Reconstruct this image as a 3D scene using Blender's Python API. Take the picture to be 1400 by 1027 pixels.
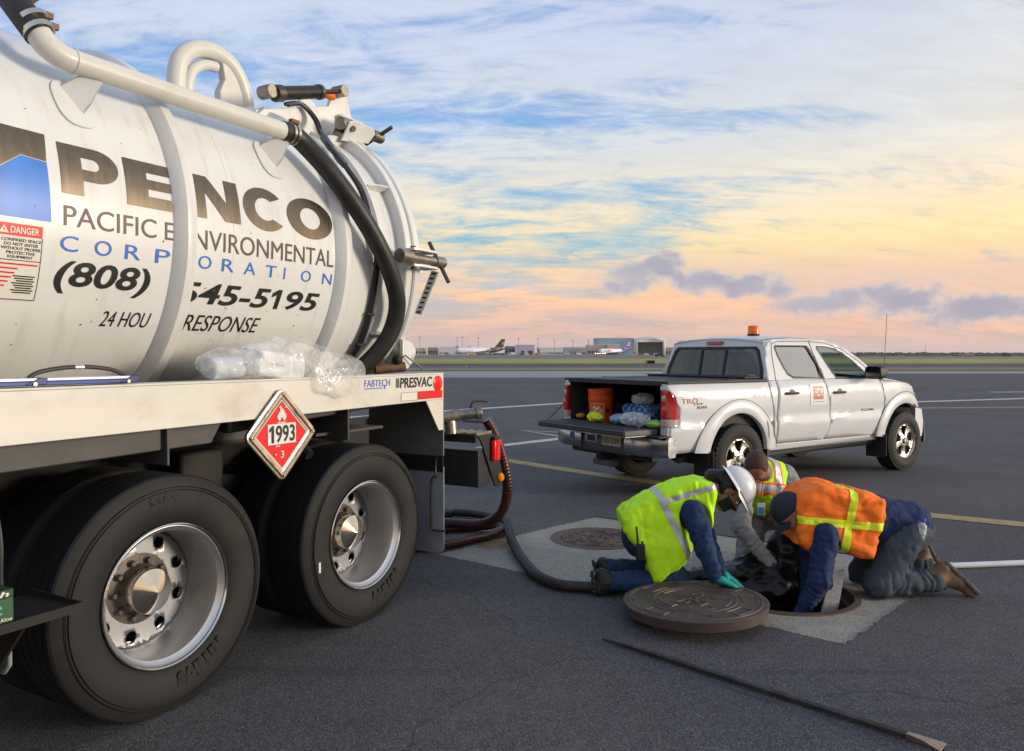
import bpy, bmesh, math, random
import numpy as np
from mathutils import Vector, Matrix, Euler
random.seed(7); rng = np.random.default_rng(7)
R = math.radians
scene = bpy.context.scene
COL = scene.collection
for o in list(bpy.data.objects):
    bpy.data.objects.remove(o, do_unlink=True)

# ------------------------------------------------------------------ camera
FPX = 1070.0; CAMH = 1.54
cam = bpy.data.cameras.new('camera'); cam_ob = bpy.data.objects.new('camera', cam); COL.objects.link(cam_ob)
cam.sensor_width = 36; cam.lens = 36 * FPX / 1400; cam.clip_start = 0.05; cam.clip_end = 20000
cam_ob.location = (0, 0, CAMH); cam_ob.rotation_euler = (R(90) - math.atan(29.5 / FPX), 0, 0)
scene.camera = cam_ob
scene.render.resolution_x = 1024; scene.render.resolution_y = 751

# ------------------------------------------------------------------ sky
SUN_AZ = R(99); SUN_EL = R(8)            # azimuth clockwise from the view direction (+Y)
world = bpy.data.worlds.new('World'); scene.world = world; world.use_nodes = True
wt = world.node_tree; wt.nodes.clear()
def wn(t, **k):
    n = wt.nodes.new(t)
    for a, b in k.items(): setattr(n, a, b)
    return n
def wl(a, b): wt.links.new(a, b)
def wmath(op, a, b=None, c=None, clamp=False):
    n = wn('ShaderNodeMath', operation=op, use_clamp=clamp)
    for i, v in enumerate((a, b, c)):
        if v is None: continue
        if hasattr(v, 'is_linked'): wl(v, n.inputs[i])
        else: n.inputs[i].default_value = v
    return n.outputs[0]
def wramp(fac, stops, interp='EASE'):
    n = wn('ShaderNodeValToRGB'); r = n.color_ramp; r.interpolation = interp
    while len(r.elements) < len(stops): r.elements.new(0.5)
    for e, (p, c) in zip(r.elements, stops):
        e.position = p; e.color = tuple(c) + (1,) if len(c) == 3 else c
    wl(fac, n.inputs[0]); return n.outputs[0]
def wmix(f, a, b):
    n = wn('ShaderNodeMix', data_type='RGBA')
    if hasattr(f, 'is_linked'): wl(f, n.inputs[0])
    else: n.inputs[0].default_value = f
    for i, v in ((6, a), (7, b)):
        if hasattr(v, 'is_linked'): wl(v, n.inputs[i])
        else: n.inputs[i].default_value = tuple(v) + (1,)
    return n.outputs[2]
def wsmooth(v, a, b):
    n = wn('ShaderNodeMapRange', interpolation_type='SMOOTHSTEP'); wl(v, n.inputs[0])
    n.inputs[1].default_value = a; n.inputs[2].default_value = b; return n.outputs[0]
tc = wn('ShaderNodeTexCoord'); sep = wn('ShaderNodeSeparateXYZ'); wl(tc.outputs['Generated'], sep.inputs[0])
dx, dy, dz = sep.outputs
el = wmath('MULTIPLY', wmath('ARCSINE', dz), 180 / math.pi)
az = wmath('MULTIPLY', wmath('ARCTAN2', dx, dy), 180 / math.pi)
eln = wmath('DIVIDE', el, 90, clamp=True)
# clear sky behind the clouds: Nishita at dusk plus the twilight blue it leaves out
sky = wn('ShaderNodeTexSky', sky_type='NISHITA', sun_disc=False, sun_elevation=SUN_EL, sun_rotation=SUN_AZ,
         altitude=0, air_density=1.0, dust_density=2.0, ozone_density=2.5)
skys = wn('ShaderNodeVectorMath', operation='SCALE'); wl(sky.outputs[0], skys.inputs[0]); skys.inputs['Scale'].default_value = 0.09
def deg(*st): return [(e / 90, c) for e, c in st]
blue = wramp(eln, deg((0, (.46, .42, .45)), (2, (.58, .44, .40)), (5, (.47, .50, .52)), (8, (.27, .49, .60)), (12, (.27, .46, .66)), (18, (.19, .37, .68)), (30, (.12, .28, .62)), (90, (.07, .18, .45))), 'LINEAR')
clear = wmix(0.10, blue, skys.outputs[0])
warm = wramp(eln, deg((0, (.46, .40, .43)), (1.5, (.64, .43, .35)), (4, (.82, .50, .30)), (7.5, (.82, .62, .34)), (11, (.70, .63, .50)), (15, (.56, .59, .62)), (22, (.48, .54, .66)), (40, (.42, .48, .60)), (90, (.34, .40, .52))), 'LINEAR')
# cloud sheet coordinates: direction projected onto a flat layer
zc = wmath('ADD', wmath('MAXIMUM', dz, 0.0), 0.26)
px = wmath('DIVIDE', dx, zc); py = wmath('DIVIDE', dy, zc)
comb = wn('ShaderNodeCombineXYZ'); wl(px, comb.inputs[0]); wl(py, comb.inputs[1])
def wnoise(vec, scale, detail, rough, loc=(0, 0, 0), rot=(0, 0, 0), sc=(1, 1, 1), dist=0):
    m = wn('ShaderNodeMapping'); wl(vec, m.inputs[0]); m.inputs[1].default_value = loc; m.inputs[2].default_value = rot; m.inputs[3].default_value = sc
    n = wn('ShaderNodeTexNoise'); wl(m.outputs[0], n.inputs['Vector']); n.inputs['Scale'].default_value = scale
    n.inputs['Detail'].default_value = detail; n.inputs['Roughness'].default_value = rough; n.inputs['Distortion'].default_value = dist
    return n.outputs['Fac']
cir = wnoise(comb.outputs[0], 1.5, 8, .60, loc=(3.1, 1.7, 0), rot=(0, 0, R(24)), sc=(.55, 1.25, 1), dist=1.1)
cir2 = wnoise(comb.outputs[0], 4.2, 8, .62, loc=(7, 2, 0), rot=(0, 0, R(16)), sc=(.50, 1.45, 1), dist=1.0)
cir3 = wnoise(comb.outputs[0], 10.0, 6, .65, loc=(1, 12, 0), rot=(0, 0, R(38)), sc=(.55, 1.3, 1), dist=1.5)
cirm = wmath('ADD', wmath('ADD', wmath('MULTIPLY', cir, .52), wmath('MULTIPLY', cir2, .34)), wmath('MULTIPLY', cir3, .18))
cirm = wmath('ADD', cirm, wmath('MULTIPLY', wmath('MINIMUM', wmath('ABSOLUTE', wmath('ADD', az, 35)), 110), .0016))
cmask = wsmooth(cirm, .475, .635)
# warmer toward the sunset side
sdot = wn('ShaderNodeVectorMath', operation='DOT_PRODUCT'); wl(tc.outputs['Generated'], sdot.inputs[0])
sdot.inputs[1].default_value = (math.sin(R(88)), math.cos(R(88)), 0.12)      # middle of the afterglow on the clouds
glow = wsmooth(sdot.outputs['Value'], -.1, .95)
cm2 = wmath('ADD', cmask, wmath('MULTIPLY', glow, .22), clamp=True)
skyc = wmix(wmath('MULTIPLY', cm2, .95), clear, warm)
gold = wmix(wsmooth(sdot.outputs['Value'], .15, 1.0), (1, 1, 1), (1.32, 1.15, .93))
mul = wn('ShaderNodeMix', data_type='RGBA', blend_type='MULTIPLY'); mul.inputs[0].default_value = 1
wl(skyc, mul.inputs[6]); wl(gold, mul.inputs[7]); skyc = mul.outputs[2]
tex = wmath('ADD', wmath('MULTIPLY', wmath('SUBTRACT', cir3, .5), .24), wmath('ADD', wmath('MULTIPLY', wmath('SUBTRACT', cir2, .5), .26), 1.02))
mv = wn('ShaderNodeVectorMath', operation='SCALE'); wl(skyc, mv.inputs[0]); wl(tex, mv.inputs['Scale']); skyc = mv.outputs[0]
# high grey-violet veils
veil = wnoise(comb.outputs[0], 1.1, 5, .55, loc=(-4, 9, 0), rot=(0, 0, R(-20)), sc=(.5, 1, 1), dist=.5)
vm = wmath('MULTIPLY', wsmooth(veil, .50, .70), wsmooth(el, 9, 22))
skyc = wmix(wmath('MULTIPLY', vm, .40), skyc, (.42, .46, .56))
lav = wnoise(comb.outputs[0], 1.3, 5, .5, loc=(5, -3, 0), sc=(.5, 1.4, 1))
lm = wmath('MULTIPLY', wmath('MULTIPLY', wsmooth(el, 1.6, 3.2), wsmooth(wmath('SUBTRACT', 0, el), -8.5, -4.5)), wsmooth(wmath('ADD', lav, wmath('MULTIPLY', az, .006)), .46, .62))
skyc = wmix(wmath('MULTIPLY', lm, .45), skyc, (.42, .41, .47))
# blue-grey cumulus bank low in the sky
def cloudbank(x0, x1, base, top, seed, soft=1.2, scale=.16):
    cc = wn('ShaderNodeCombineXYZ'); wl(az, cc.inputs[0]); wl(el, cc.inputs[1])
    n = wnoise(cc.outputs[0], scale, 7, .58, loc=(seed, seed * 1.7, 0), sc=(1, 1.9, 1), dist=.4)
    n2 = wnoise(cc.outputs[0], scale * .33, 2, .5, loc=(seed * 2, 3, 0), sc=(1, .2, 1))
    hgt = wmath('ADD', wmath('MULTIPLY', wmath('SUBTRACT', n2, .5), 2.2 * (top - base)), (top + base) / 2 + (top - base) * .12)
    up = wmath('SUBTRACT', wmath('ADD', hgt, wmath('MULTIPLY', wmath('SUBTRACT', n, .5), 7.5)), el)
    up = wsmooth(up, -.15, soft)
    lo = wsmooth(wmath('ADD', el, wmath('MULTIPLY', wmath('SUBTRACT', n, .5), 1.6)), base - .5, base + .7)
    side = wmath('MULTIPLY', wsmooth(az, x0 - 3, x0 + 3), wsmooth(wmath('SUBTRACT', 0, az), -x1 - 3, -x1 + 3))
    return wmath('MULTIPLY', wmath('MULTIPLY', up, lo), side), n
CUM = [(10.85, 6.39, 1.76, 1.18), (9.03, 5.59, 2.4, 1.29), (7.35, 4.87, 1.16, 0.59), (13.66, 5.14, 2.63, 1.07), (16.65, 4.81, 2.56, 1.02), (18.84, 4.35, 1.54, 0.8), (21.89, 3.42, 3.92, 1.02), (26.35, 3.55, 3.44, 1.29), (30.49, 2.77, 4.37, 1.12), (35.03, 2.8, 3.23, 1.07), (40.07, 2.42, 5.02, 1.29)]      # azimuth, elevation, half width, half height in degrees
cc = wn('ShaderNodeCombineXYZ'); wl(az, cc.inputs[0]); wl(el, cc.inputs[1])
cn = wnoise(cc.outputs[0], .62, 9, .55, loc=(3.3, 5.1, 0), sc=(1, 1.25, 1), dist=.2); cn2 = wnoise(cc.outputs[0], .16, 4, .5, loc=(13, 5, 0), sc=(1, 1.6, 1))
best = None
for a0, e0, ra, re in CUM:
    u = wmath('DIVIDE', wmath('SUBTRACT', az, a0), ra); v = wmath('DIVIDE', wmath('SUBTRACT', el, e0), re)
    f = wmath('SUBTRACT', 1.0, wmath('SQRT', wmath('ADD', wmath('MULTIPLY', u, u), wmath('MULTIPLY', v, v))))
    best = f if best is None else wmath('SMOOTH_MAX', best, f, .25)
cum = wsmooth(wmath('ADD', best, wmath('MULTIPLY', wmath('SUBTRACT', cn, .5), 1.7)), -.16, .50)
b2, n2 = cloudbank(40.0, 150.0, 2.5, 4.6, 11.2, soft=1.0, scale=.12)
b3, n3 = cloudbank(-140.0, -14.0, 2.2, 4.2, 23.7, soft=1.0, scale=.10)
core = wsmooth(wmath('ADD', best, wmath('MULTIPLY', wmath('SUBTRACT', cn, .5), 2.2)), .0, .75)
dark = wmix(core, (.44, .455, .52), wmix(wsmooth(cn2, .35, .65), (.23, .275, .40), (.33, .365, .46)))
dark2 = wmix(wsmooth(n2, .35, .65), (.22, .24, .34), (.44, .39, .41))
skyc = wmix(wmath('MULTIPLY', b2, .8), skyc, dark2); skyc = wmix(wmath('MULTIPLY', b3, .6), skyc, dark2)
skyc = wmix(wmath('MULTIPLY', cum, .76), skyc, dark)
# below the horizon: ground haze colour
skyc = wmix(wsmooth(el, -1.5, -.3), (.16, .15, .15), skyc)
bg = wn('ShaderNodeBackground'); wl(skyc, bg.inputs[0]); bg.inputs[1].default_value = 0.71
out = wn('ShaderNodeOutputWorld'); wl(bg.outputs[0], out.inputs[0])

# ------------------------------------------------------------------ sun (low, behind thin cloud)
sl = bpy.data.lights.new('sun', 'SUN'); sl.energy = 1.65; sl.angle = R(15); sl.color = (1.0, .87, .70)
so = bpy.data.objects.new('sun', sl); COL.objects.link(so)
sd = Vector((math.sin(SUN_AZ) * math.cos(SUN_EL), math.cos(SUN_AZ) * math.cos(SUN_EL), math.sin(SUN_EL)))
so.rotation_euler = sd.to_track_quat('Z', 'Y').to_euler(); so.location = sd * 50

scene.view_settings.view_transform = 'Standard'; scene.view_settings.look = 'None'
scene.view_settings.exposure = 0.84; scene.view_settings.gamma = 1.0; scene.view_settings.use_curve_mapping = False
# ------------------------------------------------------------------ helpers
def nlink(t, a, b): t.links.new(a, b)
MATS = {}
def mat(name, col, rough=.5, metal=0.0, var=0.0, vscale=6.0, bump=0.0, bscale=40.0, spec=.5, coat=0.0, dirt=None, dirt_amt=0.0, dirt_scale=3.0,
        trans=0.0, alpha=1.0, emit=None, estr=0.0, aniso=0.0, ior=1.45, rvar=0.0, detail=5, sheen=0.0, stretch=None, crease=0.0, cscale=18.0, streak=0.0):
    if name in MATS: return MATS[name]
    m = bpy.data.materials.new(name); m.use_nodes = True; t = m.node_tree; MATS[name] = m
    b = t.nodes['Principled BSDF']; I = b.inputs
    I['Base Color'].default_value = tuple(col) + (1,); I['Roughness'].default_value = rough; I['Metallic'].default_value = metal
    I['Specular IOR Level'].default_value = spec; I['Coat Weight'].default_value = coat; I['Coat Roughness'].default_value = .18
    I['Transmission Weight'].default_value = trans; I['Alpha'].default_value = alpha; I['IOR'].default_value = ior
    I['Sheen Weight'].default_value = sheen
    if emit: I['Emission Color'].default_value = tuple(emit) + (1,); I['Emission Strength'].default_value = estr
    if var or bump or dirt_amt or rvar or crease or streak:
        tcn = t.nodes.new('ShaderNodeTexCoord'); vec = tcn.outputs['Object']
        if stretch:
            mp = t.nodes.new('ShaderNodeMapping'); mp.inputs[3].default_value = stretch; nlink(t, vec, mp.inputs[0]); vec = mp.outputs[0]
    def noise(scale, det, rough_=.6):
        n = t.nodes.new('ShaderNodeTexNoise'); n.inputs['Scale'].default_value = scale; n.inputs['Detail'].default_value = det; n.inputs['Roughness'].default_value = rough_
        nlink(t, vec, n.inputs['Vector']); return n.outputs['Fac']
    colout = None
    if var:
        n = noise(vscale, detail)
        mr = t.nodes.new('ShaderNodeMapRange'); nlink(t, n, mr.inputs[0]); mr.inputs[1].default_value = .25; mr.inputs[2].default_value = .75
        mr.inputs[3].default_value = 1 - var; mr.inputs[4].default_value = 1 + var
        mx = t.nodes.new('ShaderNodeVectorMath'); mx.operation = 'SCALE'; mx.inputs[0].default_value = tuple(col); nlink(t, mr.outputs[0], mx.inputs['Scale'])
        colout = mx.outputs[0]
    if dirt_amt:
        n = noise(dirt_scale, 8, .68)
        mr = t.nodes.new('ShaderNodeMapRange'); mr.interpolation_type = 'SMOOTHSTEP'; nlink(t, n, mr.inputs[0]); mr.inputs[1].default_value = .48; mr.inputs[2].default_value = .72
        mr.inputs[4].default_value = dirt_amt
        mx = t.nodes.new('ShaderNodeMix'); mx.data_type = 'RGBA'; nlink(t, mr.outputs[0], mx.inputs[0])
        if colout: nlink(t, colout, mx.inputs[6])
        else: mx.inputs[6].default_value = tuple(col) + (1,)
        mx.inputs[7].default_value = tuple(dirt) + (1,); colout = mx.outputs[2]
    if streak:
        mp2 = t.nodes.new('ShaderNodeMapping'); mp2.inputs[3].default_value = (9, 2.5, .55); nlink(t, tcn.outputs['Object'], mp2.inputs[0]); n2 = t.nodes.new('ShaderNodeTexNoise'); n2.inputs['Scale'].default_value = 2.2; n2.inputs['Detail'].default_value = 7; nlink(t, mp2.outputs[0], n2.inputs['Vector'])
        mr = t.nodes.new('ShaderNodeMapRange'); mr.interpolation_type = 'SMOOTHSTEP'; nlink(t, n2.outputs['Fac'], mr.inputs[0]); mr.inputs[1].default_value = .52; mr.inputs[2].default_value = .78; mr.inputs[4].default_value = streak
        mx = t.nodes.new('ShaderNodeMix'); mx.data_type = 'RGBA'; nlink(t, mr.outputs[0], mx.inputs[0])
        if colout: nlink(t, colout, mx.inputs[6])
        else: mx.inputs[6].default_value = tuple(col) + (1,)
        mx.inputs[7].default_value = (.27, .21, .14, 1); colout = mx.outputs[2]
    if colout: nlink(t, colout, I['Base Color'])
    if rvar:
        n = noise(vscale * 1.7, 5)
        mr = t.nodes.new('ShaderNodeMapRange'); nlink(t, n, mr.inputs[0]); mr.inputs[1].default_value = .3; mr.inputs[2].default_value = .7
        mr.inputs[3].default_value = max(rough - rvar, .02); mr.inputs[4].default_value = min(rough + rvar, 1); nlink(t, mr.outputs[0], I['Roughness'])
    if bump:
        n = noise(bscale, 4)
        bp = t.nodes.new('ShaderNodeBump'); bp.inputs['Strength'].default_value = min(bump, 1); bp.inputs['Distance'].default_value = .01 * max(1, bump); nlink(t, n, bp.inputs['Height']); nlink(t, bp.outputs[0], I['Normal'])
        if crease:
            mp3 = t.nodes.new('ShaderNodeMapping'); mp3.inputs[2].default_value = (.4, .7, .3); mp3.inputs[3].default_value = (1, 1, .45); nlink(t, tcn.outputs['Object'], mp3.inputs[0])
            n3 = t.nodes.new('ShaderNodeTexNoise'); n3.noise_type = 'RIDGED_MULTIFRACTAL'; n3.inputs['Scale'].default_value = cscale; n3.inputs['Detail'].default_value = 2.5; n3.inputs['Distortion'].default_value = .8; nlink(t, mp3.outputs[0], n3.inputs['Vector'])
            b3 = t.nodes.new('ShaderNodeBump'); b3.inputs['Strength'].default_value = crease; b3.inputs['Distance'].default_value = .03; nlink(t, n3.outputs['Fac'], b3.inputs['Height']); nlink(t, b3.outputs[0], bp.inputs['Normal'])
    return m

def tag(o, label=None, cat=None, group=None, kind=None):
    if label: o['label'] = label
    if cat: o['category'] = cat
    if group: o['group'] = group
    if kind: o['kind'] = kind
    return o
def empty(name, loc=(0, 0, 0), rz=0.0, label=None, cat=None, group=None):
    o = bpy.data.objects.new(name, None); COL.objects.link(o); o.location = loc; o.rotation_euler = (0, 0, rz); o.empty_display_size = .1
    return tag(o, label, cat, group)
def link_mesh(name, me, m=None, parent=None, loc=None, rot=None):
    o = bpy.data.objects.new(name, me); COL.objects.link(o)
    if m is not None:
        ms = m if isinstance(m, (list, tuple)) else [m]
        me.materials.clear()
        for q in ms: me.materials.append(q)
    if parent: o.parent = parent
    if loc is not None: o.location = loc
    if rot is not None: o.rotation_euler = rot
    return o
def copy_tree(o, parent=None):
    c = o.copy(); COL.objects.link(c); c.parent = parent
    for ch in list(o.children): copy_tree(ch, c)
    return c

class MB:
    """collects shapes, then build() links them as one mesh object"""
    def __init__(s): s.v = []; s.f = []; s.m = []; s.cur = 0
    def add(s, vs, fs, M=None):
        n = len(s.v)
        s.v += [tuple(M @ Vector(p)) for p in vs] if M is not None else [tuple(p) for p in vs]
        s.f += [tuple(i + n for i in f) for f in fs]; s.m += [s.cur] * len(fs); return s
    def box(s, x0, x1, y0, y1, z0, z1, M=None):
        return s.add([(x0, y0, z0), (x1, y0, z0), (x1, y1, z0), (x0, y1, z0), (x0, y0, z1), (x1, y0, z1), (x1, y1, z1), (x0, y1, z1)],
                     [(0, 3, 2, 1), (4, 5, 6, 7), (0, 1, 5, 4), (1, 2, 6, 5), (2, 3, 7, 6), (3, 0, 4, 7)], M)
    def cbox(s, c, size, M=None):
        a = [q / 2 for q in size]; return s.box(c[0] - a[0], c[0] + a[0], c[1] - a[1], c[1] + a[1], c[2] - a[2], c[2] + a[2], M)
    def prism(s, poly, d0, d1, axis='y', M=None):
        """poly of 2-D points in the plane across the axis, extruded d0..d1"""
        def P(a, b, d): return {'y': (a, d, b), 'x': (d, a, b), 'z': (a, b, d)}[axis]
        n = len(poly); vs = [P(a, b, d0) for a, b in poly] + [P(a, b, d1) for a, b in poly]
        fs = [tuple(range(n)), tuple(range(2 * n - 1, n - 1, -1))] + [(i, i + n, (i + 1) % n + n, (i + 1) % n) for i in range(n)]
        return s.add(vs, fs, M)
    def rings(s, rings, closed=True, cap0=True, cap1=True, M=None):
        n = len(rings[0]); vs = [p for r in rings for p in r]; fs = []
        for k in range(len(rings) - 1):
            for i in range(n if closed else n - 1):
                j = (i + 1) % n; fs.append((k * n + i, k * n + j, (k + 1) * n + j, (k + 1) * n + i))
        if closed and cap0: fs.append(tuple(range(n - 1, -1, -1)))
        if closed and cap1: fs.append(tuple((len(rings) - 1) * n + i for i in range(n)))
        return s.add(vs, fs, M)
    def lathe(s, prof, o=(0, 0, 0), axis='y', seg=32, M=None, cap0=False, cap1=False, a0=0.0, a1=2 * math.pi):
        full = abs(a1 - a0 - 2 * math.pi) < 1e-6; na = seg if full else seg + 1; rs = []
        for r, h in prof:
            ring = []
            for i in range(na):
                a = a0 + (a1 - a0) * i / seg; c, q = r * math.cos(a), r * math.sin(a)
                ring.append({'y': (o[0] + c, o[1] + h, o[2] + q), 'x': (o[0] + h, o[1] - c, o[2] + q), 'z': (o[0] + c, o[1] + q, o[2] + h)}[axis])
            rs.append(ring)
        return s.rings(rs, full, cap0, cap1, M)
    def tube(s, pts, r, seg=10, cap=True, closed=False, M=None, sx=1.0):
        P = [Vector(p) for p in pts]; n = len(P); rr = r if isinstance(r, (list, tuple)) else [r] * n
        T = []
        for i in range(n):
            a = P[(i - 1) % n] if (closed or i > 0) else P[0]; b = P[(i + 1) % n] if (closed or i < n - 1) else P[-1]
            T.append((b - a).normalized())
        ref = Vector((0, 0, 1)) if abs(T[0].z) < .9 else Vector((1, 0, 0)); N = (ref - T[0] * ref.dot(T[0])).normalized(); rs = []
        for i in range(n):
            if i: N = (N - T[i] * N.dot(T[i])).normalized()
            B = T[i].cross(N); rs.append([P[i] + (N * math.cos(2 * math.pi * k / seg) + B * math.sin(2 * math.pi * k / seg) * sx) * rr[i] for k in range(seg)])
        if closed: rs.append(rs[0])
        return s.rings(rs, True, cap and not closed, cap and not closed, M)
    def ball(s, c, r, seg=12, rn=8, M=None):
        rx, ry, rz = (r, r, r) if not isinstance(r, (tuple, list)) else r
        rs = []
        for k in range(rn + 1):
            a = -math.pi / 2 + math.pi * k / rn; q = max(math.cos(a), 1e-3)
            rs.append([(c[0] + rx * q * math.cos(2 * math.pi * i / seg), c[1] + ry * q * math.sin(2 * math.pi * i / seg), c[2] + rz * math.sin(a)) for i in range(seg)])
        return s.rings(rs, M=M)
    def mesh(s, name):
        me = bpy.data.meshes.new(name); me.from_pydata(s.v, [], s.f); me.update()
        if any(s.m): me.polygons.foreach_set('material_index', s.m)
        return me
    def build(s, name, m, parent=None, smooth=35, bevel=0.0, bseg=2, loc=None, rot=None, fix=True, solid=0.0):
        me = s.mesh(name)
        if fix:
            bm = bmesh.new(); bm.from_mesh(me); bmesh.ops.recalc_face_normals(bm, faces=bm.faces); bm.to_mesh(me); bm.free()
        if smooth: shade(me, smooth)
        o = link_mesh(name, me, m, parent, loc, rot)
        if solid: q = o.modifiers.new('thick', 'SOLIDIFY'); q.thickness = solid; q.offset = -1
        if bevel: bevmod(o, bevel, bseg)
        return o
def shade(me, ang=35):
    me.polygons.foreach_set('use_smooth', [True] * len(me.polygons)); me.set_sharp_from_angle(angle=R(ang))
def bevmod(o, w, seg=2):
    b = o.modifiers.new('bevel', 'BEVEL'); b.width = w; b.segments = seg; b.limit_method = 'ANGLE'; b.angle_limit = R(40); b.harden_normals = False
    return o
def spline(pts, n=8, closed=False):
    """Catmull-Rom through the points"""
    P = [Vector(p) for p in pts]; m = len(P); o = []
    for i in range(m if closed else m - 1):
        if closed: p0, p1, p2, p3 = P[(i - 1) % m], P[i], P[(i + 1) % m], P[(i + 2) % m]
        else: p0, p1, p2, p3 = P[max(i - 1, 0)], P[i], P[i + 1], P[min(i + 2, m - 1)]
        for k in range(n):
            t = k / n; o.append(.5 * ((2 * p1) + (p2 - p0) * t + (2 * p0 - 5 * p1 + 4 * p2 - p3) * t * t + (3 * p1 - p0 - 3 * p2 + p3) * t ** 3))
    if not closed: o.append(P[-1])
    return o
def superel(cx, cz, a, b, n=2.4, seg=24):
    o = []
    for i in range(seg):
        t = 2 * math.pi * i / seg; c, q = math.cos(t), math.sin(t)
        o.append((cx + a * math.copysign(abs(c) ** (2 / n), c), cz + b * math.copysign(abs(q) ** (2 / n), q)))
    return o
def rrect(x0, x1, z0, z1, r, seg=4):
    o = []
    for cx, cz, a0 in ((x1 - r, z1 - r, 0), (x0 + r, z1 - r, 90), (x0 + r, z0 + r, 180), (x1 - r, z0 + r, 270)):
        for k in range(seg + 1):
            a = R(a0 + 90 * k / seg); o.append((cx + r * math.cos(a), cz + r * math.sin(a)))
    return o

# flat lettering: text outlines turned into plain mesh data once, at the start
def text2d(s, size=1.0, bold=0.0, shear=0.0, sx=1.0, spacing=1.0, align='LEFT'):
    c = bpy.data.curves.new('t', 'FONT'); c.body = s; c.size = size; c.offset = bold; c.shear = shear; c.space_character = spacing; c.align_x = align; c.resolution_u = 4; c.fill_mode = 'FRONT'
    o = bpy.data.objects.new('t', c); COL.objects.link(o)
    dg = bpy.context.evaluated_depsgraph_get(); me = bpy.data.meshes.new_from_object(o.evaluated_get(dg))
    vs = [(v.co.x * sx, v.co.y) for v in me.vertices]; fs = [tuple(p.vertices) for p in me.polygons]
    bpy.data.objects.remove(o); bpy.data.curves.remove(c); bpy.data.meshes.remove(me)
    return vs, fs
def fit2d(t, x0, x1, y0, y1):
    """scale flat lettering into a box"""
    vs, fs = t; xs = [v[0] for v in vs]; ys = [v[1] for v in vs]; a, b, c, d = min(xs), max(xs), min(ys), max(ys)
    return [(x0 + (x - a) / max(b - a, 1e-6) * (x1 - x0), y0 + (y - c) / max(d - c, 1e-6) * (y1 - y0)) for x, y in vs], fs
def poly2d(*polys):
    """filled polygon with holes -> triangles"""
    bm = bmesh.new()
    for p in polys:
        vs = [bm.verts.new((x, y, 0)) for x, y in p]
        for i in range(len(vs)): bm.edges.new((vs[i], vs[(i + 1) % len(vs)]))
    bmesh.ops.triangle_fill(bm, edges=bm.edges[:], use_beauty=True)
    bm.verts.index_update(); r = [(v.co.x, v.co.y) for v in bm.verts], [tuple(v.index for v in f.verts) for f in bm.faces]; bm.free(); return r
def flat(name, t, m, fn, parent, cut=0.0, cutx=0.0, smooth=60, weld=True):
    """flat drawing t mapped into the scene by fn(x, y) -> point; cut = slice height so it can follow a curve"""
    bm = bmesh.new(); vs = [bm.verts.new((x, y, 0)) for x, y in t[0]]
    for f in t[1]:
        try: bm.faces.new([vs[i] for i in f])
        except ValueError: pass
    if weld: bmesh.ops.remove_doubles(bm, verts=bm.verts[:], dist=1e-5)
    for c, k in ((cut, 1), (cutx, 0)):
        if c:
            q = [v.co[k] for v in bm.verts]; a, b = min(q), max(q); h = a + c
            while h < b:
                co = [0, 0, 0]; co[k] = h; no = [0, 0, 0]; no[k] = 1
                bmesh.ops.bisect_plane(bm, geom=bm.verts[:] + bm.edges[:] + bm.faces[:], plane_co=co, plane_no=no); h += c
    for v in bm.verts: v.co = fn(v.co.x, v.co.y)
    me = bpy.data.meshes.new(name); bm.to_mesh(me); bm.free()
    if smooth: shade(me, smooth)
    return link_mesh(name, me, m, parent)

# ---- signed-distance modelling (cloth, bodies, bags): smooth unions meshed by surface nets
def rcone(P, a, b, ra, rb):
    a = np.array(a, float); b = np.array(b, float); d = b - a; L = max(d @ d, 1e-9)
    t = np.clip(((P - a) @ d) / L, 0, 1); return np.linalg.norm(P - a - t[..., None] * d, axis=-1) - (ra + (rb - ra) * t)
def ellip(P, c, r, rot=None):
    q = P - np.array(c, float)
    if rot is not None: q = q @ np.array(Euler(rot).to_matrix())
    r = np.array(r, float); k0 = np.linalg.norm(q / r, axis=-1); k1 = np.linalg.norm(q / (r * r), axis=-1); return k0 * (k0 - 1) / np.maximum(k1, 1e-6)
def rboxs(P, c, h, r, rot=None):
    q = P - np.array(c, float)
    if rot is not None: q = q @ np.array(Euler(rot).to_matrix())
    d = np.abs(q) - (np.array(h, float) - r); return np.linalg.norm(np.maximum(d, 0), axis=-1) + np.minimum(d.max(-1), 0) - r
def smin(a, b, k):
    h = np.maximum(k - np.abs(a - b), 0) / k; return np.minimum(a, b) - h * h * k * .25
def smax(a, b, k): return -smin(-a, -b, k)
def sunion(ds, k):
    r = ds[0]
    for d in ds[1:]: r = smin(r, d, k)
    return r
_lat = np.random.default_rng(5).random((32, 32, 32))
def vnoise(P, s):
    q = P * s + 100.0; i = np.floor(q).astype(int); f = q - i; f = f * f * (3 - 2 * f); r = 0
    for a in (0, 1):
        for b in (0, 1):
            for c in (0, 1):
                w = (f[..., 0] if a else 1 - f[..., 0]) * (f[..., 1] if b else 1 - f[..., 1]) * (f[..., 2] if c else 1 - f[..., 2])
                r = r + w * _lat[(i[..., 0] + a) % 32, (i[..., 1] + b) % 32, (i[..., 2] + c) % 32]
    return r * 2 - 1
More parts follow.
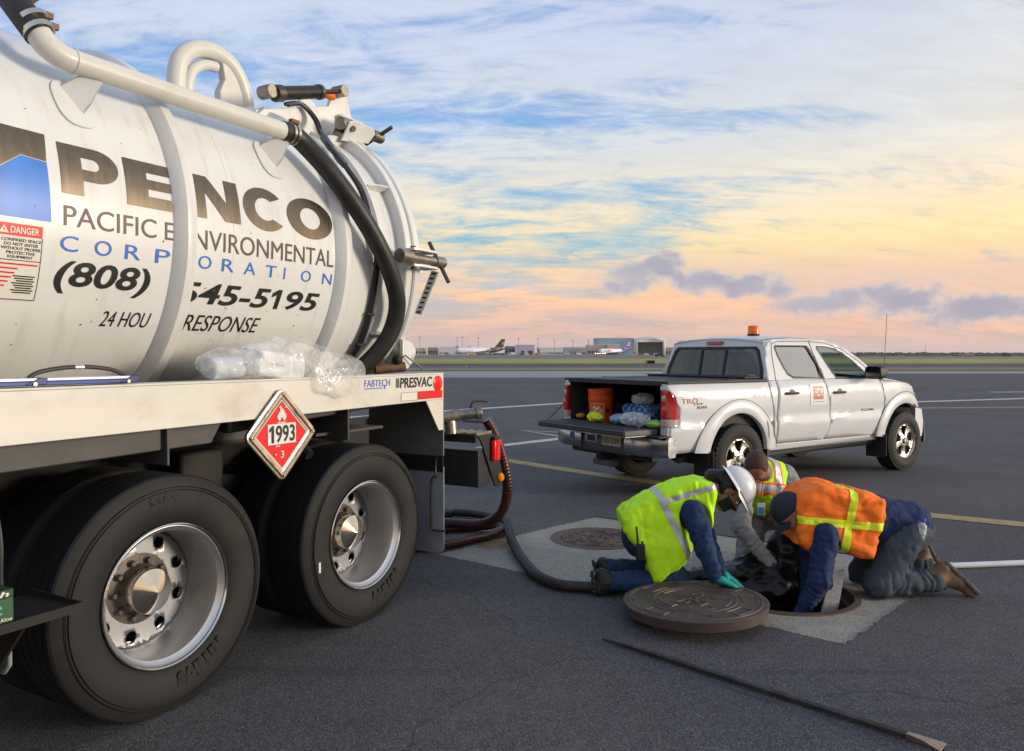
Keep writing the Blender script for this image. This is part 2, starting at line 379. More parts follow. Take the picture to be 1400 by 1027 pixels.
def sdf_mesh(name, fn, lo, hi, h, m, parent=None, smooth_it=1, shade_ang=70):
    lo = np.array(lo, float); hi = np.array(hi, float); n = np.ceil((hi - lo) / h).astype(int) + 1
    ax = [lo[k] + h * np.arange(n[k]) for k in range(3)]
    # sample coarsely, then finely only in blocks near the surface
    S = 5; cx = [np.arange(0, n[k] + S, S) for k in range(3)]; C0 = np.stack(np.meshgrid(*[lo[k] + h * np.minimum(cx[k] + S / 2, n[k] + S) for k in range(3)], indexing='ij'), -1); DC = fn(C0)
    near = np.abs(DC) < h * S * .87 + .035; up_ = lambda A: np.repeat(np.repeat(np.repeat(A, S, 0), S, 1), S, 2)[:n[0], :n[1], :n[2]]
    D = up_(DC).copy(); msk = up_(near); I0 = np.argwhere(msk); D[msk] = fn(lo + h * I0)
    ins = D < 0; c = 0
    for a in (0, 1):
        for b in (0, 1):
            for e in (0, 1): c = c + ins[a:n[0] - 1 + a, b:n[1] - 1 + b, e:n[2] - 1 + e].astype(int)
    act = (c > 0) & (c < 8); idx = -np.ones(act.shape, int); ids = np.argwhere(act); idx[act] = np.arange(len(ids))
    acc = np.zeros((len(ids), 3)); cnt = np.zeros(len(ids)); I = ids
    cor = [(a, b, e) for a in (0, 1) for b in (0, 1) for e in (0, 1)]
    for p in cor:
        for k in range(3):
            if p[k]: continue
            q = list(p); q[k] = 1
            d0 = D[I[:, 0] + p[0], I[:, 1] + p[1], I[:, 2] + p[2]]; d1 = D[I[:, 0] + q[0], I[:, 1] + q[1], I[:, 2] + q[2]]
            s = (d0 < 0) != (d1 < 0); t = np.where(s, d0 / np.where(np.abs(d0 - d1) < 1e-12, 1, d0 - d1), 0)
            pt = np.tile(np.array(p, float), (len(I), 1)); pt[:, k] = t; acc += pt * s[:, None]; cnt += s
    V = lo + h * (I + acc / np.maximum(cnt, 1)[:, None]); F = []
    for k in range(3):
        u, w = (k + 1) % 3, (k + 2) % 3
        sl0 = [slice(None)] * 3; sl1 = [slice(None)] * 3; sl0[k] = slice(0, n[k] - 1); sl1[k] = slice(1, n[k])
        ch = ins[tuple(sl0)] != ins[tuple(sl1)]; e = np.argwhere(ch)
        e = e[(e[:, u] > 0) & (e[:, w] > 0) & (e[:, u] < n[u] - 1) & (e[:, w] < n[w] - 1)]
        if not len(e): continue
        def at(du, dw):
            q = e.copy(); q[:, u] -= du; q[:, w] -= dw; return idx[q[:, 0], q[:, 1], q[:, 2]]
        f = np.stack([at(0, 0), at(1, 0), at(1, 1), at(0, 1)], 1)
        inside = ins[e[:, 0], e[:, 1], e[:, 2]]; f[~inside] = f[~inside][:, ::-1]; F.append(f)
    F = np.concatenate(F); F = F[(F >= 0).all(1)]
    for _ in range(smooth_it):
        S = np.zeros_like(V); N = np.zeros(len(V))
        for a in range(4):
            b = (a + 1) % 4; np.add.at(S, F[:, a], V[F[:, b]]); np.add.at(S, F[:, b], V[F[:, a]]); np.add.at(N, F[:, a], 1); np.add.at(N, F[:, b], 1)
        V = V * .5 + .5 * S / np.maximum(N, 1)[:, None]
    me = bpy.data.meshes.new(name); me.from_pydata(V.tolist(), [], F.tolist()); me.update()
    me.polygons.foreach_set('use_smooth', [True] * len(me.polygons))
    return link_mesh(name, me, m, parent)
def band(src, name, planes, m, parent, off=.003):
    """a strip of src's surface between planes (point, normal: the kept side is behind each), lifted off it"""
    bm = bmesh.new(); bm.from_mesh(src.data)
    for co, no in planes:
        bmesh.ops.bisect_plane(bm, geom=bm.verts[:] + bm.edges[:] + bm.faces[:], plane_co=co, plane_no=no, clear_outer=True)
    bm.normal_update()
    for v in bm.verts: v.co = v.co + v.normal * off
    me = bpy.data.meshes.new(name); bm.to_mesh(me); bm.free()
    me.polygons.foreach_set('use_smooth', [True] * len(me.polygons))
    return link_mesh(name, me, m, parent)
# ------------------------------------------------------------------ ground
def ground_mat(name, c0, c1, speck, sscale=170.0, bumpd=.004, rough=.82, patch=.5, seal=None, stain=None, joint=None, wear=False):
    m = bpy.data.materials.new(name); m.use_nodes = True; t = m.node_tree; b = t.nodes['Principled BSDF']
    tcn = t.nodes.new('ShaderNodeTexCoord'); V = tcn.outputs['Object']
    def N(scale, det=4, rg=.6, sc=None):
        v = V
        if sc: mp = t.nodes.new('ShaderNodeMapping'); mp.inputs[3].default_value = sc; nlink(t, V, mp.inputs[0]); v = mp.outputs[0]
        n = t.nodes.new('ShaderNodeTexNoise'); n.inputs['Scale'].default_value = scale; n.inputs['Detail'].default_value = det; n.inputs['Roughness'].default_value = rg; nlink(t, v, n.inputs['Vector']); return n.outputs['Fac']
    def MR(v, a, b_, c=0, d=1):
        n = t.nodes.new('ShaderNodeMapRange'); n.interpolation_type = 'SMOOTHSTEP'; nlink(t, v, n.inputs[0]); n.inputs[1].default_value = a; n.inputs[2].default_value = b_; n.inputs[3].default_value = c; n.inputs[4].default_value = d; return n.outputs[0]
    def MX(f, a, b_, mode='MIX'):
        n = t.nodes.new('ShaderNodeMix'); n.data_type = 'RGBA'; n.blend_type = mode
        if hasattr(f, 'is_linked'): nlink(t, f, n.inputs[0])
        else: n.inputs[0].default_value = f
        for i, v in ((6, a), (7, b_)):
            if hasattr(v, 'is_linked'): nlink(t, v, n.inputs[i])
            else: n.inputs[i].default_value = tuple(v) + (1,)
        return n.outputs[2]
    c = MX(MR(N(.55, 6), .35, .65), c0, c1)
    c = MX(MR(N(7, 6, .7), .38, .66, 0, patch), c, tuple(q * .72 for q in c0))
    vo = t.nodes.new('ShaderNodeTexVoronoi'); vo.inputs['Scale'].default_value = sscale; nlink(t, V, vo.inputs['Vector'])
    sepc = t.nodes.new('ShaderNodeSeparateColor'); nlink(t, vo.outputs['Color'], sepc.inputs[0])
    grain = MR(sepc.outputs[0], .55, 1.0)
    c = MX(grain, c, speck)
    c = MX(MR(sepc.outputs[1], .82, .95, 0, .75), c, tuple(q * .35 for q in c0))
    if seal: c = MX(MR(N(.8, 5, .5, (.12, 2.2, 1)), .54, .62, 0, seal), c, tuple(q * .55 for q in c0))
    if wear:
        v2 = t.nodes.new('ShaderNodeTexVoronoi'); v2.feature = 'DISTANCE_TO_EDGE'; v2.inputs['Scale'].default_value = .16; wv = t.nodes.new('ShaderNodeVectorMath'); wv.operation = 'ADD'; nz_ = t.nodes.new('ShaderNodeTexNoise'); nz_.inputs['Scale'].default_value = 1.1; nz_.inputs['Detail'].default_value = 6
        nlink(t, V, nz_.inputs['Vector']); nlink(t, V, wv.inputs[0]); nlink(t, nz_.outputs['Color'], wv.inputs[1]); nlink(t, wv.outputs[0], v2.inputs['Vector'])
        c = MX(MR(v2.outputs['Distance'], .0005, .0020, .38, 0), c, tuple(q * .30 for q in c0))
        c = MX(MR(N(.9, 3, .5, (1, 1, 1)), .66, .74, 0, .45), c, tuple(q * .45 for q in c0))
        c = MX(MR(N(2.6, 4, .5, (.10, 1.6, 1)), .60, .72, 0, .35), c, tuple(q * .55 for q in c0))
        c = MX(MR(N(.22, 4, .55), .56, .70, 0, .30), c, tuple(min(1, q * 1.45) for q in c0))
    if stain:
        for (sx, sy, sr, sc_, amt) in stain:
            mp = t.nodes.new('ShaderNodeVectorMath'); mp.operation = 'DISTANCE'; nlink(t, V, mp.inputs[0]); mp.inputs[1].default_value = (sx, sy, 0)
            ad = t.nodes.new('ShaderNodeMath'); nlink(t, mp.outputs['Value'], ad.inputs[0]); ad.operation = 'ADD'
            mn = t.nodes.new('ShaderNodeMath'); mn.operation = 'MULTIPLY'; nlink(t, N(6, 5, .65), mn.inputs[0]); mn.inputs[1].default_value = sr * .9; nlink(t, mn.outputs[0], ad.inputs[1])
            c = MX(MR(ad.outputs[0], sr, sr * 1.25, amt, 0), c, sc_)
    nlink(t, c, b.inputs['Base Color']); b.inputs['Roughness'].default_value = rough; b.inputs['Specular IOR Level'].default_value = .22
    bp = t.nodes.new('ShaderNodeBump'); bp.inputs['Distance'].default_value = bumpd; bp.inputs['Strength'].default_value = .9
    bp2 = t.nodes.new('ShaderNodeBump'); bp2.inputs['Distance'].default_value = bumpd * 3; bp2.inputs['Strength'].default_value = .35
    nlink(t, N(38, 5, .7), bp2.inputs['Height']); nlink(t, vo.outputs['Distance'], bp.inputs['Height']); nlink(t, bp2.outputs[0], bp.inputs['Normal']); nlink(t, bp.outputs[0], b.inputs['Normal'])
    MATS[name] = m; return m
M_ASPH = ground_mat('asphalt', (.070, .070, .078), (.100, .100, .109), (.165, .164, .172), 190, wear=True)
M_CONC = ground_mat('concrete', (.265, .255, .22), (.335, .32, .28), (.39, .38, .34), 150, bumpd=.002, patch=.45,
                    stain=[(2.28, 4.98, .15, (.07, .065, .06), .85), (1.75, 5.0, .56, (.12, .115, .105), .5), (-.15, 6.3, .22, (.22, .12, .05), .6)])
M_FARASPH = mat('far_asphalt', (.15, .142, .142), .85, var=.35, vscale=.6, stretch=(.15, 1, 1))
M_SEAL = mat('seal_coat', (.040, .040, .044), .75, var=.4, vscale=.5, stretch=(.1, 1, 1))
M_FARCONC = mat('far_concrete', (.27, .27, .27), .85, var=.25, vscale=.35, stretch=(.2, 1, 1))
M_GRASS = mat('dry_grass', (.30, .275, .070), .95, var=.45, vscale=.12, dirt=(.42, .32, .12), dirt_amt=.8, dirt_scale=.05, stretch=(.35, 1, 1))
M_GRASS2 = mat('brown_grass', (.21, .175, .075), .95, var=.4, vscale=.1, stretch=(.3, 1, 1))
M_WHITE = mat('worn_white_paint', (.52, .52, .50), .8, var=.25, vscale=9, dirt=(.12, .12, .12), dirt_amt=.65, dirt_scale=5)
M_YELL = mat('worn_yellow_paint', (.36, .27, .11), .8, var=.25, vscale=9, dirt=(.10, .10, .10), dirt_amt=.75, dirt_scale=4)
M_IRON = mat('cast_iron', (.105, .075, .060), .62, metal=.35, var=.35, vscale=9, bump=.5, bscale=160, dirt=(.16, .10, .07), dirt_amt=.6, dirt_scale=5, rvar=.12)
M_LIDIRON = mat('lid_iron', (.095, .070, .066), .60, metal=.35, var=.3, vscale=6, bump=.5, bscale=150, dirt=(.095, .105, .045), dirt_amt=.7, dirt_scale=2.6, rvar=.12)
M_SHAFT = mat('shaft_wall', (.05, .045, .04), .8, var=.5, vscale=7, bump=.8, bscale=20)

def rough_outline(poly, step, amp):
    o = []
    for i in range(len(poly)):
        a = Vector(poly[i]); b = Vector(poly[(i + 1) % len(poly)]); L = (b - a).length; n = max(2, int(L / step)); d = (b - a) / n; nn = Vector((-d.y, d.x)).normalized()
        for k in range(n):
            p = a + d * k + (nn * random.uniform(-amp, amp) if k else Vector((0, 0))); o.append((p.x, p.y))
    return o
PAD = rough_outline([(-.587, 6.0), (.6, 5.075), (1.77, 4.12), (2.62, 5.0), (2.78, 5.85), (.80, 7.39)], .022, .011)
HOLE = (1.76, 5.04); HR = .47; LIDC = (.72, 6.54); LR = .40
def circ(c, r, n=64): return [(c[0] + r * math.cos(2 * math.pi * i / n), c[1] + r * math.sin(2 * math.pi * i / n)) for i in range(n)]
GB = 6000
t2 = poly2d([(-GB, -200), (GB, -200), (GB, GB), (-GB, GB)], PAD)
g = MB(); g.add([(x, y, 0) for x, y in t2[0]], t2[1]); n = len(PAD)
g.add([(x, y, 0) for x, y in PAD] + [(x, y, -.008) for x, y in PAD], [(i, (i + 1) % n, (i + 1) % n + n, i + n) for i in range(n)])
gr = g.build('ground', M_ASPH, smooth=0); tag(gr, 'grey asphalt airport apron running to the horizon', kind='structure')
t2 = poly2d(PAD, circ(HOLE, HR), circ(LIDC, LR))
g = MB(); g.add([(x, y, -.008) for x, y in t2[0]], t2[1]); pad = g.build('concrete_pad', M_CONC, smooth=0)
tag(pad, 'pale concrete pad with ragged edge around the two manholes', kind='structure')

def sheet(name, x0, x1, y0, y1, z, m, label, wob=0.0, n=60):
    g = MB(); top = []; bot = []
    for i in range(n + 1):
        x = x0 + (x1 - x0) * i / n; bot.append((x, y0 + random.uniform(-wob, wob), z)); top.append((x, y1 + random.uniform(-wob, wob), z))
    g.rings([bot, top], closed=False); o = g.build(name, m, smooth=0); return tag(o, label, kind='structure')
sheet('sealed_strip', -120, 160, 41.5, 47.0, .004, M_SEAL, 'dark sealed strip across the apron')
sheet('sealed_strip', -120, 160, 34.0, 36.0, .004, M_SEAL, 'narrower dark sealed strip nearer the camera')
sheet('concrete_taxiway', -200, 10, 51, 70, .006, M_FARCONC, 'light concrete taxiway strip across the apron on the left')
sheet('concrete_taxiway', 10.01, 300, 61, 70, .006, M_FARCONC, 'thin light concrete strip on the right')
sheet('grass_verge', -500, 700, 74, 88, .02, M_GRASS2, 'narrow brownish grass verge beyond the taxiway', .5)
sheet('grass_field', -700, 900, 122, 262, .04, M_GRASS, 'wide yellow green grass field before the far apron', 1.5)
sheet('far_apron', -1500, 250, 265, 1600, .06, M_FARASPH, 'far grey apron in front of the hangars')
sheet('brown_scrub', 251, 2600, 265, 2600, .06, M_GRASS2, 'brown scrub flats toward the right horizon', 4)

def stripe(name, pts, w, m, label, z=.004):
    g = MB(); L = []; Rr = []; P = [Vector(p) for p in pts]
    for i, p in enumerate(P):
        d = (P[min(i + 1, len(P) - 1)] - P[max(i - 1, 0)]).normalized(); q = Vector((-d.y, d.x)) * w / 2
        L.append((p.x + q.x, p.y + q.y, z)); Rr.append((p.x - q.x, p.y - q.y, z))
    g.rings([L, Rr], closed=False); return tag(g.build(name, m, smooth=0), label, kind='structure')
stripe('yellow_line', [(p.x, p.y) for p in spline([(-4, 15.6, 0), (-1.6, 12.9, 0), (-.1, 11.3, 0), (1.19, 9.85, 0), (2.5, 8.62, 0), (3.88, 7.52, 0), (4.7, 6.97, 0), (8, 5.0, 0)], 8)], .24, M_YELL, 'worn yellow guide line passing behind the workers')
stripe('white_line', [(-6.2, 16.7), (-1.216, 21.65), (1.84, 24.57), (6, 28.6)], .38, M_WHITE, 'far white painted line left of the pickup')
stripe('white_line', [(-5, 8.3), (-.245, 13.05), (1.0, 14.3), (2.2, 15.4)], .24, M_WHITE, 'near white painted line left of the pickup')
stripe('white_line', [(.95, 14.5), (.2, 15.7), (1.6, 15.0)], .10, M_WHITE, 'faint white arrow mark beside the near white line')
stripe('white_line', [(9.5, 23.7), (13.5, 25.3), (17.7, 27.0), (30, 32)], .42, M_WHITE, 'white painted line beyond the pickup front')
stripe('white_line', [(8, 21.9), (11.76, 22.24), (14.77, 22.55), (30, 24.1)], .30, M_YELL, 'dull yellowish line below the white line on the right')
stripe('white_line', [(19.3, 31.5), (30, 32.5)], .4, M_WHITE, 'short white line at the right edge of the apron')
stripe('white_line', [(-40, 55), (-10, 56), (8, 56.5)], .25, M_WHITE, 'thin white line along the light concrete strip')

# manholes -----------------------------------------------------------
def ridge(g, pts, z, w, h, closed=False):
    P = [Vector((p[0], p[1], 0)) for p in pts]; n = len(P); L = []; Q = []
    for i in range(n):
        a = P[(i - 1) % n] if closed or i else P[0]; b = P[(i + 1) % n] if closed or i < n - 1 else P[-1]
        d = (b - a).normalized(); q = Vector((-d.y, d.x, 0)) * w / 2; L.append(P[i] + q); Q.append(P[i] - q)
    rs = [[(l.x, l.y, z - .002), (l.x * .8 + q.x * .2, l.y * .8 + q.y * .2, z + h), (q.x * .8 + l.x * .2, q.y * .8 + l.y * .2, z + h), (q.x, q.y, z - .002)] for l, q in zip(L, Q)]
    if closed: rs.append(rs[0])
    g.rings(rs, closed=True, cap0=not closed, cap1=not closed)
def pol(r, a): return (r * math.cos(R(a)), r * math.sin(R(a)))
def arc(r, a0, a1, n=10): return [pol(r, a0 + (a1 - a0) * i / n) for i in range(n + 1)]
def lid_relief(parent, s, z, m):
    for k in range(8):                       # battlement ring
        a = 45 * k; g = MB()
        ridge(g, [pol(.30 * s, a + 4), pol(.355 * s, a + 4)] + arc(.355 * s, a + 4, a + 26, 4) + [pol(.30 * s, a + 26)], z, .011 * s, .0055); g.build('relief_bar', m, parent)
        g = MB(); ridge(g, arc(.27 * s, a + 2, a + 32, 5), z, .011 * s, .0055); g.build('relief_bar', m, parent)
    for k in range(5):
        a = 72 * k; g = MB(); ridge(g, arc(.20 * s, a, a + 50, 6) + [pol(.155 * s, a + 50)], z, .013 * s, .006); g.build('relief_bar', m, parent)
        g = MB(); ridge(g, [pol(.06 * s, a + 20), pol(.13 * s, a + 32), pol(.10 * s, a + 62), pol(.05 * s, a + 60)], z, .013 * s, .006); g.build('relief_bar', m, parent)
t = empty('manhole_cover', (LIDC[0], LIDC[1], -.008), .3, 'closed round iron manhole cover set in the concrete pad', 'manhole cover')
MB().lathe([(.398, -.12), (.398, .003), (.308, .003), (.308, -.03)], axis='z', seg=56).build('frame_ring', M_IRON, t, bevel=.002)
MB().lathe([(.0, .002), (.285, .002), (.302, .004), (.302, -.03)], axis='z', seg=56).build('cover', M_IRON, t)
lid_relief(t, .74, .002, M_IRON)
t = empty('manhole', (HOLE[0], HOLE[1], -.008), 0, 'open manhole with rusty iron frame ring and dark shaft', 'manhole')
MB().lathe([(.468, -.15), (.468, .006), (.425, .010), (.425, -.055), (.385, -.055), (.385, -.16)], axis='z', seg=72).build('frame_ring', M_IRON, t, bevel=.003)
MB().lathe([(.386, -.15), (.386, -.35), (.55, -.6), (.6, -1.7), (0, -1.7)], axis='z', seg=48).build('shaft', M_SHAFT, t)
# lifted lid
t = empty('manhole_cover', (1.06, 4.49, .088), .4, 'heavy loose iron manhole cover lying tilted beside the open manhole', 'manhole cover')
t.rotation_euler = (R(-1.6), R(-1.0), .4)
LZ = .032
MB().lathe([(0, -.03), (.36, -.03), (.385, -.034), (.402, -.026), (.412, .028), (.408, LZ), (.395, LZ + .001), (0, LZ)], axis='z', seg=80).build('cover', M_LIDIRON, t, smooth=50)
M_RELIEF = mat('worn_relief', (.115, .090, .083), .6, metal=.35, var=.3, vscale=20)
lid_relief(t, 1.0, LZ, M_RELIEF)
for r_ in (.235, .375): MB().lathe([(r_ - .006, LZ - .001), (r_ - .004, LZ + .005), (r_ + .004, LZ + .005), (r_ + .006, LZ - .001)], axis='z', seg=72).build('relief_ring', M_RELIEF, t)
g = MB(); ridge(g, [pol(.02, 40 * i) if i % 2 else pol(.075, 40 * i) for i in range(9)], LZ, .014, .008, True); g.build('relief_emblem', M_RELIEF, t)
for a in (100, 280): MB().lathe([(.0, LZ + .003), (.014, LZ + .003), (.016, LZ)], o=(pol(.34, a)[0], pol(.34, a)[1], 0), axis='z', seg=10).build('pick_hole', M_SHAFT, t)
# wooden/steel blocks the lid rests on
g = MB(); g.box(-.30, .30, -.02, .02, -.088, -.034); g.build('support_bar', M_SHAFT, t, bevel=.004)

# pry bar
M_STEEL = mat('dark_steel', (.095, .085, .080), .45, metal=.8, var=.4, vscale=14, dirt=(.13, .08, .055), dirt_amt=.7, dirt_scale=9, rvar=.15)
a = Vector((.487, 4.164)); b = Vector((1.674, 2.995)); L = (b - a).length
t = empty('pry_bar', (a.x, a.y, 0), math.atan2(b.y - a.y, b.x - a.x), 'long dark steel pry bar lying on the asphalt', 'pry bar')
hexa = lambda x, r, z=.016, sz=1.0: [(x, r * math.cos(R(60 * k + 30)), z + r * sz * math.sin(R(60 * k + 30))) for k in range(6)]
MB().rings([hexa(0, .007, .010), hexa(.14, .0145), hexa(.3, .0155), hexa(L - .13, .0155)]).build('shaft', M_STEEL, t, smooth=20, bevel=.001)
g = MB(); g.rings([[(x, -w, z - h), (x, w, z - h), (x, w, z + h), (x, -w, z + h)] for x, w, z, h in ((L - .135, .0135, .016, .012), (L - .07, .020, .017, .008), (L, .042, .014, .002))]); g.build('chisel_tip', mat('worn_steel', (.32, .25, .20), .4, metal=.9, var=.2, vscale=30), t, bevel=.001)
# white pole
a = Vector((3.10, 5.565)); b = Vector((5.2, 5.85)); L = (b - a).length
t = empty('white_pole', (a.x, a.y, .022), math.atan2(b.y - a.y, b.x - a.x), 'long white pole lying on the asphalt behind the orange vest worker', 'pole')
MB().tube([(0, 0, 0), (L, 0, 0)], .021, 14).build('pole_tube', mat('white_plastic', (.62, .64, .66), .4, var=.1, vscale=3), t)
MB().tube([(-.01, 0, 0), (.06, 0, 0)], .0235, 14).build('end_cap', mat('pale_cap', (.55, .58, .62), .4), t)

# suction hose
def hose_mesh(path, r, pitch, amp, seg=14):
    P = spline(path, 14); acc = [0]
    for i in range(1, len(P)): acc.append(acc[-1] + (P[i] - P[i - 1]).length)
    tot = acc[-1]; n = int(tot / (pitch / 4)); pts = []; j = 0
    for k in range(n + 1):
        s = tot * k / n
        while j < len(P) - 2 and acc[j + 1] < s: j += 1
        u = (s - acc[j]) / max(acc[j + 1] - acc[j], 1e-6); pts.append(P[j].lerp(P[j + 1], u))
    rr = [r + amp * (0, 1, 0, -1)[k % 4] for k in range(n + 1)]
    return pts, rr
M_HOSE = mat('red_black_hose', (.046, .011, .010), .36, var=.5, vscale=5, dirt=(.018, .017, .019), dirt_amt=1.0, dirt_scale=2.0, spec=.6)
path = [(-.20, 6.18, 1.02), (-.12, 6.20, .86), (-.055, 6.22, .62), (-.04, 6.27, .42), (-.10, 6.33, .24), (-.26, 6.40, .14), (-.55, 6.46, .135), (-.95, 6.40, .13), (-1.22, 6.15, .06), (-1.05, 5.98, .045), (-.78, 6.02, .045), (-.5, 6.15, .045), (-.33, 6.32, .045), (-.14, 6.47, .045), (-.07, 6.64, .045), (-.2, 6.78, .045), (-.42, 6.73, .045), (-.75, 6.66, .045), (-1.1, 6.72, .045), (-1.22, 7.0, .045), (-.95, 7.3, .045), (-.62, 7.37, .045), (-.34, 7.28, .045), (-.13, 7.06, .05), (-.045, 6.72, .095), (-.02, 6.38, .06), (.03, 5.98, .04), (.08, 5.66, .04), (.165, 5.28, .04), (.30, 5.06, .04), (.47, 5.0, .04), (.66, 4.985, .04), (.92, 5.06, .04), (1.15, 5.2, .045), (1.36, 5.25, .06), (1.48, 5.2, .02), (1.56, 5.14, -.2), (1.6, 5.1, -.7)]
cut_ = 21
SH = empty('suction_hose', (path[10][0], path[10][1], 0), 0, 'dark red and black suction hose coiled behind the truck and running to the manhole', 'hose')
offs = Vector((-path[10][0], -path[10][1], 0))
pts, rr = hose_mesh(path[:cut_ + 1], .042, .028, .0026); MB().tube([p + offs for p in pts], rr, 14).build('ribbed_coil', M_HOSE, SH, smooth=60)
pts, rr = hose_mesh(path[cut_:], .036, .022, .0014); MB().tube([p + offs for p in pts], rr, 14).build('black_lead', mat('black_hose_rubber', (.020, .019, .021), .5, var=.3, vscale=6, dirt=(.075, .018, .016), dirt_amt=.6, dirt_scale=2.5), SH, smooth=60)
p_ = Vector(path[cut_]) + offs; d_ = (Vector(path[cut_ + 1]) - Vector(path[cut_ - 1])).normalized(); MB().tube([p_ - d_ * .06, p_ + d_ * .06], .048, 16).build('hose_coupling', mat('coupling_metal', (.12, .11, .11), .4, metal=.8), SH, bevel=.004)
# ------------------------------------------------------------------ vacuum truck (local: x rearward, y toward the far side, z up)
M_TANK = mat('truck_white_paint', (.70, .71, .70), .32, var=.05, vscale=1.5, dirt=(.48, .41, .30), dirt_amt=.28, dirt_scale=2.2, rvar=.08, coat=.7, streak=.20, stretch=(1, 1, .35))
M_RAIL = mat('rail_white_paint', (.66, .64, .575), .45, var=.06, vscale=3, dirt=(.36, .29, .20), dirt_amt=.5, dirt_scale=2.8, rvar=.1, stretch=(.6, 1, 1))
M_PIPE = mat('pipe_white_paint', (.63, .62, .58), .36, var=.06, vscale=4, dirt=(.40, .32, .22), dirt_amt=.4, dirt_scale=4, rvar=.1)
M_GREY = mat('grey_fender_paint', (.055, .055, .056), .55, var=.15, vscale=5, dirt=(.10, .09, .08), dirt_amt=.6, dirt_scale=4)
M_FLAP = mat('dusty_rubber_flap', (.27, .295, .335), .75, var=.2, vscale=4, dirt=(.18, .19, .21), dirt_amt=.6, dirt_scale=3, bump=.15, bscale=60)
M_FRAME = mat('chassis_black', (.011, .011, .011), .7, var=.4, vscale=4, dirt=(.026, .020, .016), dirt_amt=.6, dirt_scale=3)
M_TYRE = mat('tyre_rubber', (.015, .0148, .0148), .70, var=.25, vscale=5, dirt=(.034, .030, .027), dirt_amt=.5, dirt_scale=3.5, bump=.12, bscale=120, spec=.4)
M_TREAD = mat('tyre_tread', (.008, .009, .012), .75, var=.25, vscale=10, bump=.2, bscale=90, spec=.4)
M_ALU = mat('wheel_aluminium', (.62, .62, .63), .42, metal=1.0, var=.04, vscale=3)
M_ALUP = mat('polished_rim', (.66, .63, .60), .16, metal=1.0, var=.06, vscale=6, rvar=.06)
M_CAP = mat('hub_cap_chrome', (.66, .60, .50), .13, metal=1.0, rvar=.06, vscale=8)
M_HUB = mat('rusty_hub', (.10, .085, .075), .55, metal=.5, var=.4, vscale=18)
M_DARK = mat('dark_void', (.012, .012, .012), .9)
M_RUBH = mat('black_rubber_hose', (.022, .022, .022), .48, var=.3, vscale=9, dirt=(.05, .045, .04), dirt_amt=.5, dirt_scale=5, spec=.45)
M_CABLE = mat('black_cable', (.014, .014, .015), .4)
M_GALV = mat('bolt_steel', (.30, .27, .23), .42, metal=.85, var=.3, vscale=20, dirt=(.16, .09, .05), dirt_amt=.6, dirt_scale=12)
M_RUST = mat('rusty_steel', (.17, .10, .065), .65, metal=.4, var=.4, vscale=20)
M_CLAMP = mat('clamp_steel', (.62, .58, .50), .25, metal=1.0)
M_PENCO = mat('metallic_film', (.185, .150, .112), .30, metal=1.0, var=.12, vscale=3, rvar=.05, stretch=(8, 8, .4))
M_BROWN = mat('brown_vinyl', (.085, .055, .045), .4, var=.1)
M_BLUEV = mat('blue_vinyl', (.035, .145, .55), .35)
M_BLUEL = mat('bright_blue_vinyl', (.045, .20, .66), .35, var=.2, vscale=2, stretch=(6, 6, .3))
M_BLACKV = mat('black_vinyl', (.018, .017, .017), .4)
M_WHITEV = mat('white_vinyl', (.70, .68, .62), .4)
M_REDV = mat('red_vinyl', (.72, .016, .016), .35)
M_REDL = mat('red_lens', (.90, .020, .018), .2)
M_AMBER = mat('amber_lens', (.95, .27, .018), .2)

TR = empty('vacuum_truck', (-.8104, 4.4667, 0), R(60.6), 'white vacuum tank truck with dual rear axles and a big round rear door', 'truck')
YC, ZC, RS = 1.22, 2.13, .945
def cyp(x, th, r): return Vector((x, YC - r * math.cos(th), ZC + r * math.sin(th)))
AX = (0, YC, ZC)
def ringx(prof, name, m, seg=96, parent=None, **k): return MB().lathe(prof, o=AX, axis='x', seg=seg).build(name, m, parent or TR, **k)

# tank
shell = ringx([(0, -4.55), (.5, -4.50), (.8, -4.38), (RS, -4.2), (RS, -3.0), (RS, -2.0), (RS, -.85), (RS, .3), (RS, .62)], 'tank_shell', M_TANK, 128)
for x in (-3.08, -2.05, -1.01, .088):
    ringx([(RS - .01, x - .068), (RS + .012, x - .062), (RS + .052, x - .022), (RS + .055, x + .010), (RS + .050, x + .030), (RS + .008, x + .062), (RS - .01, x + .068)], 'stiffening_rib', M_TANK, 128, smooth=30)
for x in (-.72, -1.9): ringx([(RS - .004, x - .006), (RS + .0015, x - .003), (RS + .0015, x + .003), (RS - .004, x + .006)], 'weld_seam', M_TANK, 96)
ringx([(RS - .01, .42), (RS + .022, .425), (RS + .022, .445), (RS - .01, .45)], 'tank_lip', M_TANK, 96, smooth=30)
ringx([(RS - .02, .615), (1.012, .615), (1.018, .621), (1.018, .675), (1.008, .682), (.90, .682)], 'tank_flange', M_TANK, 128, smooth=30)
ringx([(.985, .684), (.985, .698), (.9, .698)], 'door_seal', M_FRAME, 96)
ringx([(.93, .700), (1.010, .700), (1.020, .708), (1.020, .760), (1.010, .770), (.95, .772), (.9, .80), (.7, .90), (.4, .985), (0, 1.02)], 'rear_door', M_TANK, 128, smooth=30)
for th in (30, -28, 60, -62, 118, 150, 180, 212, 242):
    a = R(th); g = MB(); n = Vector((0, -math.cos(a), math.sin(a))); tt = Vector((0, math.sin(a), math.cos(a))) * .005
    q = [cyp(.43, a, RS - .01), cyp(.44, a, RS + .035), cyp(.50, a, RS + .055), cyp(.616, a, 1.01), cyp(.616, a, RS - .01)]
    g.rings([[p + tt for p in q], [p - tt for p in q]]); g.build('flange_gusset', M_TANK, TR)
    g = MB(); q = [cyp(.43, a, RS + .002), cyp(.616, a, RS + .002)]
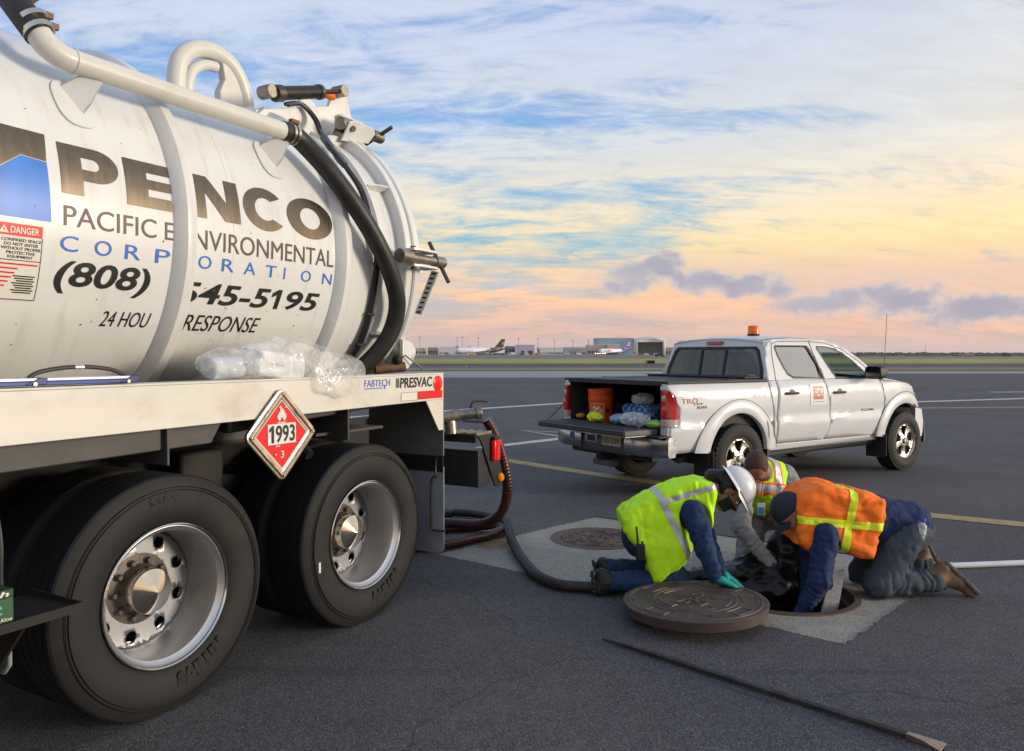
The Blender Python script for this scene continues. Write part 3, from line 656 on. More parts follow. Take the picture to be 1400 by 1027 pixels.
# level gauge strip and small fittings on the door
g = MB(); p0 = Vector((.84, .165, 2.10)); p1 = Vector((.83, .30, 1.815)); w = Vector((.0, -.055, -.012)); d = Vector((.012, 0, 0))
g.rings([[p0, p0 + w, p0 + w + d, p0 + d], [p1, p1 + w, p1 + w + d, p1 + d]]); stp = g.build('step_strip', mat('galvanised_strip', (.52, .52, .50), .5, metal=.1, var=.25, vscale=60), TR)
for k in range(9):
    u = (k + .5) / 9; c = p0.lerp(p1, u) + w * .5; MB().cbox(c + Vector((-.004, 0, 0)), (.004, .030, .012)).build('slot', M_DARK, stp)

def door_clamp(th, rad, L0, L1, bar, spin):
    """swing bolt with a T handle holding the rear door"""
    a = R(th); out_ = Vector((0, -math.cos(a), math.sin(a))); tan = Vector((0, math.sin(a), math.cos(a))); c = cyp(0, a, rad); X = Vector((1, 0, 0))
    root = MB().tube([c + X * L0, c + X * L1], .030, 14).build('swing_bolt', M_GALV, TR)
    MB().tube([c + X * (L0 - .02), c + X * (L0 + .09)], .046, 14).build('bolt_collar', M_GALV, root, bevel=.004)
    MB().tube([c + X * (L1 - .10), c + X * L1], .040, 14).build('clamp_nut', M_GALV, root, bevel=.004)
    d = (tan * math.cos(spin) + out_ * math.sin(spin)) * bar; e = c + X * (L1 - .045)
    MB().tube([e - d, e + d], .0135, 10).build('handle_bar', M_STEEL, root)
    for s in (-1, 1):
        g = MB(); q = []
        for x, r in ((.55, -.10), (.56, .035), (.60, .05), (.80, .05), (.83, .02), (.80, -.06)): q.append(c + X * x * 1.0 + out_ * r)
        g.rings([[p + tan * (s * .052 - .008) for p in q], [p + tan * (s * .052 + .008) for p in q]]); g.build('clamp_lug', M_TANK, root, bevel=.003)
    MB().tube([c - tan * .075 + X * .60, c + tan * .075 + X * .60], .020, 10).build('pivot_pin', M_RUST, root)
door_clamp(1.5, 1.085, .47, .93, .16, R(-28))
door_clamp(61, 1.09, .55, .97, .14, R(-50))
door_clamp(122, 1.09, .55, .95, .14, R(40)); door_clamp(180, 1.09, .55, .95, .14, R(30))

# top pipe with brackets, elbow and hoses
PY, PZ, PRR = .37, 2.78, .050
pipe = MB().tube([(-1.48, PY, PZ), (-.235, PY, PZ)], PRR, 24).build('wash_pipe', M_PIPE, TR)
el_ = spline([(-1.47, PY, PZ), (-1.53, PY + .004, PZ + .006), (-1.585, PY + .016, PZ + .036), (-1.612, PY + .035, PZ + .085)], 8)
MB().tube(el_, PRR + .001, 24).build('pipe_elbow', M_PIPE, pipe)
for x in (-1.485,): MB().tube([(x - .004, PY, PZ), (x + .004, PY, PZ)], PRR + .004, 24).build('pipe_weld', M_PIPE, pipe)
hs = [(-1.607, PY + .030, PZ + .072), (-1.635, .45, 2.93), (-1.66, .55, 3.05), (-1.70, .66, 3.16), (-1.78, .80, 3.24)]
uh = MB().tube(spline(hs, 8), .058, 24).build('rubber_hose', M_RUBH, TR)
for a, b in ((-1.607, 0), (-1.618, .045)):
    q = Vector((a, PY + .036 + b * .45, PZ + .088 + b)); d = Vector((-.25, .5, .85)).normalized()
    MB().tube([q - d * .011, q + d * .011], .064, 24).build('hose_clamp', M_CLAMP, uh)
    MB().cbox(q + Vector((.06, .0, .045)), (.045, .02, .025)).build('clamp_screw', M_RUST, uh, bevel=.002)
g = MB(); g.tube([(-1.58, .52, 3.02), (-1.52, .48, 3.09)], .012, 8); g.build('clamp_screw', M_RUST, uh)
for x in (-1.44, -.335):
    th = R(29); tan = Vector((.35, math.sin(th), math.cos(th))).normalized()
    MB().rings([[cyp(x - .02 + dx * .09, th + .03 + dt, RS + .002 + h) for dx, dt in superel(0, 0, 1, .13, 2.6, 20)] for h in (-.01, .007)]).build('bracket_pad', M_TANK, TR)
    g = MB(); q = [cyp(x - .065, R(36), RS - .01), cyp(x, R(27.5), RS - .005), cyp(x + .025, R(29.5), RS + .045), Vector((x + .075, PY - .012, PZ - .062)), Vector((x + .082, PY - .005, PZ - .035)), Vector((x + .0, PY + .01, PZ - .040))]
    g.rings([[p + tan * .005 for p in q], [p - tan * .005 for p in q]]); g.build('pipe_bracket', M_TANK, TR, bevel=.002)
# black wash hose from the pipe round the tank
hp = [(-.30, PY, PZ), (-.215, PY, PZ), (-.139, .352, 2.737), (-.028, .264, 2.590), (.131, .192, 2.390), (.296, .162, 2.184), (.445, .170, 1.973), (.518, .208, 1.82), (.52, .276, 1.653), (.45, .370, 1.502), (.343, .462, 1.395), (.2, .55, 1.32), (.0, .62, 1.28)]
wh = MB().tube(spline(hp, 8), .055, 20).build('rubber_hose', M_RUBH, TR)
for x in (-.245, -.215): MB().tube([(x - .009, PY, PZ), (x + .009, PY, PZ)], .0605, 24).build('hose_clamp', M_CLAMP, wh)
MB().cbox((-.225, PY - .02, PZ + .066), (.06, .03, .022)).build('clamp_screw', M_RUST, wh, bevel=.003)
# hydraulic lines
for k, dd in enumerate((0, .022)):
    c = [(.18 + dd, .83, 3.13), (.30 + dd, .82, 3.165), (.38 + dd, .78, 3.09), (.315 + dd, .66, 2.955), (.255 + dd, .52, 2.83), (.265 + dd, .40, 2.69), (.315 + dd, .325, 2.54), (.318 + dd, .252, 2.31), (.35 + dd, .240, 2.10), (.365 + dd, .318, 1.79), (.365 + dd, .40, 1.60), (.335 + dd, .50, 1.47), (.30 + dd, .60, 1.38)]
    hl = MB().tube(spline(c, 8), .0125, 10).build('hydraulic_line', M_CABLE, TR)
    if k == 0:
        for i in (7, 8, 9, 10, 11): MB().cbox(Vector(c[i]) + Vector((.015, -.004, 0)), (.065, .03, .016)).build('line_clip', M_CABLE, hl, bevel=.002)
MB().tube(spline([(.335, .68, 2.975), (.275, .54, 2.845), (.272, .42, 2.715)], 6), [.019, .019, .019, .026, .026, .026, .026, .020, .020, .026, .026, .022, .022], 12).build('line_coupling', mat('grey_coupling', (.09, .11, .125), .5), TR)
# door hinge arms, ram and top handle loop
def plate(name, poly, y0, y1, m=None, **k): return MB().prism(poly, y0, y1, 'y').build(name, m or M_TANK, TR, bevel=.004, **k)
for y in (.86, 1.16):
    plate('hinge_arm', [(-.06, 2.99), (.02, 3.06), (.45, 3.19), (.60, 3.235), (.655, 3.37), (.70, 3.385), (.785, 3.35), (.85, 3.17), (.93, 3.145), (.95, 3.05), (.90, 2.97), (.70, 2.99), (.63, 2.93), (.45, 3.0)], y - .014, y + .014)
MB().box(-.02, .62, .875, 1.145, 3.035, 3.05).build('arm_web', M_TANK, TR)
ram = MB().tube([(.08, .80, 3.165), (.45, .80, 3.28)], .043, 18).build('hydraulic_ram', mat('ram_black', (.035, .033, .03), .4, metal=.5, var=.3, vscale=12), TR, bevel=.003)
for a, b, r, m in ((.06, .12, .052, M_STEEL), (.44, .47, .050, M_STEEL)):
    f = lambda x: (x, .80, 3.165 + (x - .08) * .31)
    MB().tube([f(a), f(b)], r, 18).build('ram_gland', m, ram, bevel=.003)
MB().tube([(.46, .80, 3.283), (.68, .80, 3.351)], .016, 12).build('ram_rod', mat('ram_rod_brown', (.12, .06, .03), .3, metal=.8), ram)
MB().tube([(.68, .77, 3.352), (.68, .87, 3.352)], .040, 16).build('clevis_pin', M_GALV, ram, bevel=.003)
MB().tube([(.02, .77, 3.16), (.02, .87, 3.16)], .042, 16).build('clevis_pin', M_GALV, ram, bevel=.003)
MB().cbox((.575, .825, 3.30), (.11, .05, .055)).build('orange_stop', mat('orange_plastic', (.75, .14, .01), .5), ram, bevel=.02)
MB().tube([(.70, .81, 3.17), (.70, .90, 3.17)], .038, 6).build('hinge_nut', M_PIPE, TR, bevel=.004)
MB().tube([(.705, .815, 3.175), (.66, .87, 3.05)], .012, 8).build('hinge_bracket', M_RUST, TR)
MB().tube([(.55, .72, 3.0), (.72, .78, 3.03)], .035, 16).build('swing_bolt', M_GALV, TR, bevel=.004)
loop = spline([(-.31, 1.22, 2.95), (-.325, 1.22, 3.15), (-.30, 1.22, 3.32), (-.20, 1.22, 3.42), (-.06, 1.22, 3.455), (.08, 1.22, 3.42), (.17, 1.22, 3.32), (.215, 1.22, 3.18), (.235, 1.22, 2.98)], 8)
lp = MB().tube(loop, .055, 20).build('top_pipe_loop', M_PIPE, TR)
g = MB(); g.prism([(-.02, 3.0), (.21, 3.0), (.20, 3.18), (.15, 3.32), (.04, 3.42), (.0, 3.40), (.02, 3.30), (-.02, 3.22)], 1.19, 1.25, 'y'); g.build('loop_web', M_PIPE, lp, bevel=.006)
g = MB(); g.tube(spline([(-.24, 1.205, 3.0), (-.255, 1.205, 3.16), (-.22, 1.205, 3.28), (-.13, 1.205, 3.345), (-.04, 1.205, 3.36)], 6), .034, 12); g.build('inner_rib', M_PIPE, lp)
MB().cbox((.19, 1.05, 3.09), (.16, .22, .05)).build('loop_foot', M_PIPE, TR, bevel=.006)
MB().lathe([(0, 3.24), (.20, 3.24), (.24, 3.22), (.25, 3.0)], o=(-2.7, YC, 0), axis='z', seg=32).build('manway', M_TANK, TR)

# lettering on the tank: x along the tank, arc length s above the middle line
def on_tank(x, s): return cyp(x, s / RS, RS + .0025)
def lay(name, t, m, x0, x1, s0, s1): return flat(name, fit2d(t, x0, x1, s0, s1), m, on_tank, TR, cut=.03)
# wide block letters P E N C O, built as outlines (unit box)
LP = poly2d([(0, 0), (.36, 0), (.36, .30), (.62, .30)] + [(.62 + .38 * math.cos(R(a)), .65 + .35 * math.sin(R(a))) for a in range(-80, 81, 16)] + [(.62, 1), (0, 1)],
            [(.36, .53), (.36, .77), (.56, .77)] + [(.56 + .11 * math.cos(R(a)), .65 + .12 * math.sin(R(a))) for a in range(70, -71, -20)] + [(.56, .53)])
LE = poly2d([(0, 0), (1, 0), (1, .24), (.38, .24), (.38, .40), (.92, .40), (.92, .61), (.38, .61), (.38, .76), (1, .76), (1, 1), (0, 1)])
LN = poly2d([(0, 0), (.28, 0), (.28, .58), (.30, .58), (.66, 0), (1, 0), (1, 1), (.72, 1), (.72, .45), (.70, .45), (.36, 1), (0, 1)])
def ell(a, b, n=40, a0=0, a1=360): return [(.5 + a * math.cos(R(a0 + (a1 - a0) * i / n)), .5 + b * math.sin(R(a0 + (a1 - a0) * i / n))) for i in range(n + (0 if a1 - a0 == 360 else 1))]
LO = poly2d(ell(.5, .5), ell(.22, .26))
LC = poly2d(ell(.5, .5, 34, 40, 320) + ell(.24, .26, 24, 308, 52))
S0, S1 = .070, .285
for t2, a, b in ((LP, -1.596, -1.335), (LE, -1.305, -1.02), (LN, -.965, -.675), (LC, -.648, -.385), (LO, -.345, .012)):
    lay('lettering', t2, M_PENCO, a, b, S0 - (.01 if t2 in (LC, LO) else 0), S1 + (.01 if t2 in (LC, LO) else 0))
def words(s, m, x0, x1, s0, s1, **k): return lay('lettering', text2d(s, **k), m, x0, x1, s0, s1)
words('PACIFIC', M_BROWN, -1.592, -1.165, -.064, .020); words('E', M_BROWN, -1.12, -1.075, -.062, .018)
words('NVIRONMENTAL', M_BROWN, -.965, .005, -.084, .012)
cs = 'CORPORATION'; cx = [-1.603, -1.455, -1.315, -1.165, -.930, -.79, -.65, -.505, -.375, -.245, -.075]
for ch, x in zip(cs, cx):
    w = .010 if ch == 'I' else .076
    words(ch, M_BLUEV, x, x + w, -.168 - (x + 1.6) * .012, -.104 - (x + 1.6) * .013)
bk = dict(bold=.022, shear=.18)
words('(808)', M_BLACKV, -1.612, -1.175, -.345, -.205, **bk)
ONE = poly2d([(.42, 0), (.80, 0), (1.0, 1), (.66, 1), (.10, .80), (.06, .58), (.54, .72)])
words('545-5', M_BLACKV, -1.025, -.445, -.352, -.243, **bk); lay('lettering', ONE, M_BLACKV, -.435, -.365, -.352, -.243); words('95', M_BLACKV, -.325, -.075, -.352, -.243, **bk)
words('24 HOU', M_BLACKV, -1.372, -1.13, -.488, -.412, shear=.2); words('RESPONSE', M_BLACKV, -.945, -.470, -.497, -.408, shear=.2)
# blue and grey logo block, warning label
lay('logo_panel', poly2d([(-2.25, -.06), (-1.643, -.058), (-1.650, .182), (-1.748, .190), (-1.84, .122), (-2.25, -.04)]), M_BLUEL, -2.25, -1.643, -.060, .190)
lay('logo_panel', poly2d([(-2.25, -.036), (-1.84, .126), (-1.747, .194), (-1.650, .186), (-1.640, .303), (-2.25, .315)]), M_PENCO, -2.25, -1.640, -.036, .315)
lb = lay('warning_label', poly2d([(0, 0), (1, 0), (1, 1), (0, 1)]), M_WHITEV, -1.94, -1.675, -.384, -.082)
on_lab = lambda x, s: cyp(x, s / RS, RS + .0040)
on_lab2 = lambda x, s: cyp(x, s / RS, RS + .0052)
def lab(t2, m, x0, x1, s0, s1, f=None): return flat('label_print', fit2d(t2, x0, x1, s0, s1), m, f or on_lab, lb, cut=.03)
SQ = poly2d([(0, 0), (1, 0), (1, 1), (0, 1)])
lab(SQ, M_REDV, -1.938, -1.677, -.130, -.084)
for (a, b, c, d) in ((-1.94, -1.675, -.384, -.381), (-1.6775, -1.675, -.384, -.13), (-1.94, -1.675, -.226, -.223)): lab(SQ, M_BLACKV, a, b, c, d)
lab(text2d('DANGER', bold=.02), M_WHITEV, -1.80, -1.690, -.121, -.094, on_lab2)
lab(poly2d([(0, 0), (1, 0), (.5, 1)], [(.44, .25), (.56, .25), (.56, .62), (.44, .62)]), M_WHITEV, -1.842, -1.806, -.122, -.092, on_lab2)
for i, s in enumerate(('CONFINED SPACE', 'DO NOT ENTER', 'WITHOUT PROPER', 'PROTECTIVE', 'EQUIPMENT')):
    w = len(s) * .0054; lab(text2d(s, bold=.015), M_BLACKV, -1.755 - w, -1.755 + w, -.152 - i * .0165, -.140 - i * .0165)
for i, (w, x, m) in enumerate(((.20, -1.885, M_REDV), (.14, -1.90, M_REDV), (.13, -1.90, M_REDV), (.12, -1.90, M_REDV), (.11, -1.90, M_REDV), (.10, -1.90, M_REDV))):
    lab(SQ, m, x, x + w, -.243 - i * .0175, -.237 - i * .0175)
for i in range(8): lab(SQ, M_BLACKV, -1.775 + .008 * (i % 3), -1.69 - .006 * (i % 2), -.289 - i * .0095, -.284 - i * .0095)
# scratches and chips in the paint
for k in range(34):
    x = random.uniform(-2.0, .0); s = random.uniform(-.68, -.30) if k % 3 else random.uniform(-.5, .5); w = random.uniform(.002, .007)
    lay('paint_chip', poly2d([(0, 0), (1, .15), (.8, 1), (.1, .8)]), M_RUST, x, x + w, s, s + random.uniform(.003, .014))

# deck side rail, deck, chassis
g = MB()
for y0, y1 in ((-.012, .0), ):
    g.prism([(-4.5, 1.190), (.722, 1.246), (.722, 1.408), (-4.5, 1.408)], -.012, .002, 'y')
rail = g.build('side_rail', M_RAIL, TR, bevel=.003)
MB().box(-4.5, .722, -.012, .12, 1.4085, 1.418).build('rail_flange', M_RAIL, rail, bevel=.003)
MB().box(.712, .724, .003, .12, 1.25, 1.407).build('rail_end_cap', M_RAIL, rail)
MB().prism([(.535, 1.243), (.725, 1.247), (.725, 1.045), (.675, 1.045)], -.008, .0, 'y').build('corner_plate', M_RAIL, TR, bevel=.003)
MB().box(-4.5, .70, .12, 2.32, 1.375, 1.395).build('deck_plate', M_FRAME, TR)
MB().prism([(-4.5, 1.190), (.722, 1.246), (.722, 1.418), (-4.5, 1.418)], 2.43, 2.445, 'y').build('side_rail', M_RAIL, TR, bevel=.003)
MB().prism([(-4.5, 1.06), (-1.05, 1.13), (-.9, 1.36), (-4.5, 1.36)], .06, .14, 'y').build('deck_beam', M_GREY, TR, bevel=.006)
MB().prism([(-.92, 1.16), (.45, 1.235), (.52, 1.255), (.545, 1.30), (.5, 1.37), (-.9, 1.36)], .10, .16, 'y').build('deck_beam', M_GREY, TR, bevel=.01)
for x in (-3.2, -1.30, -.15): MB().box(x - .006, x + .006, .03, .45, 1.06, 1.37).build('deck_bracket', M_GREY, TR, bevel=.002)
for y in (.80, 1.56): MB().box(-4.5, 1.32, y, y + .085, .78, 1.08).build('chassis_rail', M_FRAME, TR, bevel=.01)
for x in (-3, -1.9, -.65, .6): MB().box(x - .06, x + .06, .885, 1.555, .84, 1.04).build('cross_member', M_FRAME, TR, bevel=.01)
for x in (-3.6, -2.4, -1.0, .3):
    g = MB(); g.prism([(.45, 1.10), (.80, 1.08), (1.645, 1.08), (1.99, 1.10), (1.99, 1.36), (1.8, 1.42), (.64, 1.42), (.45, 1.36)], x - .04, x + .04, 'x'); g.build('tank_saddle', M_FRAME, TR)
sp = MB(); sp.prism([(-1.5, .66), (-.66, .80), (.2, .66), (.2, .74), (-.66, .90), (-1.5, .74)], .66, .74, 'y'); sp.build('leaf_spring', M_FRAME, TR)
sp = MB(); sp.prism([(-1.5, .66), (-.66, .80), (.2, .66), (.2, .74), (-.66, .90), (-1.5, .74)], 1.70, 1.78, 'y'); sp.build('leaf_spring', M_FRAME, TR)
MB().box(-.80, -.52, .60, .86, .62, 1.02).build('trunnion_hanger', M_FRAME, TR, bevel=.02)
MB().box(-1.25, -.10, .40, .78, 1.06, 1.17).build('air_tank', M_GREY, TR, bevel=.03)
MB().tube([(-.30, .18, .98), (-.30, .40, 1.16)], .03, 10).build('hanger', M_FRAME, TR)

# wheels
def tyre_profile(R0, W, bead):
    h = W / 2
    return [(bead, -h * .66), (bead + .012, -h * .80), (bead + .05, -h * .95), (bead + .10, -h * 1.0), (bead + .145, -h * .985), (R0 - .045, -h * .93), (R0 - .035, -h * .90), (R0 - .022, -h * .86), (R0 - .008, -h * .80)]
def make_wheel(outer=True):
    """dual wheel: outer face toward -y at y=0, tyre 0..0.28"""
    root = empty('wheel')
    RT, W, bead = .518, .290, .300; mid = .1475
    side = tyre_profile(RT, W, bead)
    tread = [(RT - .008, -W * .40), (RT, -W * .37)]
    for c in (-.27, -.10, .08, .25): tread += [(RT, W * (c - .012)), (RT - .013, W * (c - .010)), (RT - .013, W * (c + .010)), (RT, W * (c + .012))]
    tread += [(RT, W * .37), (RT - .008, W * .40)]
    o = (0, mid, .518)
    ty = MB().lathe(side + [(r, -h) for r, h in reversed(side)], o=o, axis='y', seg=96).build('tyre', M_TYRE, root, smooth=30)
    MB().lathe(tread, o=o, axis='y', seg=96).build('tread', M_TREAD, ty, smooth=25)
    for r_ in (.455, .468): MB().lathe([(r_ - .002, -W / 2 * (.985 if r_ > .42 else 1.0) - .000), (r_, -W / 2 * 1.012), (r_ + .002, -W / 2 * (.985 if r_ > .42 else 1.0))], o=o, axis='y', seg=72).build('sidewall_ring', M_TYRE, ty)
    if outer:
        # rim: flange, drop, dished disc
        rimp = [(.300, .046), (.304, .040), (.302, .032), (.296, .030), (.290, .040), (.275, .052), (.271, .075), (.269, .12), (.266, .18), (.262, .235), (.255, .250), (.235, .255)]
        rim = MB().lathe(rimp, o=(0, 0, .518), axis='y', seg=72).build('rim', M_ALU, root, smooth=28)
        MB().lathe([(.3065, .034), (.3095, .030), (.3095, .022), (.3055, .019), (.301, .024)], o=(0, 0, .518), axis='y', seg=72).build('rim_lip', M_ALUP, rim)
        # disc with ten hand holes
        RD, rh, nh = .256, .029, 9; poly = [(RD * math.cos(2 * math.pi * i / 80), RD * math.sin(2 * math.pi * i / 80)) for i in range(80)]
        hub = [(.135 * math.cos(2 * math.pi * i / 40), .135 * math.sin(2 * math.pi * i / 40)) for i in range(40)]
        holes = [[(.212 * math.cos(2 * math.pi * (k + .5) / nh) + rh * .95 * math.cos(2 * math.pi * j / 14), .212 * math.sin(2 * math.pi * (k + .5) / nh) + rh * .95 * math.sin(2 * math.pi * j / 14)) for j in range(14)] for k in range(nh)]
        t2 = poly2d(poly, hub, *holes)
        def dish(x, z):
            r = math.hypot(x, z); return Vector((x, .250, z + .518))
        d = flat('wheel_disc', t2, mat('disc_aluminium', (.33, .33, .34), .45, metal=1.0, var=.06, vscale=4), dish, rim, cut=.03, cutx=.03, smooth=50); q = d.modifiers.new('thick', 'SOLIDIFY'); q.thickness = .014; q.offset = 1 if False else -1
        MB().lathe([(0, .29), (.262, .29)], o=(0, 0, .518), axis='y', seg=40).build('brake_drum', M_DARK, rim)
        MB().lathe([(.165, .249), (.160, .238), (.145, .232), (.112, .228), (.104, .215), (.098, .17), (.098, .15)], o=(0, 0, .518), axis='y', seg=40).build('hub_ring', M_HUB, rim)
        for k in range(10):
            a = 2 * math.pi * k / 10; c = (.126 * math.cos(a), 0, .518 + .126 * math.sin(a))
            MB().lathe([(0, .205), (.010, .205), (.014, .210), (.014, .224), (.018, .226), (.018, .235)], o=c, axis='y', seg=8).build('lug_nut', mat('lug_steel', (.10, .085, .075), .5, metal=.7), rim)
        MB().lathe([(.101, .180), (.101, .148), (.097, .141), (.088, .137), (.0, .100)], o=(0, 0, .518), axis='y', seg=48).build('hub_cap', M_CAP, rim, smooth=20)
    return root
w0 = make_wheel(True); w1 = make_wheel(False)
for w_ in (w0, w1):                       # flattened contact patch
    for ob in list(w_.children) + [c for ch in w_.children for c in ch.children]:
        if ob.name.split('.')[0] in ('tyre', 'tread', 'sidewall_ring'):
            for v in ob.data.vertices:
                if v.co.z < .02: v.co.y += (.02 - v.co.z) * .5 * (-1 if v.co.y < .147 else 1); v.co.z = .02 - (.02 - v.co.z) * .08
proto = []
for i, x in enumerate((0.0, -1.307)):
    for j, (root, y, rz) in enumerate(((w0, 0, 0), (w1, .315, 0), (w0, 2.44, math.pi), (w1, 2.125, math.pi))):
        first = i == 0 and j < 2
        o = root if first else copy_tree(root)
        o.parent = TR; o.location = (x, y, -.0165); o.rotation_euler = (0, 0, rz)
        proto.append(o)
MB().tube([(0, .2, .518), (0, 2.24, .518)], .07, 16).build('axle', M_FRAME, TR); MB().tube([(-1.307, .2, .518), (-1.307, 2.24, .518)], .07, 16).build('axle', M_FRAME, TR)
for x in (0, -1.307): MB().ball((x, 1.22, .53), (.22, .2, .2), 16, 10).build('differential', M_FRAME, TR)
# sidewall lettering on the two near tyres, chalk mark
def side_text(wheel, s, r, a0, size, flip=False):
    t2 = text2d(s, size=size, bold=.01, spacing=1.15)
    def f(x, y):
        a = R(a0) - x / r if not flip else R(a0) + x / r; rr = r + (y if not flip else -y)
        return Vector((rr * math.cos(a), .0012 if rr < .45 else .0045, .518 + rr * math.sin(a)))
    flat('sidewall_lettering', t2, M_TYRE, f, wheel, cutx=.03)
side_text(proto[4], 'SAILUN', .40, -86, .075, True); side_text(proto[4], 'S606', .40, 103, .055)
side_text(proto[0], 'SAILUN', .40, -86, .075, True)
g = MB(); g.box(-.425, -.412, -.003, .004, .40, .455); g.build('chalk_mark', M_WHITEV, proto[0])

# mud flap, fender, guard rod
fl = MB().prism([(.0, .26), (.02, .235), (.06, .225), (.62, .225), (.62, .80), (.0, .80)], .738, .746, 'x').build('mud_flap', M_FLAP, TR, bevel=.002)
MB().box(.730, .737, .0, .62, .765, .87).build('flap_hanger', M_FRAME, fl, bevel=.002)
for y in (.06, .3, .5): MB().tube([(.722, y, .82), (.73, y, .82)], .016, 10).build('hanger_bolt', M_DARK, fl)
MB().prism([(-.0, .872), (.62, .872), (.62, 1.24), (-.0, 1.24)], .732, .744, 'x').build('fender_panel', mat('fender_grey', (.13, .135, .135), .6, var=.2, vscale=5), TR)
MB().tube(spline([(.722, .045, .86), (.718, .05, .80), (.718, .05, .74), (.718, .085, .70), (.718, .085, .45), (.718, .080, .385), (.718, .02, .38), (.722, -.025, .383)], 5), .006, 8).build('flap_rod', M_STEEL, fl)
MB().box(-.28, .30, .15, .75, 1.085, 1.10).build('inner_fender', M_GREY, TR)

# rear bumper step with lights, outlet valves
bp_ = MB().prism([(1.30, .945), (1.535, .945), (1.675, .575), (1.61, .545), (1.545, .545), (1.35, .90)], .085, .10, 'y').build('bumper_end_plate', M_FRAME, TR, bevel=.004)
MB().prism([(1.30, .945), (1.535, .945), (1.675, .575), (1.61, .545), (1.545, .545), (1.35, .90)], 2.34, 2.355, 'y').build('bumper_end_plate', M_FRAME, TR, bevel=.004)
bx_ = MB().box(1.33, 1.50, .101, 2.34, .565, .835).build('bumper_box', mat('bumper_black', (.02, .022, .024), .5, var=.3, vscale=6), TR, bevel=.004)
MB().box(1.29, 1.31, .101, 2.34, .895, .955).build('step_angle', M_FRAME, TR)
for k in range(28): MB().box(1.312, 1.53, .105 + k * .08, .125 + k * .08, .945, .965).build('grating_bar', M_GALV, bx_)
for k in range(4): MB().box(1.33 + k * .055, 1.342 + k * .055, .101, 2.34, .935, .957).build('grating_bar', M_GALV, bx_)
li = MB().box(1.475, 1.565, .045, .084, .745, .90).build('tail_lamp', M_REDL, bp_, bevel=.014, bseg=3)
MB().box(1.50, 1.54, .040, .0449, .75, .895).build('lamp_rib', M_REDV, li)
MB().box(1.48, 1.56, .05, .084, .902, .925).build('lamp_bracket', M_FRAME, li)
MB().lathe([(0, -.026), (.022, -.026), (.032, -.016), (.034, -.001)], o=(1.615, .085, .605), axis='y', seg=20).build('marker_lamp', M_AMBER, bp_)
vb = MB().tube(spline([(.98, .75, 1.05), (1.12, .52, 1.05), (1.25, .36, 1.07), (1.34, .27, 1.09)], 6), .045, 18).build('outlet_pipe', M_GALV, TR)
MB().tube([(1.33, .285, 1.088), (1.43, .17, 1.10)], .038, 18).build('valve_body', mat('valve_steel', (.22, .22, .21), .35, metal=.8, var=.3, vscale=18), vb, bevel=.004)
MB().tube([(1.42, .18, 1.10), (1.45, .15, 1.104)], .048, 18).build('camlock_cap', M_GALV, vb, bevel=.004)
MB().tube([(1.45, .15, 1.104), (1.457, .142, 1.105)], .020, 12).build('cap_plug', M_RUST, vb)
MB().tube(spline([(1.40, .21, 1.14), (1.40, .20, 1.175), (1.42, .18, 1.19), (1.48, .13, 1.19), (1.49, .12, 1.18)], 5), .009, 8).build('valve_handle', M_STEEL, vb)
MB().tube([(1.36, .25, 1.045), (1.46, .13, 1.035)], .010, 8).build('camlock_arm', M_STEEL, vb)
MB().tube([(1.30, .33, 1.10), (1.29, .31, .95)], .045, 14).build('valve_leg', M_GALV, vb)
MB().tube([(.70, .42, 1.62), (.79, .37, 1.54), (.84, .33, 1.51)], .055, 18).build('drain_pipe', M_TANK, TR)
g = MB(); g.prism([(.70, 1.64), (.80, 1.62), (.85, 1.57), (.82, 1.49), (.76, 1.44), (.70, 1.44)], .30, .33, 'y'); g.build('door_hinge_plate', M_TANK, TR, bevel=.006)
MB().tube([(.55, .42, 1.44), (.72, .30, 1.455)], .035, 14).build('drain_valve', M_RUST, TR, bevel=.004)
MB().tube([(.66, .30, 1.50), (.70, .28, 1.53), (.84, .24, 1.44)], .006, 6).build('drain_handle', M_CABLE, TR)
MB().ball((.66, .32, 1.50), .035, 10, 6).build('drain_knob', M_FRAME, TR)

# stickers on the rail
def on_rail(x, z): return Vector((x, -.0145, z))
on_rail2 = lambda x, z: Vector((x, -.0165, z))
def st(t2, m, a, b, c, d, nm='lettering', f=on_rail): return flat(nm, fit2d(t2, a, b, c, d), m, f, rail)
st(text2d('PRESVAC', bold=.022, shear=.08), M_BLACKV, .260, .592, 1.334, 1.397)
for k in range(3): st(SQ, M_BLACKV, .222 + k * .012, .228 + k * .012, 1.338, 1.395)
st(text2d('FABTECH'), M_BLUEV, -.065, .165, 1.352, 1.392); st(SQ, M_BLUEV, -.065, .10, 1.340, 1.345); st(SQ, M_BLUEV, .112, .12, 1.335, 1.36)
rf = MB().lathe([(0, -.005), (.046, -.005), (.050, -.003), (.050, 0)], o=(.655, -.013, 1.352), axis='y', seg=28).build('round_reflector', M_REDL, rail)
st(SQ, M_REDV, .434, .705, 1.257, 1.308, 'reflector_tape'); st(SQ, M_WHITEV, .272, .432, 1.257, 1.304, 'reflector_tape')
for a, b, c, d in ((.272, .432, 1.3045, 1.3065), (.272, .432, 1.2545, 1.2565), (.270, .272, 1.2545, 1.3065)): st(SQ, M_BLACKV, a, b, c, d, 'tape_edge')

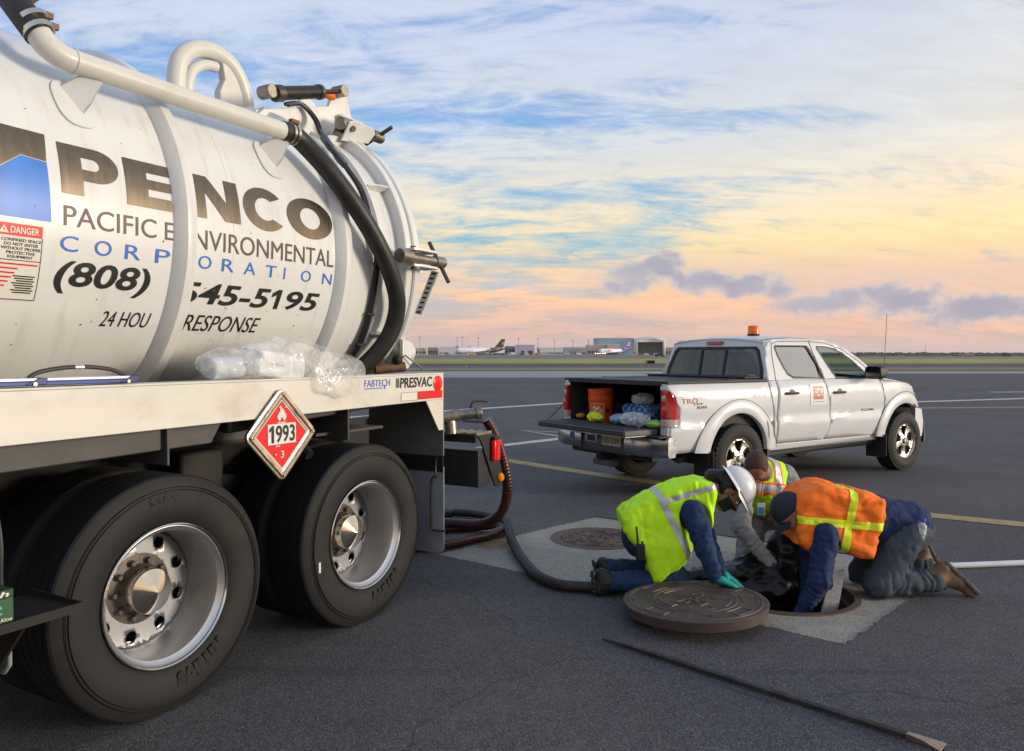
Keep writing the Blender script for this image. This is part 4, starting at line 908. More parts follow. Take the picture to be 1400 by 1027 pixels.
# hazard placard
PLC = Vector((-.708, -.035, 1.145))
M_PLF = mat('placard_frame', (.68, .58, .46), .30, metal=.85, var=.08, vscale=10, rvar=.08)
def rdiam(s, r, seg=5):
    q = rrect(-s / 1.4142, s / 1.4142, -s / 1.4142, s / 1.4142, r, seg); c = math.cos(R(45)); return [((x - z) * c, (x + z) * c) for x, z in q]
pl = empty('hazard_placard', tuple(PLC)); pl.parent = TR
def dring(a, b): return poly2d(rdiam(a, .035), rdiam(b, .006))
fr = flat('placard_frame', dring(.236, .172), M_PLF, lambda x, z: Vector((x, 0, z)), pl); q = fr.modifiers.new('t', 'SOLIDIFY'); q.thickness = .012; q.offset = -1; bevmod(fr, .003)
g = MB(); n = 24; A = rdiam(.206, .01); g.tube([(x, -.004, z) for x, z in A], .008, 6, closed=True); g.build('frame_bead', M_PLF, fr)
MB().prism(rdiam(.233, .034), .0125, .020, 'y').build('backing_plate', mat('placard_back', (.10, .095, .09), .5, metal=.6), pl)
flat('red_diamond', poly2d(rdiam(.168, .004)), M_REDV, lambda x, z: Vector((x, .004, z)), pl)
flat('white_border', poly2d(rdiam(.174, .006), rdiam(.166, .004)), M_WHITEV, lambda x, z: Vector((x, .0025, z)), pl)
num = flat('number_panel', poly2d([(-.092, -.046), (.092, -.046), (.092, .054), (-.092, .054)]), mat('panel_white', (.72, .72, .70), .4), lambda x, z: Vector((x, .001, z)), pl)
flat('lettering', fit2d(text2d('993', bold=.018), -.042, .084, -.038, .046), M_BLACKV, lambda x, z: Vector((x, -.001, z)), num)
flat('lettering', fit2d(poly2d([(.45, 0), (.95, 0), (.95, 1), (.60, 1), (.0, .80), (.0, .62), (.45, .74)]), -.084, -.054, -.038, .046), M_BLACKV, lambda x, z: Vector((x, -.001, z)), num)
flame = [(-.03, 0), (.03, 0), (.026, -.006), (-.026, -.006)]
flat('flame_symbol', poly2d([(-.014, 0), (-.030, .018), (-.028, .038), (-.020, .030), (-.020, .05), (-.010, .042), (-.012, .066), (.0, .078), (-.002, .060), (.010, .066), (.009, .048), (.018, .054), (.018, .036), (.026, .040), (.030, .018), (.014, 0), (.008, .012), (0, .022), (-.008, .012)]), M_WHITEV, lambda x, z: Vector((x, .001, z + .064)), pl)
flat('flame_symbol', poly2d([(-.028, 0), (.028, 0), (.028, .004), (-.028, .004)]), M_WHITEV, lambda x, z: Vector((x, .001, z + .057)), pl)
flat('lettering', fit2d(text2d('3'), -.010, .012, -.115, -.080), M_WHITEV, lambda x, z: Vector((x, .001, z)), pl)
for k in range(7): flat('worn_spot', poly2d([(0, 0), (.010, .002), (.012, .010), (.003, .009)]), M_WHITEV, lambda x, z, a=random.uniform(-.05, .03), b=random.choice((-.06, -.07, -.13, -.10, .13, .05)): Vector((x + a, .0005, z + b)), pl)
for sx_, sz_ in ((-1, 1), (1, 1), (-1, -1), (1, -1)):
    c = Vector((sx_ * .103, -.006, sz_ * .103)); M = Matrix.Translation(c) @ Matrix.Rotation(R(45) * sx_ * sz_, 4, 'Y')
    g = MB(); g.cbox((0, 0, 0), (.045, .008, .016), M); g.build('spring_clip', M_GALV, pl, bevel=.002)
for x, z in ((0, .2), (0, -.2), (.2, 0), (-.2, 0)): MB().lathe([(0, -.006), (.008, -.005), (.009, 0)], o=(x, -.012, z), axis='y', seg=10).build('rivet', M_GALV, pl)
MB().box(-.04, .04, .02, .03, .05, .20).build('placard_bracket', M_FRAME, pl)

# small black side tray near the front wheel
tr_ = MB().box(-2.75, -1.86, -.25, .06, .645, .655).build('side_tray', M_FRAME, TR)
MB().box(-2.75, -1.86, -.256, -.25, .640, .672).build('tray_lip', M_FRAME, tr_); MB().box(-1.866, -1.86, -.25, .06, .640, .672).build('tray_lip', M_FRAME, tr_)
for x in (-2.5, -2.02): MB().prism([(-.2, .644), (.06, .644), (.06, .40), (.03, .40)], x, x + .012, 'x').build('tray_bracket', M_FRAME, tr_)
MB().prism([(-.02, .44), (-.02, .62), (.3, .62), (.3, .40), (.02, .40)], -1.99, -1.975, 'x').build('mud_flap', M_FLAP, TR, bevel=.01)
MB().tube(spline([(-1.98, .1, 1.1), (-2.0, .0, .9), (-1.99, .02, .75), (-1.97, .05, .66)], 6), .007, 8).build('air_line', M_GREY, TR)
MB().box(-4.3, -2.9, .05, .5, .55, 1.1).build('tool_locker', M_GREY, TR, bevel=.02)

# ------------------------------------------------------------------ things resting on the truck
def tw(x, y, z):                       # truck local -> world
    return TR_M @ Vector((x, y, z))
TR_M = Matrix.Translation((-.8104, 4.4667, 0)) @ Matrix.Rotation(R(60.6), 4, 'Z')
# glove box on the tray
gb = empty('glove_box', tuple(tw(-2.185, -.145, .656)), R(60.6), 'green cardboard box of disposable gloves on the black side tray', 'box')
MB().box(-.115, .115, -.065, .065, 0, .085).build('carton', mat('green_card', (.02, .085, .03), .55, var=.1), gb, bevel=.003)
MB().box(-.115, .116, -.0655, .0655, .0852, .112).build('carton_top', mat('dark_green_card', (.012, .05, .022), .55), gb, bevel=.003)
flat('hand_print', poly2d([(0, .2), (.35, .0), (.8, .05), (1, .3), (.7, .45), (1, .6), (.9, .8), (.5, .7), (.2, .9), (.3, .5)]), mat('teal_print', (.02, .45, .40), .5), lambda x, z: Vector((-.02 + x * .10, -.0675, .022 + z * .055)), gb)
flat('lettering', fit2d(text2d('Touch', bold=.02, shear=.2), -.06, .10, .090, .108), M_WHITEV, lambda x, z: Vector((x, -.0675, z)), gb)
flat('lettering', fit2d(text2d('Aloe', bold=.02), .07, .108, .008, .022), M_WHITEV, lambda x, z: Vector((x, -.0675, z)), gb)
# blue lamp bar with bail handle on the deck edge
bb = empty('work_light_bar', tuple(tw(-1.9, .055, 1.418)), R(60.6), 'blue and white metal bar with black bail handle on the truck deck', 'tool')
MB().box(-.55, .43, -.045, .045, .006, .022).build('bar', mat('tool_blue', (.02, .045, .22), .4, var=.2), bb, bevel=.003)
MB().box(-.55, .425, -.046, .046, .0222, .034).build('bar_top', mat('tool_silver', (.62, .66, .72), .35, metal=.5), bb, bevel=.003)
for x in (.03, .40):
    MB().prism([(x - .035, .008), (x + .045, .008), (x + .05, .034), (x + .02, .036)], -.049, .049, 'y').build('end_block', mat('tool_blue2', (.015, .03, .16), .4), bb, bevel=.003)
    MB().tube([(x, -.055, .012), (x, -.047, .012)], .007, 10).build('rivet', M_CLAMP, bb)
MB().tube(spline([(.02, -.03, .036), (.06, -.03, .056), (.15, -.03, .070), (.24, -.03, .072), (.34, -.03, .060), (.40, -.03, .036)], 6), .0085, 10).build('bail_handle', mat('handle_black', (.03, .028, .025), .5), bb)
MB().tube([(.19, -.03, .072), (.225, -.03, .0725)], .0095, 10).build('handle_clip', M_CLAMP, bb)
# clear plastic bag with papers
bg_ = empty('plastic_bag', tuple(tw(-.55, .1, 1.40)), R(60.6), 'clear crinkled plastic bag with white papers on the truck deck rail', 'bag')
def clearmat(name, tint, alpha, rough=.12):
    m = bpy.data.materials.new(name); m.use_nodes = True; t = m.node_tree; b = t.nodes['Principled BSDF']
    b.inputs['Base Color'].default_value = tint + (1,); b.inputs['Roughness'].default_value = rough; b.inputs['Specular IOR Level'].default_value = .9
    tcn = t.nodes.new('ShaderNodeTexCoord'); n = t.nodes.new('ShaderNodeTexNoise'); n.inputs['Scale'].default_value = 9; n.inputs['Detail'].default_value = 3; n.inputs['Distortion'].default_value = 1.5; nlink(t, tcn.outputs['Object'], n.inputs['Vector'])
    bp = t.nodes.new('ShaderNodeBump'); bp.inputs['Distance'].default_value = .014; bp.inputs['Strength'].default_value = .8; nlink(t, n.outputs['Fac'], bp.inputs['Height']); nlink(t, bp.outputs[0], b.inputs['Normal'])
    mr = t.nodes.new('ShaderNodeMapRange'); nlink(t, n.outputs['Fac'], mr.inputs[0]); mr.inputs[1].default_value = .3; mr.inputs[2].default_value = .7; mr.inputs[3].default_value = alpha * .30; mr.inputs[4].default_value = min(1, alpha * 1.9); nlink(t, mr.outputs[0], b.inputs['Alpha'])
    MATS[name] = m; return m
M_CLEAR = clearmat('clear_plastic', (.92, .92, .91), .22, .05)
def bagf(P):
    d = sunion([ellip(P, (-.24, .03, .09), (.27, .13, .09)), ellip(P, (.02, .0, .115), (.24, .15, .115)), ellip(P, (.26, -.06, .055), (.22, .11, .10)), ellip(P, (.24, -.13, -.01), (.17, .05, .08)), ellip(P, (.38, -.08, .045), (.09, .07, .06))], .05)
    return d + .030 * (np.abs(vnoise(P * np.array((.6, 1, 1)), 11)) - .3) + .014 * (np.abs(vnoise(P + 3, 25)) - .3)
sdf_mesh('bag_film', bagf, (-.60, -.26, -.16), (.56, .26, .32), .0075, M_CLEAR, bg_, 1)
sdf_mesh('papers', lambda P: rboxs(P, (-.10, .0, .085), (.17, .085, .065), .03, (.1, .12, .05)) + .016 * (np.abs(vnoise(P * np.array((.5, 1, 1)) + 2, 15)) - .3) + .006 * vnoise(P, 40), (-.33, -.14, -.01), (.13, .14, .20), .0085, mat('white_paper', (.72, .73, .76), .6, var=.1, vscale=30), bg_, 0)
MB().tube([(-.46, .03, .07), (-.26, .03, .075)], .055, 20).build('paper_roll', mat('bluish_paper', (.50, .54, .60), .7, var=.2, vscale=30), bg_, bevel=.01)
kn = Vector((.19, -.115, .05)); g = MB(); g.ball(tuple(kn), .014, 8, 6); g.build('bag_knot', mat('knot_grey', (.16, .15, .14), .5), bg_)
for k in range(14):
    a = 2 * math.pi * k / 14; L = random.uniform(.06, .12); d = Vector((math.cos(a) * L, random.uniform(-.03, .015), math.sin(a) * L * .8)); s_ = Vector((-math.sin(a), 0, math.cos(a))) * .018
    g = MB(); g.add([kn, kn + d + s_, kn + d * 1.08 + Vector((0, -.014, 0)), kn + d - s_], [(0, 1, 2), (0, 2, 3)]); g.build('bag_pleat', M_CLEAR, bg_, fix=False)
# ------------------------------------------------------------------ pickup (local: x forward, y toward its left side, z up; y = 0 is the right wheels' outer face)
PK = empty('pickup_truck', (2.52, 8.56, 0), R(33.25), 'white crew cab pickup with its tailgate down and an orange roof beacon', 'pickup')
PYC = .93
M_PW = mat('pickup_white', (.62, .635, .665), .42, var=.03, vscale=2, coat=.25, rvar=.05, dirt=(.45, .42, .38), dirt_amt=.08, dirt_scale=2.5)
M_PBLK = mat('black_plastic', (.022, .022, .024), .55, var=.2, vscale=12)
M_BED = mat('bed_liner', (.03, .031, .034), .7, var=.3, vscale=20, bump=.2, bscale=120)
M_CHR = mat('bumper_chrome', (.42, .43, .46), .24, metal=1.0, rvar=.06, vscale=5)
M_DGREY = mat('bumper_grey', (.075, .08, .09), .5, var=.1)
M_PTYRE = mat('pickup_tyre', (.020, .019, .018), .75, var=.25, vscale=8, bump=.15, bscale=80)
M_PALLOY = mat('pickup_alloy', (.58, .54, .48), .30, metal=.9, rvar=.08, vscale=10)
M_LENSR = mat('tail_lens_red', (.42, .008, .010), .10, coat=.8, var=.35, vscale=14)
M_LENSW = mat('tail_lens_clear', (.50, .36, .33), .12, coat=.8, var=.3, vscale=40)
def glassmat(name, tint, refl, alpha):
    m = bpy.data.materials.new(name); m.use_nodes = True; t = m.node_tree; t.nodes.clear()
    o = t.nodes.new('ShaderNodeOutputMaterial'); mx = t.nodes.new('ShaderNodeMixShader'); tr = t.nodes.new('ShaderNodeBsdfTransparent'); gl = t.nodes.new('ShaderNodeBsdfGlossy')
    tr.inputs[0].default_value = tuple(tint) + (1,); gl.inputs['Roughness'].default_value = .03; gl.inputs['Color'].default_value = (.9, .9, .9, 1)
    ge = t.nodes.new('ShaderNodeNewGeometry'); dt = t.nodes.new('ShaderNodeVectorMath'); dt.operation = 'DOT_PRODUCT'; nlink(t, ge.outputs['Normal'], dt.inputs[0]); nlink(t, ge.outputs['Incoming'], dt.inputs[1])
    ab = t.nodes.new('ShaderNodeMath'); ab.operation = 'ABSOLUTE'; nlink(t, dt.outputs['Value'], ab.inputs[0]); iv = t.nodes.new('ShaderNodeMath'); iv.operation = 'SUBTRACT'; iv.inputs[0].default_value = 1; nlink(t, ab.outputs[0], iv.inputs[1])
    pw_ = t.nodes.new('ShaderNodeMath'); pw_.operation = 'POWER'; pw_.inputs[1].default_value = 4.5; nlink(t, iv.outputs[0], pw_.inputs[0])
    ad = t.nodes.new('ShaderNodeMath'); ad.operation = 'ADD'; ad.use_clamp = True; ad.inputs[1].default_value = refl + .04
    nlink(t, pw_.outputs[0], ad.inputs[0]); nlink(t, ad.outputs[0], mx.inputs[0]); nlink(t, tr.outputs[0], mx.inputs[1]); nlink(t, gl.outputs[0], mx.inputs[2]); nlink(t, mx.outputs[0], o.inputs[0]); MATS[name] = m; return m
M_GLT = glassmat('tinted_glass', (.05, .055, .06), .05, 1); M_GLF = glassmat('film_glass', (.20, .19, .15), .50, 1); M_GLG = glassmat('green_glass', (.62, .80, .70), .02, 1)

ZP = [.40, .50, .62, .765, .785, .80, .95, 1.10, 1.19, 1.235, 1.26]; YP = [.10, .075, .045, .028, .030, .042, .026, .024, .045, .075, .09]
def ysd(x, z):
    y = float(np.interp(z, ZP, YP)) if z < 1.235 else .075 + (z - 1.235) * .31
    if x > 3.05: y += .17 * ((x - 3.05) / .70) ** 2.2
    if x < -.85: y += .035 * ((-.85 - x) / .30) ** 2
    return y
def panel(name, outline, m, holes=(), off=0.0, thick=.012, far=True, parent=None, cut=.06):
    """body panel cut from the side surface, right and mirrored left"""
    t2 = poly2d(outline, *holes); r = []
    for s in (0, 1):
        def f(x, z, s=s):
            y = ysd(x, z) + off; return Vector((x, y if not s else 2 * PYC - y, z))
        o = flat(name, t2, m, f, parent or PK, cut=cut, cutx=cut, smooth=40)
        if thick:
            bm = bmesh.new(); bm.from_mesh(o.data)
            if not s: bmesh.ops.reverse_faces(bm, faces=bm.faces) if bm.faces and sum(f_.normal.y for f_ in bm.faces) > 0 else None
            else: bmesh.ops.reverse_faces(bm, faces=bm.faces) if sum(f_.normal.y for f_ in bm.faces) < 0 else None
            bm.to_mesh(o.data); bm.free(); q = o.modifiers.new('thick', 'SOLIDIFY'); q.thickness = thick; q.offset = -1
        r.append(o)
    return r
def arcp(cx, cz, r, a0, a1, n=14): return [(cx + r * math.cos(R(a0 + (a1 - a0) * i / n)), cz + r * math.sin(R(a0 + (a1 - a0) * i / n))) for i in range(n + 1)]
WB = 3.236; AR = .475; AZ = .43
# bed side (tail lamp corner notched), doors, fender
panel('bed_side', [(-1.05, .56), (-.95, .50)] + [(-.62, .50)] + arcp(0, AZ, AR, 172, 8) + [(.60, .50), (.575, .85), (.50, 1.15), (.495, 1.222), (-1.06, 1.228), (-1.07, 1.165), (-.98, 1.10), (-.93, .96), (-.925, .79), (-1.05, .785)], M_PW)
panel('rear_door', [(.665, .505), (1.55, .505), (1.625, .62), (1.635, .73), (1.60, .95), (1.545, 1.12), (1.515, 1.238), (.655, 1.238), (.64, .85)], M_PW)
panel('front_door', [(1.562, .505), (2.60, .505), (2.70, .57), (2.76, .70), (2.75, .95), (2.70, 1.15), (2.675, 1.222), (1.525, 1.238), (1.556, 1.12), (1.61, .95), (1.647, .73), (1.637, .62)], M_PW)
panel('front_fender', [(2.71, .53)] + arcp(WB, AZ, AR, 168, 8) + [(3.72, .56), (3.74, .78), (3.70, .86), (3.60, .92), (3.62, 1.0), (3.50, 1.095), (3.36, 1.145), (3.10, 1.182), (2.686, 1.222), (2.711, 1.15), (2.762, .95), (2.772, .70)], M_PW)
panel('cab_corner', [(.60, .50), (.653, .505), (.628, .85), (.643, 1.238), (.505, 1.235), (.51, 1.15), (.587, .85)], M_PW)
panel('rocker_panel', [(.55, .43), (2.70, .43), (2.70, .50), (.55, .50)], M_PW, off=.012)
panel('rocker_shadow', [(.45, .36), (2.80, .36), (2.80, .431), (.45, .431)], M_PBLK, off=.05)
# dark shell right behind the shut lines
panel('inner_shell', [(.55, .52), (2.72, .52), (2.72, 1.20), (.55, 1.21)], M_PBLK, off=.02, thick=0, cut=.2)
# cab side with window openings
UP = [(.505, 1.24), (.56, 1.45), (.60, 1.60), (.66, 1.675), (.76, 1.712), (1.10, 1.728), (1.45, 1.726), (1.75, 1.712), (1.95, 1.680), (2.15, 1.61), (2.40, 1.47), (2.60, 1.335), (2.74, 1.228), (2.0, 1.24)]
W1 = [(.985, 1.262), (1.56, 1.245), (1.505, 1.42), (1.40, 1.615), (1.37, 1.640), (.80, 1.640), (.775, 1.615), (.80, 1.50), (.85, 1.38), (.90, 1.30)]
W2 = [(1.80, 1.245), (2.50, 1.240), (2.40, 1.33), (2.22, 1.46), (2.05, 1.555), (1.90, 1.605), (1.75, 1.628), (1.58, 1.635), (1.565, 1.60), (1.66, 1.45)]
panel('cab_side', UP, M_PW, holes=(W1, W2))
def grow(poly, d):
    cx = sum(p[0] for p in poly) / len(poly); cz = sum(p[1] for p in poly) / len(poly); o = []
    for x, z in poly:
        L = math.hypot(x - cx, z - cz); o.append((x + (x - cx) / L * d, z + (z - cz) / L * d))
    return o
for W_ in (W1, W2): panel('window_seal', grow(W_, .010), M_PBLK, holes=(grow(W_, -.018),), off=-.0025, thick=0)
panel('door_glass', grow(W1, .008), M_GLF, off=.014, thick=0, cut=0)
gl = panel('door_glass', grow(W2, .008), M_GLG, off=.014, thick=0, cut=0)
bpy.data.objects.remove(gl[0])           # the near front window is wound down
for s in (0, 1):
    fy = (lambda y: y) if not s else (lambda y: 2 * PYC - y)
    g = MB()                             # shut line between the doors above the belt, and roof gutter
    g.tube([(x, fy(ysd(x, z) - .001), z) for x, z in ((1.515, 1.24), (1.50, 1.40), (1.47, 1.55), (1.44, 1.70))], .0045, 6); g.build('shut_line', M_PBLK, PK)
    g = MB(); g.tube([(x, fy(ysd(x, z) - .002), z) for x, z in ((.66, 1.24), (.68, 1.40), (.70, 1.56), (.74, 1.66), (.85, 1.685), (1.4, 1.69), (1.75, 1.675), (2.05, 1.60), (2.35, 1.45), (2.62, 1.26))], .0035, 6); g.build('shut_line', M_PBLK, PK)
    # fender flares
    for cx, a0, a1 in ((0, 4, 174), (WB, 5, 175)):
        rs = []
        for i in range(29):
            a = R(a0 + (a1 - a0) * i / 28); c, q = math.cos(a), math.sin(a); ring = []
            for rr, dy in ((.455, .03), (.462, -.012), (.475, -.018), (.53, -.016), (.595, -.008), (.612, .004), (.60, .035)):
                k = 1 + (.13 if c < 0 and cx == 0 else .04) * abs(c) ** 3 * (rr - .45) / .16
                x = cx + rr * k * c; z = AZ + rr * q * (1.0 if q > 0 else 1)
                ring.append((x, fy(ysd(x, max(z, .5)) * .35 + dy + .015 + (0 if x < 3.3 else .05 * ((x - 3.3) / .45) ** 2)), z))
            rs.append(ring)
        fl_ = MB().rings(rs).build('fender_flare', M_PW, PK, smooth=50)
        MB().tube([(r_[5][0], r_[5][1] - (.002 if not s else -.002), r_[5][2]) for r_ in rs], .0035, 6).build('flare_seam', M_PBLK, fl_)
        rs = [[(cx + rr * math.cos(R(a)), fy(y), AZ + rr * math.sin(R(a))) for rr, y in ((.468, .03), (.468, .50), (.50, .5), (.50, .03))] for a in range(-10, 191, 10)]
        MB().rings(rs).build('wheel_well', M_PBLK, PK)
    # mud flaps
    for x in (-.46, 2.74): MB().prism([(fy(-.015), .22), (fy(-.015), .50), (fy(.27), .50), (fy(.27), .20), (fy(.02), .20)], x, x + .012, 'x').build('mud_flap', M_PBLK, PK, bevel=.004)
    # handles, mirror, side lamp
    for x, z in ((.88, 1.085), (1.79, 1.072)):
        h = MB().tube(spline([(x - .105, fy(.028), z), (x - .09, fy(.002), z), (x, fy(-.012), z + .004), (x + .09, fy(.002), z), (x + .105, fy(.028), z)], 4), .016, 8).build('door_handle', mat('handle_grey', (.10, .10, .105), .35, metal=.5), PK)
        MB().ball((x + .01, fy(.027), z + .012), (.055, .006, .035), 14, 8).build('handle_cup', M_DGREY, h)
    mr_ = MB().rings([[(x_, fy(y_), z_) for y_, z_ in rrect(-.20, .02, 1.225 + dz, 1.395 - dz, .05 - dz * .5, 4)] for x_, dz in ((2.30, .02), (2.315, .004), (2.37, .0), (2.43, .015), (2.46, .05))]).build('door_mirror', M_PBLK, PK, bevel=.006)
    MB().prism([(fy(a), b) for a, b in rrect(-.185, .0, 1.245, 1.38, .035)], 2.296, 2.299, 'x').build('mirror_glass', mat('mirror', (.6, .65, .7), .05, metal=1.0), mr_)
    MB().box(2.33, 2.42, min(fy(.0), fy(.10)), max(fy(.0), fy(.10)), 1.235, 1.275).build('mirror_arm', M_PBLK, mr_, bevel=.008)
    # tail lamp wrapped round the corner: clear lower third
    def lamp(z0, z1, m, nm):
        rs = []
        for k in range(9):
            z = z0 + (z1 - z0) * k / 8; u = (z - .79) / .375; xf = -.925 - .14 * max(0, u - .25) ** 1.5 * 1.3
            path = [(xf, ysd(xf, z) + .03), (xf, ysd(xf, z) - .008), (min(xf - .02, -.985), .012 + .02 * u), (-1.05, .028 + .03 * u), (-1.085, .06 + .03 * u), (-1.09, .135), (-1.05, .14)]
            rs.append([(x, fy(y), z) for x, y in path])
        return MB().rings(rs).build(nm, m, PK, smooth=50, bevel=.003)
    tl_ = lamp(.865, 1.165, M_LENSR, 'tail_lamp'); lo_ = lamp(.79, .8645, M_LENSW, 'reverse_lamp')
    MB().ball((-1.085, fy(.095), 1.08), (.008, .035, .035), 12, 8).build('lamp_bulb', M_LENSW, tl_); MB().ball((-1.083, fy(.09), .95), (.012, .045, .055), 12, 8).build('lamp_bulb', mat('bright_red_lens', (.65, .02, .02), .1, coat=.8), tl_)
    MB().prism([(fy(.06), 1.166), (fy(.16), 1.166), (fy(.16), 1.228), (fy(.09), 1.228)], -1.07, -1.055, 'x').build('bed_end_cap', M_PW, PK)
    MB().prism([(fy(.06), .55), (fy(.16), .55), (fy(.16), .788), (fy(.05), .788)], -1.065, -1.055, 'x').build('bed_end_cap', M_PW, PK)
# roof
rs = []
for i in range(17):
    x = .60 + (1.98 - .60) * i / 16; e = 1.66 + .055 * (1 - abs((x - 1.25) / .72) ** 2.6); edge = ysd(1.2, 1.69); ring = []
    for j in range(21):
        t_ = -1 + 2 * j / 20; y = PYC + t_ * (PYC - edge - .0); ring.append((x, y, e + .052 * (1 - abs(t_) ** 2.4)))
    rs.append(ring)
MB().rings(rs, closed=False).build('roof', M_PW, PK, smooth=60, solid=.01)
for s in (-1, 1):
    MB().tube([(x, PYC + s * (PYC - ysd(1.2, 1.69) - .085), 1.66 + .055 * (1 - abs((x - 1.25) / .72) ** 2.6) + .052 * (1 - .90 ** 2.4) + .003) for x in (.62, .8, 1.1, 1.5, 1.8, 1.95)], .007, 6).build('roof_groove', M_PBLK, PK)
# cab rear wall with slider window
def rearp(y, z): return Vector((.505 + (z - 1.24) * .21 + .02 * ((y - PYC) / .8) ** 2 + .0, y, z))
def rear_sheet(name, poly, m, off=0.0, holes=(), thick=0.0, parent=None):
    t2 = poly2d(poly, *holes); o = flat(name, t2, m, lambda y, z: rearp(y, z) + Vector((-off, 0, 0)), parent or PK, cut=.08, cutx=.12, smooth=40)
    return o
rw = [(.155, 1.255), (1.705, 1.255), (1.69, 1.36), (1.60, 1.585), (1.55, 1.625), (.31, 1.625), (.26, 1.585), (.17, 1.36)]
rear_sheet('cab_back', [(.08, .9), (1.78, .9), (1.78, 1.24), (1.64, 1.67), (1.55, 1.712), (.31, 1.712), (.22, 1.67), (.08, 1.24)], M_PW, holes=(rw,))
rear_sheet('window_frame', grow(rw, .012), M_PBLK, .004, holes=([(.20, 1.275), (.72, 1.275), (.72, 1.60), (.33, 1.60), (.29, 1.57), (.205, 1.36)], [(.755, 1.285), (1.105, 1.285), (1.105, 1.592), (.755, 1.592)], [(1.14, 1.275), (1.66, 1.275), (1.655, 1.36), (1.57, 1.57), (1.53, 1.60), (1.14, 1.60)]))
for pl_ in ([(.19, 1.268), (.73, 1.268), (.73, 1.61), (.33, 1.61), (.28, 1.58), (.195, 1.36)], [(.745, 1.28), (1.115, 1.28), (1.115, 1.60), (.745, 1.60)], [(1.13, 1.268), (1.67, 1.268), (1.665, 1.36), (1.58, 1.58), (1.53, 1.61), (1.13, 1.61)]):
    rear_sheet('rear_glass', pl_, M_GLT, -.006)
MB().rings([[(rearp(y, z).x - .012 + dx, y, z) for y, z in rrect(.80 + i, 1.06 - i, 1.655 + i * .5, 1.695 - i * .5, .012, 3)] for dx, i in ((.02, 0), (-.008, 0), (-.014, .006))]).build('high_brake_lamp', M_LENSR, PK)
flat('lettering', fit2d(text2d('TACOMA', bold=.01), .26, .36, 1.288, 1.302), M_WHITEV, lambda y, z: rearp(.62 - y, z) + Vector((.0, 0, 0)), PK)
# windscreen, hood, nose
ws = []
for i in range(9):
    u = i / 8; x = 1.97 + (2.72 - 1.97) * u; z = 1.672 - .45 * u ** 1.05; hw = .70 + .08 * u; ws.append([(x + .10 * (1 - (j / 6 - 1) ** 2) * 1.0, PYC + (j / 6 - 1) * hw, z + .0) for j in range(13)])
MB().rings(ws, closed=False).build('windscreen', M_GLG, PK, smooth=60)
rs = []
for i in range(15):
    x = 2.69 + (3.60 - 2.69) * i / 14; e = float(np.interp(x, [2.686, 3.10, 3.36, 3.50, 3.62], [1.222, 1.182, 1.145, 1.095, 1.0])); hw = PYC - ysd(x, 1.15)
    rs.append([(x + .10 * (1 - (j / 9 - 1) ** 2) * (i / 14), PYC + (j / 9 - 1) * hw, e + .062 * (1 - abs(j / 9 - 1) ** 2.6)) for j in range(19)])
MB().rings(rs, closed=False).build('hood', M_PW, PK, smooth=60, solid=.01)
MB().box(2.60, 2.80, .20, 1.66, 1.12, 1.205).build('cowl', M_PBLK, PK)
nose = []
for x, z0, z1, ins in ((3.50, .55, 1.08, .10), (3.64, .60, 1.06, .16), (3.72, .66, 1.0, .24), (3.74, .70, .95, .32)): nose.append([(x, y, z) for y, z in rrect(ins, 2 * PYC - ins, z0, z1, .06, 4)])
MB().rings(nose).build('nose_panel', M_PW, PK, smooth=40)
gr_ = MB().box(3.735, 3.765, .52, 1.34, .74, .96).build('grille', M_PBLK, PK, bevel=.02)
for k in range(3): MB().box(3.766, 3.772, .54, 1.32, .77 + k * .06, .785 + k * .06).build('grille_bar', M_CHR, gr_)
for s in (-1, 1):
    c = PYC + s * .64; hl_ = MB().rings([[(x, y, z) for y, z in rrect(c - .16 + i, c + .16 - i, .86 + i, 1.03 - i, .05, 4)] for x, i in ((3.50, 0), (3.66, .0), (3.70, .03))]).build('headlamp', glassmat('headlamp_glass' if s < 0 else 'headlamp_glass2', (.8, .8, .8), .15, 1), PK)
    MB().ball((3.62, c, .945), .06, 12, 8).build('lamp_reflector', M_CHR, hl_)
bm_ = []
for k in range(17):
    t_ = -1 + 2 * k / 16; y = PYC + t_ * .915; xx = 3.86 - .22 * abs(t_) ** 4 ; bm_.append([(xx - .18, y, .44), (xx - .02, y, .43), (xx, y, .50), (xx + .01, y, .64), (xx - .03, y, .80), (xx - .18, y, .82)])
MB().rings(bm_).build('front_bumper', M_PW, PK, smooth=50)
# bed, tonneau, tailgate
MB().box(-1.06, .47, .19, 1.67, .705, .735).build('bed_floor', M_BED, PK)
for y0, y1 in ((.105, .125), (1.735, 1.755)): MB().box(-1.06, .47, y0, y1, .735, 1.222).build('bed_wall', M_BED, PK)
MB().box(.455, .475, .125, 1.735, .735, 1.222).build('bed_headboard', M_BED, PK)
for y0, y1 in ((.126, .36), (1.50, 1.734)): MB().box(-.42, .42, y0, y1, .736, .95).build('wheel_box', M_BED, PK, bevel=.05, bseg=3)
for y0, y1 in ((.055, .135), (1.725, 1.805)): MB().box(-1.07, .49, y0, y1, 1.2285, 1.252).build('bed_rail_cap', M_PBLK, PK, bevel=.005)
tn = MB().box(-1.05, .48, .136, 1.724, 1.232, 1.258).build('tonneau_cover', mat('tonneau_black', (.026, .027, .030), .6, var=.2, vscale=8), PK, bevel=.006)
for x in (-.55, -.05): MB().box(x, x + .012, .14, 1.72, 1.2585, 1.262).build('cover_seam', M_PBLK, tn)
MB().box(-1.078, -1.05, .14, 1.72, 1.205, 1.256).build('cover_bar', M_PBLK, tn, bevel=.006)
MB().box(.20, .47, .14, 1.72, 1.259, 1.288).build('cover_roll', M_PBLK, tn, bevel=.012)
tg = MB().box(-1.545, -1.085, .175, 1.685, .700, .762).build('tailgate', M_DGREY, PK, bevel=.012, bseg=3)
